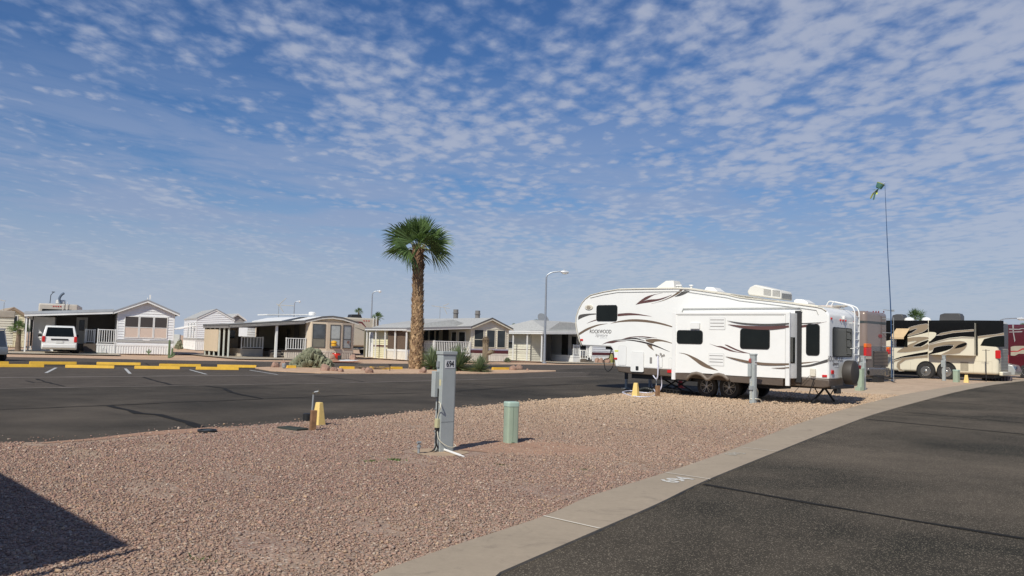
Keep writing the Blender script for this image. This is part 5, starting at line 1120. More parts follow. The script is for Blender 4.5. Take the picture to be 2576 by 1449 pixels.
patch('mulch_bed', [tuple(H1.world(1.7+1.45*math.cos(a), -.95+.42*math.sin(a))[:2]) for a in [i*.4 for i in range(16)]], .03, gravel_red, 5)
# --- second house, beige with a low arched roof and a long carport
H2 = Frame(-14.58, 61.15, TH, .2)
dark_tr = mat('brown_grey_trim', (.12,.115,.11), .5); pale_tr = mat('pale_trim', (.62,.60,.55), .5)
h2 = gable_house(H2, 'house', 'beige park-model house with a low arched roof and tall dark-framed bay windows', 3.66, 10.5, .42, 2.55, 2.92, beige_sid, mat('beige_skirting', (.58,.52,.44), .6, var=.05), white_p, dark_tr, pale_tr, arch=True, over=.25, lap=.6)
# faceted bay front
bay = MB(); bx = [(0,0),(.22,-.35),(1.30,-.62),(2.45,-.62),(3.45,-.35),(3.66,0)]
bay.add([(x,y,.52) for x,y in bx]+[(x,y,2.60) for x,y in bx], [(5,4,3,2,1,0),(6,7,8,9,10,11)]+[(i,i+1,i+7,i+6) for i in range(5)]); by = bay.build('bay', beige_sid, h2)
bk = MB(); bk.add([(x,y*1.03,.0) for x,y in bx]+[(x,y*1.03,.48) for x,y in bx], [(i,i+1,i+7,i+6) for i in range(5)]); bk.add([(x,y-.04,.44) for x,y in bx]+[(x,y-.04,.56) for x,y in bx], [(i,i+1,i+7,i+6) for i in range(5)]+[(6,7,8,9,10,11)]); bk.build('bay_skirting', mat('beige_skirting', (.58,.52,.44)), h2)
rr_ = MB()
for i in range(5):
    a, b = Vector(bx[i]), Vector(bx[i+1]); d = (b-a); n_ = int(d.length/.17)
    for k in range(n_): p = a+d*((k+.5)/n_); q = Vector((d.y, -d.x)).normalized()*.02; rr_.tube([(p.x*1+q.x, p.y*1.03+q.y, .0), (p.x+q.x, p.y*1.03+q.y, .44)], .018, 4)
rr_.build('skirting_rib', mat('beige_skirting', (.58,.52,.44)), h2)['kind'] = 'stuff'
def facet(i, u0, u1, z0, z1, mid, up, low, fr=frame_dk):
    a, b = Vector(bx[i]), Vector(bx[i+1]); d = (b-a).normalized(); fn = lambda x, y, z: (a.x+d.x*x+d.y*-y*-1, a.y+d.y*x+d.x*y, z)
    fn = lambda x, y, z: (a.x+d.x*x-d.y*y, a.y+d.y*x+d.x*y, z); return window(h2, u0, u1, z0, z1, 0, fr, low, mid, up, fn=fn, t=.045)
sky_gl = mat('window_dusk', (.09,.10,.11), .06, var=.4, scale=1.2)
facet(1, .12, .95, .82, 2.42, 1.42, sky_gl, mat('low_blind', (.17,.16,.13), .5)); facet(2, .28, .98, .80, 2.40, 1.42, win_blind, win_blind); facet(3, .14, .80, .80, 2.40, 1.42, win_blind, win_blind)
o = MB().tube([(1.72,-.69,1.05),(1.72,-.70,1.06)], .01, 4); bpy.data  # ornament on the bay sill
m = MB(); m.lathe([(.02,.9),(.20,.92),(.20,1.03),(.16,1.05),(.17,1.12),(.22,1.14),(.2,1.22),(.1,1.3)], 1.78, -.80, 14); m.build('yellow_sunflower_pot', mat('deep_yellow', (.62,.34,.02), .6), h2, smooth='auto')
m = MB()
for k in range(10): a = k*.628; m.tube([(3.02+.03*math.cos(a), -.535, 1.22+.03*math.sin(a)), (3.02+.11*math.cos(a), -.545, 1.22+.11*math.sin(a))], .02, 5)
m.build('window_ornament', mat('ornament_brown', (.18,.08,.06)), h2)
ys = [H2.end(kB(x, y), -5.50)[0] for x, y in ((725,1000),(668,985),(612,972),(570,960),(520,945),(480,935))]
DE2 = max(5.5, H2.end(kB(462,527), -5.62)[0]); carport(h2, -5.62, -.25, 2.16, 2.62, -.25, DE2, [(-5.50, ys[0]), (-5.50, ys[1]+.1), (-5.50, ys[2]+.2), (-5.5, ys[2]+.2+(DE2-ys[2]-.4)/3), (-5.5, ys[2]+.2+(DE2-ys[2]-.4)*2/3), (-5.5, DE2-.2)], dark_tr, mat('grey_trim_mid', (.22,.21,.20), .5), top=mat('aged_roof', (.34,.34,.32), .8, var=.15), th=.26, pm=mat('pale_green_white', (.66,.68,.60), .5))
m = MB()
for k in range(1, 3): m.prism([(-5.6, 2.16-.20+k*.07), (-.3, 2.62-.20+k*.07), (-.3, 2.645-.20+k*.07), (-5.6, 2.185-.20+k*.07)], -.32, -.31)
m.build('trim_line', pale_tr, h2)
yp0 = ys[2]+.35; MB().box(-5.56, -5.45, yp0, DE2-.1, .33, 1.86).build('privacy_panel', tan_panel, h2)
backwall(h2, -5.55, 0, DE2-.2, 2.16, 2.62, mat('brown_wall_shaded', (.13,.10,.075), .7), (-3.1,-1.75,1.42,2.10)); dr = MB().box(-4.0,-3.15,DE2-.27,DE2-.201,.05,2.1).build('door', mat('tan_door', (.36,.31,.25)), h2); MB().box(-3.78,-3.4,DE2-.3,DE2-.271,1.25,1.85).build('pane', win_dark, dr)  # brown back wall made darker, carport shade put into its colour
MB().box(-1.55, -.02, -.1, 5, .42, .55).build('porch_deck', deck_m, h2); m = MB(); ribs(m, -1.53, -.03, 0, .42, -.08); m.box(-1.52,-.03,-.06,5,0,.41); m.build('porch_skirt', mat('beige_skirting', (.58,.52,.44)), h2)
railing(h2, (-1.53,-.06), (-.06,-.06), .55, .86, gap=.18); steps(h2, -2.34, -1.56, .9, 3, .52, m=deck_m, edge=mat('step_nosing', (.45,.42,.34)))
MB().box(-4.0, -2.4, 2.0, 5, .0, .56).build('porch_base', mat('beige_wall', (.50,.44,.36), .7), h2); railing(h2, (-4.0,2.0), (-2.4,2.0), .56, .85, gap=.2); MB().box(-3.7, -2.42, 2.04, 2.06, .7, 1.36).build('rail_cloth', mat('grey_cloth', (.22,.22,.20), .9), h2)
SX = H2.side(kB(1075,640), DE2+5.5)[0]-.5; SW = H2.side(kB(1345,640), DE2+5.5)[0]+.3-SX
sh_ = thing('shed', 'white lap-sided shed seen through the opening under the beige carport', 'shed', H2.world(SX, DE2+5.5), H2.a); m = MB(); m.box(0,SW,.03,3,0,2.25); laps(m, [(0,0),(SW,0),(SW,2.25),(0,2.25)], 0, .2); m.build('wall', white_sid, sh_); MB().box(-.1,SW+.1,-.1,3.1,2.25,2.32).build('roof', shingle, sh_)
m = MB(); laps(m, [(-1.6,.6),(-.1,.6),(-.1,2.4),(-1.6,2.4)], 5.2, .14); m.build('porch_wall', mat('dim_siding', (.30,.28,.22), .7), h2); MB().box(-2.3,-2.15,-.1,.05,.0,2.42).build('post', white_p, h2)
m = MB(); laps(m, [(.2,.6),(DE2-.3,.6),(DE2-.3,2.5),(.2,2.5)], 0, .2, fn=lambda x, y, z: (y-.03, DE2-.1-x, z)); m.box(-.03,-.02,.2,DE2-.3,.6,2.5); m.build('porch_side_wall', mat('log_siding_shaded', (.13,.115,.085), .8, var=.2), h2)  # boards over the side wall, porch shade painted into their dark colour
d_ = MB().box(-.10,-.07,1.2,2.1,.58,2.4).build('door', screen_dk, h2); MB().box(-.09,-.07,3.0,3.5,1.3,2.1).build('side_window', win_dark, h2)
m = MB().prism([(-2.2,3.00),(1.2,3.14),(1.2,3.22),(-2.2,3.08)], 2.0, 4.0); m.build('roof_panel', white_p, h2); m = MB().lathe([(.25,3.1),(.28,3.28),(.2,3.36)], 1.0, 1.5, 14); m.build('roof_vent', white_p, h2, smooth='auto')
lot(H2, -6.4, .1, -4.6, 10, conc2)
# --- third house, cream with maroon stripe
H3 = Frame(-3.14, 67.30, TH, .2)
h3 = gable_house(H3, 'house', 'cream park-model house with a maroon and lilac stripe and two flue stacks', 3.66, 11, .50, 2.60, 3.30, cream_sid, mat('cream_skirting', (.70,.66,.58), .6), shingle, dark_tr, cream_sid, over=.26)
for x0, x1 in ((.33,1.18),(1.52,2.28),(2.54,3.30)): window(h3, x0, x1, 1.12, 2.46, -.02, cream_sid, None, 1.7 if x0 < 1 else None, win_dark)
MB().box(0, 3.66, -.04, -.022, .62, .86).build('maroon_stripe', maroon, h3); MB().box(0, 3.66, -.04, -.022, .87, .97).build('lilac_stripe', mat('lilac_paint', (.34,.33,.42), .6), h3)
for x, y in ((-1.35, 7.0), (1.15, 6.5)):
    g = H3.side(k4(465 if x < 0 else 762, 352 if x < 0 else 368), y); x = g[0]; zt_ = g[1]
    MB().lathe([(.21,2.4),(.21,zt_-.35),(.27,zt_-.34),(.27,zt_-.28),(.22,zt_-.27),(.22,zt_)], x, y, 16).build('flue_stack', mat('flue_grey', (.19,.18,.17), .8, var=.15), h3, smooth='auto')
py3 = [(c6(1290,1108),), (c6(1085,1085),), (c6(905,1065),), (c6(735,1045),), (c6(575,1030),)]; yy3 = [H3.end(p[0], -5.75)[0] for p in py3]
DE3 = H3.end(c6(560,492), -5.9)[0]; print('DE', DE2, DE3, yy3, ys); carport(h3, -5.90, -.20, 2.34, 2.66, -.3, DE3, [(-5.75, y) for y in yy3], mat('grey_trim', (.25,.25,.26), .5), white_p)
m = MB().prism([(-4.6,2.46),(-.2,2.68),(.6,3.0),(-.4,3.25),(-3.6,2.75)], 2.0, 8.0); m.build('hip_roof', shingle, h3)
backwall(h3, -5.2, 0, 8.0, 2.36, 2.66, mat('cream_wall_shaded', (.22,.20,.14), .7))  # cream lowered in the colour itself to stand for carport shade
xsd = -5.25; yb0 = yy3[2]+.3
m = MB(); m.box(xsd, -2.5, yb0, (DE3-.2), 0, 2.3); laps(m, [(0,0),((DE3-.2)-yb0,0),((DE3-.2)-yb0,2.3),(0,2.3)], 0, .15, fn=lambda x, y, z: (xsd+y, (DE3-.2)-x, z)); m.build('shed_wall', yellow_sid, h3); m = MB(); laps(m, [(xsd,0),(-2.5,0),(-2.5,2.3),(xsd,2.3)], yb0-.02, .15); m.build('shed_front', yellow_sid, h3)
MB().box(xsd-.03, xsd-.02, yb0, (DE3-.2), .88, 1.06).build('maroon_stripe', maroon, h3); d_ = MB().box(xsd-.05, xsd-.031, yy3[3]+1.3, yy3[3]+2.1, .05, 2.05).build('door', white_p, h3); MB().box(xsd-.06, xsd-.051, yy3[3]+1.5, yy3[3]+1.8, 1.2, 1.8).build('pane', win_blind, d_)
bl = mat('brown_blind', (.15,.105,.075), .8, var=.3, scale=9)
m = MB(); y = yy3[0]+.15
while y < yy3[2]-.1: m.box(-5.55, -5.50, y, y+.13, .80, 2.30); y += .19
m.build('vertical_blinds', bl, h3); MB().box(-5.50, -5.40, yy3[0]+.1, yb0-.05, 0, .62).build('low_wall', mat('cream_skirting', (.70,.66,.58)), h3); MB().box(-5.52,-5.38,yy3[0]+.1,yb0-.05,.62,.78).build('wall_cap', white_p, h3)
MB().box(-5.85, -5.3, yy3[0]-.3, yy3[0]+.5, 2.12, 2.2).build('porch_lamp', beige_tr, h3)
MB().box(-3.4, -.03, -.1, 4.5, .38, .55).build('porch_deck', white_p, h3); railing(h3, (-3.35,-.06), (-.05,-.06), .58, .92, gap=.15); railing(h3, (-3.35,-.06), (-3.35,3.8), .58, .92, gap=.16)
m = MB(); m.box(-3.4,-.05,4.6,4.7,.3,2.6); w_ = m.build('porch_wall', mat('cream_wall_shaded', (.22,.20,.14)), h3)  # same darkened cream, shade of the porch in the colour
for x0, x1 in ((-3.0,-2.2),(-1.7,-1.2),(-1.05,-.6),(-.45,-.15)): window(h3, x0, x1, 1.3, 2.35, 4.58, cream_sid)
lot(H3, -6.4, .1, -3.6, 14, gravel, 'gravel_lot')
patch('mulch_bed', [tuple(H3.world(4.2+2.3*math.cos(a), -1.0+.55*math.sin(a))[:2]) for a in [i*.4 for i in range(16)]], .03, gravel_red, 5)
# --- fourth house, mostly behind the trailer nose
C4 = G(k4(1628,1065)); H4 = Frame(C4.x+5.6*math.cos(rad(TH)), C4.y+5.6*math.sin(rad(TH)), TH, .2)
h4 = gable_house(H4, 'house', 'white house with grey hip roof and open carport, half hidden by the trailer nose', 3.66, 11, .55, 2.62, 3.45, white_sid, white_p, shingle, white_p, white_p, over=.26)
yp = [H4.end(k4(x, y), -5.6)[0] for x, y in ((1430,1050),(1238,1045))]
carport(h4, -5.75, -.2, 2.50, 2.66, -.25, 11.5, [(-5.6, 0), (-5.6, yp[0]), (-5.6, yp[1]), (-5.6, 11)], white_p, white_p, th=.24)
m = MB().prism([(-4.9,2.6),(-.1,2.72),(-.1,3.40),(-3.5,3.40)], .3, .35); m.build('gable_end', shingle, h4)
m = MB(); m.add([(-5.0,-.1,2.62),(0,-.1,2.76),(.9,4,3.62),(-3.6,4,3.62),(-5.0,9,2.62),(0,9,2.76)], [(0,1,2,3),(0,3,4),(3,2,5,4),(1,5,2)]); m.build('hip_roof', shingle, h4)
m = MB(); laps(m, [(0,0),(8.2,0),(8.2,2.5),(0,2.5)], 0, .2, fn=lambda x, y, z: (-4.9+y, 10.6-x, z)); m.box(-4.9,-3.6,2.4,10.6,0,2.5); laps(m, [(-4.9,0),(-3.6,0),(-3.6,2.5),(-4.9,2.5)], 2.38, .2); m.build('shed_wall', mat('cream_pale', (.66,.64,.54), .6), h4)
MB().box(-4.925, -4.915, 2.4, 10.6, .62, .68).build('stripe', maroon, h4); MB().box(-4.925, -4.915, 2.4, 10.6, .96, 1.04).build('stripe', maroon, h4)
fnl = lambda x, y, z: (-4.9+y, 10.6-x, z); window(h4, 4.6, 5.6, 1.05, 1.6, -.02, white_p, fn=fnl)
backwall(h4, -4.9, 0, 6.4, 2.50, 2.66, mat('cream_wall_shaded', (.22,.20,.14))); MB().box(-3.5,-2.7,2.36,2.41,.1,2.3).build('dark_door', screen_dk, h4)  # back wall takes the darkened cream as painted carport shade
for x0, x1 in ((-2.3,-1.9),(-1.2,-.7),(-.55,-.25)): window(h4, x0, x1, 1.2, 2.3, 6.38, white_p)
MB().box(-1.9, -.03, .3, 5, .42, .58).build('porch_deck', white_p, h4); MB().box(-1.88,-.05,.32,4.9,0,.41).build('porch_skirt', white_p, h4); railing(h4, (-1.88,.34), (-1.1,.34), .58, .92); railing(h4, (-.35,.34), (0,.34), .58, .92); steps(h4, -1.05, -.38, .3, 4, .58, edge=mat('step_nosing', (.45,.42,.34)))
railing(h4, (-1.06,.3), (-1.06,-.7), .25, .8, gap=.3)
MB().box(0, 3.66, -.05, -.022, .66, .9).build('maroon_stripe', maroon, h4)
lot(H4, -6.6, 6, -4.0, 11, conc2)
for hh_, D_, ym in ((h3, 11, 4.4), (h4, 11, 6.2)):
    fs_ = lambda x, y, z, D_=D_: (y-.01, D_-x, z)
    for y0_, y1_ in ((.7, 1.6), (2.0, 2.7)): window(hh_, D_-y1_, D_-y0_, 1.15, 2.25, -.03, white_p, fn=fs_)
    d_ = MB().box(-.10, -.06, 3.2, 4.05, .58, 2.45).build('door', screen_dk, hh_)
# --- white house in the row behind
WB = Frame(*(lambda r, k: (r.x*k, r.y*k))(ray(kB(285,890)), 82/ray(kB(285,890)).y), 28, .2)
def topz(fr, p, y=0): return fr.side(p, y)
pk_ = topz(WB, kB(570,345)); er = topz(WB, kB(300,470))
wb = gable_house(WB, 'house', 'white back-row house with tall narrow side windows between the first two carports', pk_[0]*2, 9, .85, er[1]-.1, pk_[1]-.15, white_sid, white_p, shingle, grey_roof, white_p, over=.05, lap=.19)
fnw = lambda x, y, z: (y, 9-x, z)
for x0 in (8.0, 6.2, 4.0): window(wb, x0-.5, x0+.1, 1.15, 2.6, -.02, white_p, fn=fnw)
MB().box(0, pk_[0]*2, -.05, -.022, .95, 1.12).build('grey_stripe', mat('grey_accent', (.42,.42,.40)), wb); MB().box(-.05, -.022, 0, 9, .95, 1.12).build('grey_stripe', mat('grey_accent', (.42,.42,.40)), wb)
m = MB()
for y in (.6, 3.2, 5.6): m.tube([(-.03,y,2.35),(-1.5,y+.2,1.95)], .05, 6)
m.each('awning_arm', white_p, wb)
m = MB().box(-.9, .0, -.6, .1, .45, 1.75); o = m.build('utility_cabinet', mat('cabinet_grey', (.5,.52,.5), .5), bevel=.02); b_ = G(kB(75,870)); o.location = b_+Vector((0,0,-.3)); o.scale=(.8,.5,1); tag(o, 'pale grey cabinet box beside the white back-row house', 'cabinet')
def simple_gable(label, p_peak, p_l, p_r, dist, wall, roof, fas, rz=TH, windows=(), base=.2, D=8, name='house'):
    r = ray(p_peak); y = dist; f = Frame(r.x/r.y*y, y, rz, base); L_ = f.side(p_l); R_ = f.side(p_r); P_ = f.side(p_peak); W_ = (R_[0]-L_[0]); f2 = Frame(*f.world(L_[0], 0)[:2], rz, base)
    t = gable_house(f2, name, label, W_, D, .5, max(1.8, (L_[1]+R_[1])/2), P_[1], wall, wall, roof, fas, fas, over=.2, lap=.2)
    for x0, x1, z0, z1 in windows: window(t, x0, x1, z0, z1, -.02, white_p)
    return t
kL = K(0, 800, 6.037)
simple_gable('cream house with white-framed tall windows behind the carport at far left', kL(215,300), kL(-10,420), kL(440,420), 72, yellow_sid, mat('tan_roof', (.36,.29,.21), .9, var=.2, scale=6), mat('tan_fascia', (.38,.30,.22)), windows=((1.9,2.5,1.3,2.6),(2.7,3.3,1.3,2.6),(.5,1.3,1.3,2.6)))
simple_gable('small white gable top peeking over the beige carport roof', kB(838,425), kB(745,492), kB(955,498), 105, mat('grey_gable', (.33,.32,.30)), shingle, white_p)
# grey shed wall and cream trailer end at the left edge
t = thing('storage_shed', 'grey-sided storage shed behind the golf cart at the left edge', 'shed', G(kL(150,830))+Vector((0,0,0)), rad(TH)); sh = pxh(kL(150,830), kL(150,335))
m = MB(); m.box(-1.6,.9,.02,4,0,sh-.1); laps(m, [(-1.6,0),(.9,0),(.9,sh-.1),(-1.6,sh-.1)], 0, .2); m.build('wall', mat('grey_brown_siding', (.34,.32,.29), .7), t); MB().box(-1.75,1.05,-.1,4.1,sh-.1,sh).build('roof', shingle, t)
t = thing('camping_trailer', 'cream trailer end with a beige roof behind the golf cart at the left edge', 'travel trailer', G(kL(40,1000)), rad(TH)); sh = pxh(kL(40,1000), kL(40,330))
m = MB(); m.box(-3.0,.55,.02,2.4,.4,sh); laps(m, [(-3,.4),(.55,.4),(.55,sh-.5),(-3,sh-.5)], 0, .16); m.build('wall', cream_sid, t, bevel=0); MB().box(-3.05,.6,-.06,2.5,sh-.45,sh+.02).build('roof_band', mat('tan_band', (.42,.37,.30)), t, bevel=.05)
for x in (-1.5,-2.4): wheel(x, .05, .35, t, .2)
# ------------------------------------------------------------------ cars
def shell(prof, wf, n_extra=None):
    m = MB(); n = len(prof); ar = sum(prof[i][0]*prof[(i+1)%n][1]-prof[(i+1)%n][0]*prof[i][1] for i in range(n))
    if ar < 0: prof = prof[::-1]
    m.add([(x, -wf(x, z), z) for x, z in prof]+[(x, wf(x, z), z) for x, z in prof], [tuple(range(n)), tuple(range(2*n-1, n-1, -1))]+[((i+1)%n, i, i+n, (i+1)%n+n) for i in range(n)]); return m
def vehicle(name, label, cat, at, rz, prof, W_, belt, roofz, top_w, paint, wheels, wr=.33, glass_side=(), rear_win=None, group=None, lights=None, plate=None):
    t = thing(name, label, cat, at, rz, group)
    def wf(x, z): return W_/2 if z <= belt else W_/2-(W_/2-top_w/2)*((z-belt)/(roofz-belt))
    bd = shell(prof, wf).build('body', paint, t, bevel=.05, seg=3)
    for s in (-1, 1):
        for poly in glass_side:
            m = MB(); vs = [(x, s*(wf(x, z)+.006), z) for x, z in poly]; m.add(vs, [tuple(range(len(vs)))] if s < 0 else [tuple(range(len(vs)))[::-1]]); m.build('side_window', glass, t)
    if rear_win:
        (xa, za), (xb, zb), wa, wb_ = rear_win; MB().add([(xa,-wa,za),(xa,wa,za),(xb,wb_,zb),(xb,-wb_,zb)], [(0,3,2,1)] ).build('rear_window', glass, t)
    for x in wheels:
        for s in (-1, 1): wheel(x, -s*(-W_/2+.02) if s < 0 else -W_/2+.02, wr, t, wr*.62, flip=s, w=.20)
    return t
paint_van = mat('white_car_paint', (.78,.78,.75), .25, var=.02, coat=.5)
# minivan under the first carport, rear towards us
vf = kA(800, 957); va = G(vf)
van = vehicle('minivan', 'white minivan parked nose-in under the white carport with its dark rear window to us', 'van', va, rad(119), [(0,.45),(-.06,.60),(-.02,1.0),(.05,1.25),(.15,1.62),(.27,1.75),(1.2,1.79),(2.6,1.74),(3.5,1.40),(4.05,1.08),(4.9,.90),(5.05,.70),(5.05,.35),(4.9,.27),(.1,.27)], 1.98, 1.0, 1.79, 1.60, paint_van, (1.0, 4.1),
    glass_side=([(.5,1.08),(1.6,1.08),(1.6,1.60),(.55,1.60)], [(1.75,1.08),(3.3,1.08),(2.7,1.58),(1.75,1.60)]))
MB().add([(-.0,-.80,1.08),(-.0,.80,1.08),(.155,.70,1.66),(.155,-.70,1.66)], [(0,3,2,1)]).build('rear_window', glass, van)
van.children[-1].location.x = -.02
MB().box(-.14,.05,-.95,.95,.36,.62).build('rear_bumper', paint_van, van, bevel=.05); MB().box(-.075,.0,-.48,.48,.86,.95).build('tailgate_handle', black, van, bevel=.01); MB().box(-.085,.0,-.2,.2,.68,.82).build('licence_plate', mat('plate', (.7,.7,.66)), van)
for s in (-1,1): MB().box(-.085,.10,s*.89-.085,s*.89+.085,.74,1.10).build('tail_light', red_lens, van, bevel=.02)
for s in (-1,1): MB().box(3.1,3.25,s*1.08-.11,s*1.08+.11,1.05,1.22).build('mirror', black, van, bevel=.03)
# golf cart at the left edge
gc = thing('golf_cart', 'cream golf cart cut off by the left picture edge', 'golf cart', G(kL(-400,1160)), rad(-8)); ht = pxh(kL(60,1160), kL(60,625)); s_ = ht/1.85
m = MB().prism([(-.2,.35),(1.15,.35),(1.2,.55),(1.15,.78),(.75,.88),(.55,.55),(-.2,.55),(-1.1,.6),(-1.15,.35)], -.1, 1.0); m.build('body', mat('cart_cream', (.66,.62,.50), .3), gc, bevel=.05)
MB().box(-1.0,.92,-.12,1.02,1.78,1.85).build('roof', white_p, gc, bevel=.03); m = MB()
for y in (-.08,.98): m.tube([(1.12,y,.75),(.85,y,1.8)], .022, 6); m.tube([(-.85,y,.6),(-.85,y,1.8)], .022, 6)
m.each('roof_post', white_p, gc); MB().add([(1.10,-.05,.80),(1.10,.95,.80),(.86,.95,1.74),(.86,-.05,1.74)], [(0,1,2,3)]).build('windscreen', mat('cart_glass', (.16,.17,.165), .08), gc)
MB().box(-.5,-.0,-.05,.95,.6,.72).build('seat', black, gc, bevel=.04); MB().box(-.6,-.48,-.05,.95,.75,1.2).build('backrest', black, gc, bevel=.04); MB().box(1.14,1.2,.0,.16,.55,.66).build('headlight', chrome, gc)
for x in (-.75,.85):
    wheel(x, -.12, .25, gc, .13, w=.2); wheel(x, 1.02, .25, gc, .13, w=.2, flip=-1)
gc.scale = (s_,)*3
# black pickup behind the beige house
pk = thing('pickup_truck', 'black pickup truck with a tailgate plate parked between the beige and cream houses', 'pickup truck', G(c6(445,1012)), rad(TH)+math.pi/2)
def wfp(x, z): return .98 if z < 1.25 else .98-.25*(z-1.25)/.75
shell([(0,.55),(0,1.25),(1.9,1.28),(2.0,1.95),(3.6,1.98),(4.3,1.35),(5.6,1.25),(5.7,.5)], wfp).build('body', mat('black_car_paint', (.015,.015,.017), .15, coat=.6), pk, bevel=.05)
MB().box(-.04,-.001,-.8,.8,.68,1.15).build('tailgate', mat('black_car_paint', (.015,.015,.017)), pk, bevel=.02); MB().box(-.12,.0,-.95,.95,.42,.62).build('rear_bumper', chrome, pk, bevel=.03); MB().box(-.13,-.121,-.18,.18,.50,.60).build('licence_plate', mat('plate', (.7,.7,.66)), pk)
MB().add([(1.93,-.72,1.38),(1.93,.72,1.38),(1.985,.62,1.88),(1.985,-.62,1.88)], [(0,1,2,3)]).build('rear_window', mat('grey_glass', (.12,.13,.13), .1), pk)
for s in (-1,1): MB().box(-.03,.06,s*.9-.07,s*.9+.07,.75,1.2).build('tail_light', mat('dark_red_lens', (.2,.01,.01), .2), pk)
for x in (1.1,4.6): wheel(x, -.96, .4, pk, .25); wheel(x, .96, .4, pk, .25, flip=-1)
kr = thing('covered_car', 'dark low sports car with a black roof seen under the trailer nose', 'car', G(k4(2420,1040)), rad(TH-8))
shell([(-2.1,.3),(-2.2,.62),(-1.5,.80),(-.5,1.28),(.5,1.32),(1.3,.98),(2.1,.85),(2.25,.55),(2.2,.3)], lambda x, z: .88 if z < .8 else .88-.3*(z-.8)).build('body', mat('black_car_paint', (.015,.015,.017)), kr, bevel=.05); MB().box(-.06,.2,-.885,-.86,.6,.7).build('door_handle', chrome, kr)
for x in (-1.4,1.4): wheel(x, -.86, .32, kr, .2); wheel(x, .86, .32, kr, .2, flip=-1)
kr.location.z += .25
# trailer and satellite gear behind the first carport
r = ray(kA(790,300)); f = Frame(r.x/r.y*78, 78, TH-12, .2); L_ = f.side(kA(525,300)); R_ = f.side(kA(1062,320)); Zt = f.side(kA(800,268))[1]
bt = thing('motorhome', 'beige motorhome rear with red clearance lights above the white carport roof', 'motorhome', f.world(L_[0],0), f.a); w_ = R_[0]-L_[0]
MB().box(0, w_, 0, 8, .4, Zt-.05).build('body', mat('rv_beige', (.50,.46,.40), .5), bt, bevel=.12, seg=3); MB().box(.3, w_-.5, -.03, -.001, Zt-1.1, Zt-.55).build('rear_window', glass, bt)
m = MB()
for x in (.36,.42,.48,.54): m.box(w_*x, w_*x+.1, -.04, .0, Zt-.32, Zt-.24)
m.each('clearance_light', red_lens, bt); MB().box(w_*.4, w_*.65, .8, 1.7, Zt, Zt+.35).build('air_conditioner', white_p, bt, bevel=.05)
m = MB(); m.tube(catmull([(w_*.53,.6,Zt),(w_*.5,.6,Zt+.45),(w_*.55,.55,Zt+.8),(w_*.62,.5,Zt+.98)], 5), [.2]+[.11]*14+[.03], 8); m.build('satellite_dish', mat('dish_blue', (.10,.14,.2)), bt); m = MB(); m.tube([(w_*.27,.5,Zt),(w_*.28,.5,Zt+.75),(w_*.34,.5,Zt+1.0)], .03, 6); m.box(w_*.3,w_*.38,.4,.6,Zt+1.0,Zt+1.06); m.build('roof_antenna', dk_metal, bt)
m = MB()
for x in (.62,.72): m.tube([(w_*x,-.12,Zt-1.4),(w_*x,-.12,Zt+.12),(w_*x,.2,Zt+.15)], .025, 6)
m.build('ladder', white_p, bt)
# fifth wheel between the second and third house
r = ray(c6(560,420)); f = Frame(r.x/r.y*80, 80, TH-6, .2); L_ = f.side(c6(335,430)); R_ = f.side(c6(770,430)); Zt = f.side(c6(560,360))[1]
ft = thing('parked_trailer', 'beige fifth-wheel trailer with a maroon stripe between the beige and cream houses', 'travel trailer', f.world(L_[0],0), f.a); w_ = R_[0]-L_[0]
MB().box(-1.5, w_, 0, 8, .8, Zt).build('body', mat('rv_tan', (.48,.43,.35), .45), ft, bevel=.15, seg=3); zm = f.side(c6(450,470))[1]
MB().prism([(-1.2,zm+.35),(.9,zm+.22),(w_*.55,zm-.25),(w_*.55,zm-.33),(.8,zm+.08),(-1.2,zm+.12)], -.012, -.001).build('stripe_graphic', mat('maroon_body', (.14,.03,.035), .4), ft); MB().prism([(.2,zm-.3),(1.3,zm-.62),(w_*.6,zm-.75),(w_*.6,zm-.80),(1.3,zm-.70)], -.012, -.001).build('stripe_graphic', dk_metal, ft)
MB().prism([(.1,Zt),(.2,Zt+.32),(1.1,Zt+.36),(1.25,Zt)], 1, 2).build('air_conditioner', dk_metal, ft, bevel=.03); m = MB()
for x in (.45,.55,.65): m.box(w_*x-.05, w_*x+.05, -.03, .0, Zt-.3, Zt-.22)
m.each('clearance_light', red_lens, ft)
m = MB()
for x in (.82,.96): m.tube([(w_*x,-.12,Zt-1.4),(w_*x,-.12,Zt+.15)], .025, 6)
m.build('ladder', white_p, ft)
# aerials
def aerial(label, ptop, dist, hpost, bars):
    r = ray(ptop); k = dist/math.hypot(r.x, r.y); z = EYE+r.z*k; t = thing('tv_aerial', label, 'aerial', (r.x*k, r.y*k, z-hpost), 0, 'roof television aerials'); MB().tube([(0,0,0),(0,0,hpost)], .025, 6).build('mast', galv, t)
    m = MB()
    for a, b in bars: m.tube([(a[0],0,hpost+a[1]), (b[0],0,hpost+b[1])], .03, 5)
    m.build('boom', mat('aerial_tan', (.45,.42,.36), .6), t)
aerial('television aerial on a thin mast above the beige carport roof', kB(1422,290), 75, 4.2, (((-.1,0),(1.3,-.05)),((0,0),(.6,.6)),((0,0),(.4,-.6)),((-.2,.1),(0,-.1))))
aerial('television aerial above the cream house left of its flue stacks', k4(250,320), 90, 3.6, (((-.9,.12),(1.0,-.1)),((.4,0),(.75,-.75)),((.3,.1),(.9,.4))))
aerial('thin aerial mast at the far left over the tan roof', kL(70,190), 80, 4.5, (((-.4,.2),(.1,.1)),((-.4,-.6),(0,-.65))))
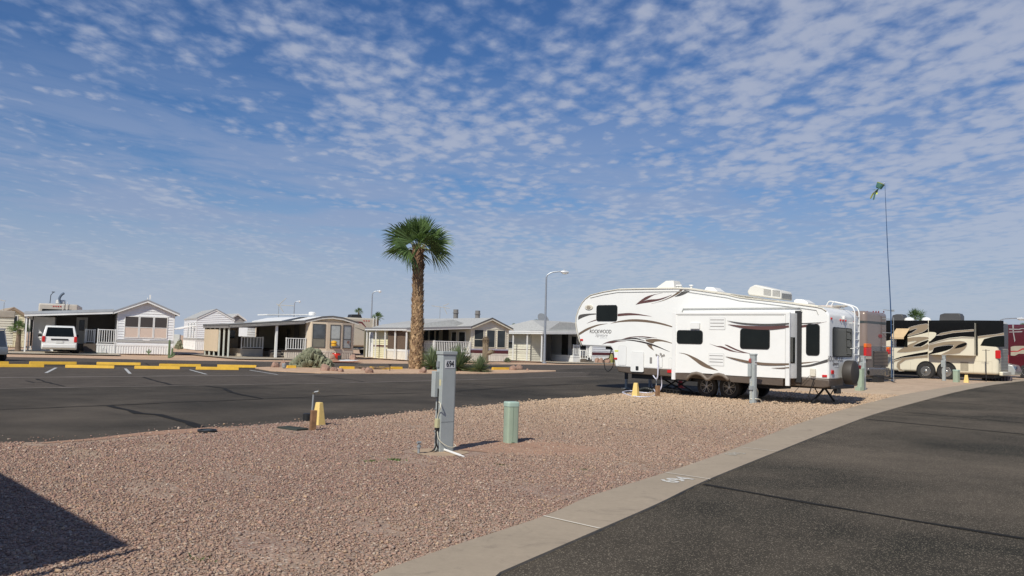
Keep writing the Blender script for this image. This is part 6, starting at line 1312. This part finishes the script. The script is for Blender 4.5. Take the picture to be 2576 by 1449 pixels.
r = ray(k4(1640,505)); k = 105/r.y; t = thing('satellite_dish', 'grey mesh satellite dish above the roofs by the light pole', 'satellite dish', (r.x*k, r.y*k, EYE+r.z*k-2.0)); MB().tube([(0,0,0),(0,0,2.0)], .05, 6).build('mast', galv, t); m = MB().lathe([(.02,0),(.5,.08),(.9,.28)], 0, 0, 20); d_ = m.build('dish', galv, t); d_.location = (0,0,2.0); d_.rotation_euler = (rad(60), 0, rad(40))
# red pot and white gravel by the beige house
t = thing('flower_pot', 'glossy red pot among rocks at the beige house corner', 'flower pot', G(kB(2200,1035))); MB().lathe([(.16,0),(.30,.12),(.33,.30),(.28,.42),(.30,.45)], 0, 0, 18).build('pot', mat('red_glaze', (.55,.03,.01), .2), t, smooth='auto'); MB().lathe([(.03,.4),(.05,.5),(.01,.6)], 0, 0, 8).build('plant', grn, t)
o = MB().box(-.12,.12,-.1,.1,0,.32).build('garden_lantern', black, bevel=.02); o.location = G(kB(2248,1042)); tag(o, 'small black lantern next to the red pot', 'lantern')
patch('white_gravel_bed', [G2(*kB(*p)) for p in ((2230,1048),(2330,1040),(2440,1040),(2510,1052),(2420,1062),(2260,1062))], .035, mat('white_pebbles', (.74,.72,.68), .9, bump=.4, bscale=30), 5)
patch('mulch_bed', [G2(*kB(*p)) for p in ((2130,1050),(2300,1062),(2480,1062),(2570,1070),(2400,1078),(2150,1072))], .03, gravel_red, 5)
# ------------------------------------------------------------------ motorhomes on the right
k7 = K(2340, 760, 4.263); kR = K(2640, 830, 6.301)
cream_p = mat('cream_gelcoat', (.74,.68,.53), .25, var=.02, coat=.4); black_p = mat('black_gelcoat', (.008,.008,.008), .25, var=.1, spec=.2); tan_p = mat('tan_gelcoat', (.30,.235,.16), .3, var=.04, coat=.3); out_p = mat('silver_outline', (.60,.57,.52), .3)
MF = Frame(28.5, 50.0, -42, .17)
mh = fthing(MF, 'motorhome', 'black and cream motorhome with swirling tan graphics and two rear axles', 'motorhome')
zr_ = MF.side(k7(1600,517))[1]; zb_ = MF.side(k7(1440,1145))[1]; xl = -11.5
mb_ = MB().box(xl, 0, 0, 2.55, zb_, zr_).build('body', cream_p, mh, bevel=.16, seg=4)
OUT = []
def outline(pts, y, par, off):
    P3 = [(x, y-off, z) for x, z in pts]; MB().tube(P3+[P3[0]], .011, 4, caps=False).build('pinstripe', out_p, par)
def mpoly(pts, y, m_, off=.004, sm=4, par=None):
    p = [MF.side(k7(*q), y) for q in (pts if sm == 0 else catmull(pts+[pts[0]], sm)[:-1])]
    q = [p[0]]
    for a in p[1:]:
        if math.dist(a, q[-1]) > .004: q.append(a)
    if m_ is tan_p: outline(q, y, par or mb_, off)
    return MB().prism(q, y-off, y-.0005).build('paint_graphic', m_, par or mb_)
top_y = 516
mpoly([(300,top_y),(905,top_y),(905,655),(700,705),(600,720),(470,745),(300,780)], 0, black_p, .003, 0)
mpoly([(912,top_y),(1490,top_y),(1490,700),(912,700)], 0, black_p, .003, 0)
mpoly([(1490,top_y),(1790,519),(1790,665),(1700,682),(1600,692),(1490,706)], 0, black_p, .003, 0)
mpoly([(1518,812),(1540,770),(1562,735),(1650,712),(1750,697),(1800,702),(1800,826),(1700,826)], 0, glass, .008, 0)
mpoly([(1490,704),(1600,690),(1700,680),(1795,662),(1795,690),(1700,700),(1600,715),(1490,728)], 0, tan_p, .006, 0)
mpoly([(680,600),(800,568),(892,557),(905,575),(903,610),(840,655),(740,685),(690,697),(660,690),(720,660),(775,620),(760,612),(690,636),(660,630)], 0, tan_p, .007, 2)
mpoly([(520,810),(560,770),(660,725),(800,708),(903,713),(903,735),(800,770),(740,810),(735,828),(830,825),(902,790),(903,850),(760,880),(620,895),(540,890),(590,850),(700,790),(780,760),(700,765),(600,790)], 0, tan_p, .007, 2)
mpoly([(728,822),(780,790),(903,745),(895,775),(820,822)], 0, black_p, .009, 2)
mpoly([(470,982),(600,938),(760,905),(903,882),(903,915),(760,935),(600,955),(480,985)], 0, black_p, .009, 0)
mpoly([(465,1000),(600,955),(760,938),(903,922),(903,955),(760,965),(640,985),(575,1030),(580,1080),(630,1112),(565,1112),(535,1060),(545,1010),(600,978),(520,1000),(468,1040)], 0, tan_p, .006, 0)
# slide
a = MF.side(k7(912,920), -.5); b = MF.side(k7(1446,930), -.5); zt_ = MF.side(k7(1100,545), -.5)[1]
sl_ = MB().box(a[0], b[0], -.5, .01, (a[1]+b[1])/2, zt_).build('slide_out', cream_p, mh, bevel=.02); SYm = -.5
P = lambda pts, m_, off, sm=2: mpoly(pts, SYm, m_, off, sm, sl_)
P([(911,543),(1448,543),(1448,712),(1300,705),(1150,722),(1020,755),(915,790)], black_p, .003, 0)
P([(915,652),(980,655),(1002,672),(990,705),(950,742),(915,762)], cream_p, .006)
P([(1000,695),(1060,665),(1200,640),(1442,622),(1442,642),(1200,662),(1060,690)], tan_p, .006, 0)
P([(915,795),(1020,760),(1150,728),(1300,712),(1442,716),(1442,728),(1300,724),(1150,740),(1020,772),(915,808)], tan_p, .007, 0)
P([(915,808),(1100,765),(1290,757),(1350,775),(1365,800),(1340,850),(1290,890),(1270,905),(1180,917),(1060,917),(1150,870),(1208,812),(1100,812),(980,832),(965,860),(915,872)], tan_p, .006)
P([(915,905),(960,878),(975,838),(1100,806),(1200,803),(1170,850),(1050,888),(915,915)], black_p, .008)
P([(1212,848),(1260,803),(1355,776),(1352,805),(1300,832)], black_p, .008)
MB().box(b[0]-.001, b[0]+.08, -.06, .02, (a[1]+b[1])/2+.05, zt_).build('slide_seal', black_p, sl_)
w1 = MF.side(k7(555,630)); w2 = MF.side(k7(665,715)); aw = MB().add([(w1[0]-.1,-.03,w1[1]+.1),(w2[0]+.15,-.03,w1[1]+.1),(w2[0]-.05,-.55,w2[1]),(w1[0]-.3,-.55,w2[1]),(w1[0]-.3,-.56,w2[1]-.12),(w2[0]-.05,-.56,w2[1]-.12)], [(0,3,2,1),(3,4,5,2)]).build('window_awning', mat('awning_tan', (.58,.42,.24), .8), mh)
MB().prism([(w1[0]-.1,w2[1]-.6),(w2[0],w2[1]-.6),(w2[0],w2[1]+.05),(w1[0]-.1,w2[1]+.05)], -.02, -.004).build('side_window', glass, mh)
for x in (880, 1122):
    c_ = MF.side(k7(x, 1118)); xx = c_[0]
    m = MB().prism([(xx+.56*math.cos(t*.1745), .52+.60*math.sin(t*.1745)) for t in range(37)], -.006, -.001); m.build('wheel_well', mat('well_black', (.01,.01,.01), .9), mh)
    ty = wheel(xx, -.06, .50, mh, .29, spokes=0, w=.28, rim_m=chrome); m = MB().lathe([(.28,-.065),(.26,-.03),(.20,-.01),(.10,-.06),(.07,-.14),(.0,-.15)], xx, .50, 24, 'y'); m.build('hub_cap', chrome, ty, smooth='auto')
for x0, x1, z0, z1 in ((1285,1378,1005,1105),): g0_ = MF.side(k7(x0,z1)); g1_ = MF.side(k7(x1,z0)); MB().box(g0_[0], g1_[0], -.012, -.001, g0_[1], g1_[1]).build('radiator_grille', mat('tan_grille', (.35,.31,.23), .6), mh)
m = MB()
for x in (700, 1435, 1655): g = MF.side(k7(x,1000)); m.box(g[0]-.006, g[0]+.006, -.004, -.001, zb_+.1, g[1])
g = MF.side(k7(1440,995)); g3 = MF.side(k7(1655,995)); m.box(g[0], g3[0], -.004, -.001, g[1], g[1]+.012); m.each('compartment_seam', mat('seam_tan', (.45,.40,.3)), mh)
# rear cap
MB().prismx(rrect(.16, 2.39, 1.98, zr_-.14, .08), .001, .016).build('rear_panel', black_p, mh); m = MB()
for i in range(14): m.box(.021, .05, .35, 2.2, .72+i*.09, .76+i*.09)
rg = MB().box(.001, .02, .30, 2.25, .65, 1.98).build('rear_grille', mat('grille_cream', (.42,.38,.30), .5), mh); m.build('grille_slats', mat('grille_silver', (.55,.52,.45), .4, .2), rg)
for y_ in (2.43,): MB().box(-.10, .03, y_-.08, y_+.05, 1.12, 1.62).build('tail_light', red_lens, mh, bevel=.03)
g = MF.side(k7(1725,915)); MB().prism(rrect(g[0]-.14, g[0]+.14, g[1]-.24, g[1]+.24, .05), -.03, -.001).build('tail_light', red_lens, mh, bevel=.01)
MB().box(-.02, .18, .2, 2.35, zb_-.05, .62).build('bumper', cream_p, mh, bevel=.05); MB().box(-8, -.3, .3, 2.3, .22, zb_+.02).build('chassis', dk_metal, mh)
for x0, x1, h_ in ((1055,1310,.42),(500,640,.38)):
    g = MF.side(k7(x0,515), 1.2); g1_ = MF.side(k7(x1,515), 1.2); MB().prism([(g[0],g[1]-.1),(g[0]+.05,g[1]+h_*.8),(g[0]+.3,g[1]+h_),(g1_[0]-.1,g[1]+h_),(g1_[0],g[1]+h_*.6),(g1_[0],g[1]-.1)], .8, 1.6).build('air_conditioner', mat('dark_ac', (.06,.06,.062), .5), mh, bevel=.04)
for x0, x1 in ((625,745),(830,940)): g = MF.side(k7(x0,520), 1.2); g1_ = MF.side(k7(x1,520), 1.2); r_ = (g1_[0]-g[0])/2; MB().lathe([(r_,g[1]-.15),(r_,g[1]+.05),(r_*.8,g[1]+.16),(r_*.3,g[1]+.22)], (g[0]+g1_[0])/2, 1.2, 18).build('satellite_dome', white_p, mh, smooth='auto')
m = MB(); g = MF.side(kR(480,930)); gb_ = MF.loc(G(kR(455,1385))); m.tube([(gb_.x,gb_.y,0),(gb_.x,gb_.y,1.9)], .025, 6); m.tube([(gb_.x-.2,gb_.y,1.85),(gb_.x+.2,gb_.y,1.85)], .012, 5); o = m.build('garden_stake', dk_metal); o.location = MF.world(0,0,0); o.rotation_euler.z = MF.a; tag(o, 'thin metal stake standing before the rear of the black and cream motorhome', 'stake')
sb_ = thing('step_stool', 'dark slatted mat rolled on the ground behind the black and cream motorhome', 'mat', G(kR(640,1370)), rad(-40)); MB().box(-.8,.8,-.2,.2,0,.3).build('frame', mat('purple_grey', (.10,.08,.09), .7), sb_, bevel=.05); m = MB()
for i in range(9): m.box(-.75+i*.17,-.69+i*.17,-.22,-.201,.03,.28)
m.build('slats', mat('pale_slat', (.3,.27,.27)), sb_)
sb_.name = 'ground_mat'
# --- brown motorhome, rear towards us
bz = mat('bronze_gelcoat', (.29,.22,.18), .3, .25, var=.03, coat=.6); bz2 = mat('grey_bronze', (.16,.145,.135), .25, .4, var=.03, coat=.5); bz3 = mat('dark_green_stripe', (.05,.06,.06), .25)
BF = Frame(18.06, 43.5, -47, .1); bm_ = fthing(BF, 'motorhome', 'bronze-brown motorhome seen from behind with a louvred engine grille', 'motorhome')
def be(p, x=0): return BF.end(k7(*p), x)
zt_ = be((300,415))[1]; zb_ = be((300,1165))[1]; bw = min(2.55, max(2.3, be((452,700))[0]))
bb = MB().box(-10.5, 0, 0, bw, zb_, zt_).build('body', bz, bm_, bevel=.20, seg=5)
def band(z0, z1, m_, n='paint_band'):      # wraps the side and the rounded rear corner
    m = MB(); r_ = .205; pts = [(-10.3,-.003),(-r_,-.003)]+[(-r_+r_*math.sin(a), r_-.003-r_*math.cos(a)) for a in [i*.196 for i in range(1, 9)]]+[(.004,bw-.2)]
    m.add([(x,y,z0) for x, y in pts]+[(x,y,z1) for x, y in pts], [(i,i+1,i+1+len(pts),i+len(pts)) for i in range(len(pts)-1)]); return m.build(n, m_, bb)
band(be((300,560))[1], be((300,530))[1], bz3); band(zb_+.05, be((300,820))[1], bz2)
b1 = be((265,1060)); b2 = be((428,880)); gr = MB().box(.005, .03, b1[0], b2[0], b1[1], b2[1]).build('engine_grille', mat('grille_dark', (.04,.04,.04), .5), bm_); m = MB()
for i in range(11): z = b1[1]+(b2[1]-b1[1])*(i+.5)/11; m.add([(.031,b1[0],z-.02),(.031,b2[0],z-.02),(.055,b2[0],z+.022),(.055,b1[0],z+.022)], [(0,1,2,3)])
m.build('grille_slats', mat('slat_silver', (.35,.35,.36), .3, .6), gr)
for p0_, p1_2 in (((175,935),(238,790)), ((440,915),(468,830))):
    a = be(p0_, .02); b = be(p1_2, .02); h_ = b[1]-a[1]; tl = MB().box(-.10, .04, a[0], b[0], a[1], a[1]+h_*.68).build('tail_light', red_lens, bm_, bevel=.02); MB().box(-.10, .041, a[0], b[0], a[1]+h_*.69, b[1]).build('turn_signal', amber_lens, bm_, bevel=.02); MB().box(-.08,.038,a[0],b[0],a[1]-.14,a[1]-.01).build('reverse_lamp', mat('lamp_clear', (.55,.5,.42), .3), bm_)
a = be((190,1165), .1); MB().box(-.2, .16, .03, bw-.05, zb_-.05, zb_+.42).build('bumper', bz2, bm_, bevel=.08, seg=3); a = be((205,1125), .17); MB().tube([(.15,a[0],a[1]),(.19,a[0],a[1])], .11, 14).build('fog_lamp', glass, bm_)
m = MB()
for x in (190,262,295,325,385): a = be((x,412), -.12); m.lathe([(.035,a[1]-.06),(.03,a[1]+.025)], -.12, a[0], 8)
m.each('clearance_light', mat('dark_red_lens', (.2,.01,.01), .2), bm_); m = MB().box(-.02, .1, bw*.5-.1, bw*.5+.1, zt_-1.5, zt_-1.4)
a = be((345,700), .01); MB().prismx([(a[0]+.22*math.cos(t*.5236), a[1]+.10*math.sin(t*.5236)) for t in range(12)], .004, .012).build('badge', mat('badge_red', (.3,.05,.05), .3), bm_)
MB().box(-6, -.3, .3, 2.2, .3, zb_+.02).build('chassis', dk_metal, bm_)
for y in (.08, bw-.36): wheel(-3.2, y, .5, bm_, .28, spokes=0, w=.28); 
m = MB(); m.box(-.4,.35,bw*.5-.05,bw*.5+.05,.32,.44); m.tube([(.3,bw*.5,.38),(.75,bw*.5+.1,.30)], .04, 6); m.tube([(.2,bw*.5-.4,.4),(.9,bw*.5+.3,.06)], .025, 6); m.build('tow_hitch', dk_metal, bm_)
MB().box(.1,.4,.5,1.2,.10,.38).build('mud_flap', black, bm_)
g = BF.side(q6(1240,380), 1.0); g2_ = BF.side(q6(1478,380), 1.0); MB().box(-3.6, -2.2, .8, 1.7, zt_-.02, zt_+.36).build('air_conditioner', mat('pink_beige', (.60,.50,.43), .5), bm_, bevel=.08, seg=3)
m = MB(); m.tube([(-1.6,.5,zt_),(-1.6,.5,zt_+.25)], .03, 6); m.tube([(-1.9,.3,zt_+.25),(-1.3,.7,zt_+.30)], .05, 6); m.tube([(-1.9,.7,zt_+.32),(-1.3,.3,zt_+.22)], .05, 6); m.build('folded_aerial', mat('aerial_tan', (.45,.42,.36)), bm_)
# ladder and whip pole at its rear corner
xl_ = .25; yl = be((472,900), xl_)[0]; yl2 = be((500,900), xl_)[0]; zl_ = be((485,470), xl_)[1]
m = MB(); m.tube([(xl_,yl,.0),(xl_,yl,zl_)], .022, 6); m.tube([(xl_,yl2,.0),(xl_,yl2,zl_)], .022, 6)
for i in range(9): z = .4+i*(zl_-.5)/9; m.tube([(xl_,yl,z),(xl_,yl2,z)], .014, 5)
for zz_ in (500,662,825): z = be((450,zz_), xl_)[1]; m.tube([(0,yl-.5,z),(xl_,yl,z)], .02, 5)
m.build('ladder', galv, bm_)
wp = thing('flagpole', 'tall thin blue telescoping pole at the corner of the bronze motorhome', 'flagpole', BF.world(xl_+.05, yl-.02, 0)); wpl = wp.location; dd = math.hypot(wpl.x, wpl.y)
def zat(p): r = ray(p); return EYE+r.z*dd/math.hypot(r.x, r.y)-wpl.z
def lat(p): r = ray(p); k = dd/math.hypot(r.x, r.y); return Vector((r.x*k-wpl.x, r.y*k-wpl.y, EYE+r.z*k-wpl.z))
m = MB(); tp = lat((2226,460)); mid = lat((2233,630)); lw = lat((2241,790)); m.tube(catmull([(0,0,0), tuple(lw), tuple(mid), tuple(tp)], 5), [.032]*6+[.028]*3+[.022]*3+[.016]*2+[.011]*2, 8); m.build('pole', mat('blue_pole', (.03,.075,.17), .4, .2), wp, smooth='auto')
m = MB(); a = lat((2246,782)); b = lat((2222,779)); m.tube([tuple(b), tuple(a)], .02, 5); m.box(a.x-.07,a.x+.07,a.y-.03,a.y+.03,a.z-.04,a.z+.06); m.build('bracket', galv, wp)
# wind sock
ws_ = thing('wind_sock', 'green and yellow wind sock with tails streaming from the top of the tall pole', 'wind sock', wpl+tp); kw = K(2340, 460, 3.293)
def wl(x, y): v = lat(kw(x, y))-tp; return v
c0 = wl(270,152); c1_ = wl(250,190); c2_ = wl(222,225)
m = MB().tube([tuple(c0), tuple(c0.lerp(c1_,.5)), tuple(c1_)], [.20,.18,.15], 14, caps=False); m.build('tube', mat('sock_green', (.06,.16,.13), .7, var=.2), ws_); MB().tube([tuple(c0+(c0-c1_)*.12), tuple(c0)], [.215,.20], 14, caps=False).build('mouth_ring', mat('sock_yellow', (.50,.55,.08), .6), ws_)
for i, (px_, py_, cm) in enumerate(((178,285,'y'),(205,295,'g'),(190,262,'g'),(235,245,'y'),(200,205,'y'))):
    s0_ = wl(245,198); e_ = wl(px_, py_); d_ = (e_-s0_); sd = Vector((.8,.2,.3)).normalized()*.06; mdl = s0_+d_*.5+Vector((.03*i-.06,.05*i,.03)); MB().add([s0_-sd, s0_+sd, mdl+sd, mdl-sd, e_+sd*.9, e_-sd*.9], [(0,1,2,3),(3,2,4,5)]).build('tail', mat('sock_green' if cm == 'g' else 'sock_yellow', (.5,.5,.1)), ws_)
m = MB().tube([(0,0,0), tuple((c0+(c0-c1_)*.12)+Vector((.1,0,.05)))], .008, 4); m.build('cord', white_p, ws_)
# --- maroon motorhome and silver car behind
RF = Frame(38.5, 59, -42, .2); rm_ = fthing(RF, 'motorhome', 'maroon motorhome with silver and beige stripes at the right picture edge', 'motorhome'); zt_ = RF.side(kR(1000,392))[1]; red_p = mat('maroon_gelcoat', (.085,.012,.018), .18, coat=.6)
rb = MB().box(-11.5, 0, 0, 2.5, .55, zt_).build('body', red_p, rm_, bevel=.15, seg=3); sv = mat('silver_gelcoat', (.42,.40,.38), .3, .3)
def rp(pts, m_, off=.006): MB().prism([RF.side(kR(*p)) for p in pts], -off, -.0005).build('paint_graphic', m_, rb)
for pts in ([(850,465),(1020,470),(1060,458),(1400,462),(1400,470),(1070,470),(1030,485),(850,483)], [(850,520),(1000,512),(1085,508),(1075,525),(1000,528),(850,530)], [(905,395),(935,395),(930,520),(960,670),(945,700),(915,520)]): rp(pts, sv)
rp([(880,780),(950,765),(1400,760),(1400,860),(1300,900),(1020,900),(950,935),(880,930)], mat('stone_gelcoat', (.38,.34,.26), .3), .005); rp([(880,850),(1000,850),(1080,805),(1400,800),(1400,835),(1080,830),(1010,865),(880,868)], mat('red_stripe', (.42,.02,.03), .3), .008)
MB().box(-11, -.2, .3, 2.2, .25, .6).build('chassis', dk_metal, rm_)
for x in (-2.6,-9): wheel(x, -.04, .48, rm_, .27, spokes=0)
sv_ = mat('silver_car_paint', (.48,.49,.47), .2, .3, coat=.5)
svf = G((2538,952)); t = vehicle('parked_car', 'silver car nosing out from behind the black and cream motorhome', 'car', (29.6, 59.0, .2), rad(-42), [(-.1,.35),(-.15,.75),(.1,1.0),(.9,1.62),(2.8,1.68),(3.6,1.12),(4.6,.95),(4.75,.6),(4.7,.3),(0,.3)], 1.85, 1.0, 1.68, 1.4, sv_, (.85,3.8), glass_side=([(.9,1.08),(3.3,1.08),(2.75,1.55),(1.1,1.55)],))
MB().box(4.5,4.78,-.85,-.45,.68,.88).build('headlight', mat('headlight_blue', (.1,.14,.2), .1), t, bevel=.03)
MB().box(-.2,-.05,-.8,-.5,.7,.85).build('tail_light', red_lens, t, bevel=.02)
# ------------------------------------------------------------------ the camper beside the photographer whose shadow falls in the lower left corner
tip = G((302,1374)); off = Vector((-sdir.x, -sdir.y, 0))/math.tan(SUN_EL)/Vector((sdir.x, sdir.y)).length
hC = 3.2; corner = Vector((tip.x+.12, tip.y-.02, 0))-off*hC; ed = (G((0,1200))-G((302,1374))); ang = math.atan2(ed.y, ed.x)
CF = Frame(corner.x, corner.y, math.degrees(ang), 0); nb_ = fthing(CF, 'camper_trailer', 'white camper trailer standing out of frame on the left', 'travel trailer')
MB().box(0, 8.5, .0, 2.4, .55, hC).build('body', white_gel, nb_, bevel=.02); MB().box(.2, 8.3, .2, 2.2, .3, .56).build('chassis', dk_metal, nb_)
for x in (3.6, 4.5): wheel(x, .05, .35, nb_, .22); wheel(x, 2.35, .35, nb_, .22, flip=-1)
for x in (1.2, 5.8): f = MB().prism(rrect(x, x+1.2, 1.5, 2.2, .08), -.02, -.001).build('window', glass, nb_); f = MB().prism(rrect(x, x+1.2, 1.5, 2.2, .08), 2.401, 2.42).build('window', glass, nb_)
tp2 = G((352,1388)); ap = Vector((tp2.x, tp2.y, 0))-off*2.9; o = MB().tube([(0,0,0),(0,0,2.9)], .035, 8).build('awning_pole', galv); o.location = ap; tag(o, 'thin metal awning pole standing out of frame beside the camper', 'pole')

for i, (x, y, hh_, lab) in enumerate(((31.5, 31.0, 3.5, 'white and beige motorhome across the road beyond the right picture edge'), (40.0, 40.5, 3.3, 'white trailer across the road beyond the right picture edge, farther along'))):
    XF = Frame(x, y, 48, 0); xr_ = fthing(XF, 'motorhome' if i == 0 else 'camper_trailer', lab, 'motorhome' if i == 0 else 'travel trailer')
    MB().box(0, 9, 0, 2.5, .6, hh_).build('body', white_gel, xr_, bevel=.12); MB().box(.3, 8.7, .3, 2.2, .25, .62).build('chassis', dk_metal, xr_)
    for y_ in (-.012, 2.501): MB().box(.1, 8.9, y_, y_+.011, .75, 1.25).build('paint_stripe', tan_p, xr_)
    for a_ in (1.0, 3.4, 6.2):
        for y_ in (-.02, 2.501): MB().box(a_, a_+1.3, y_, y_+.019, 1.7, 2.5).build('window', glass, xr_)
    for a_ in (2.0, 6.6): wheel(a_, .05, .42, xr_, .25); wheel(a_, 2.45, .42, xr_, .25, flip=-1)
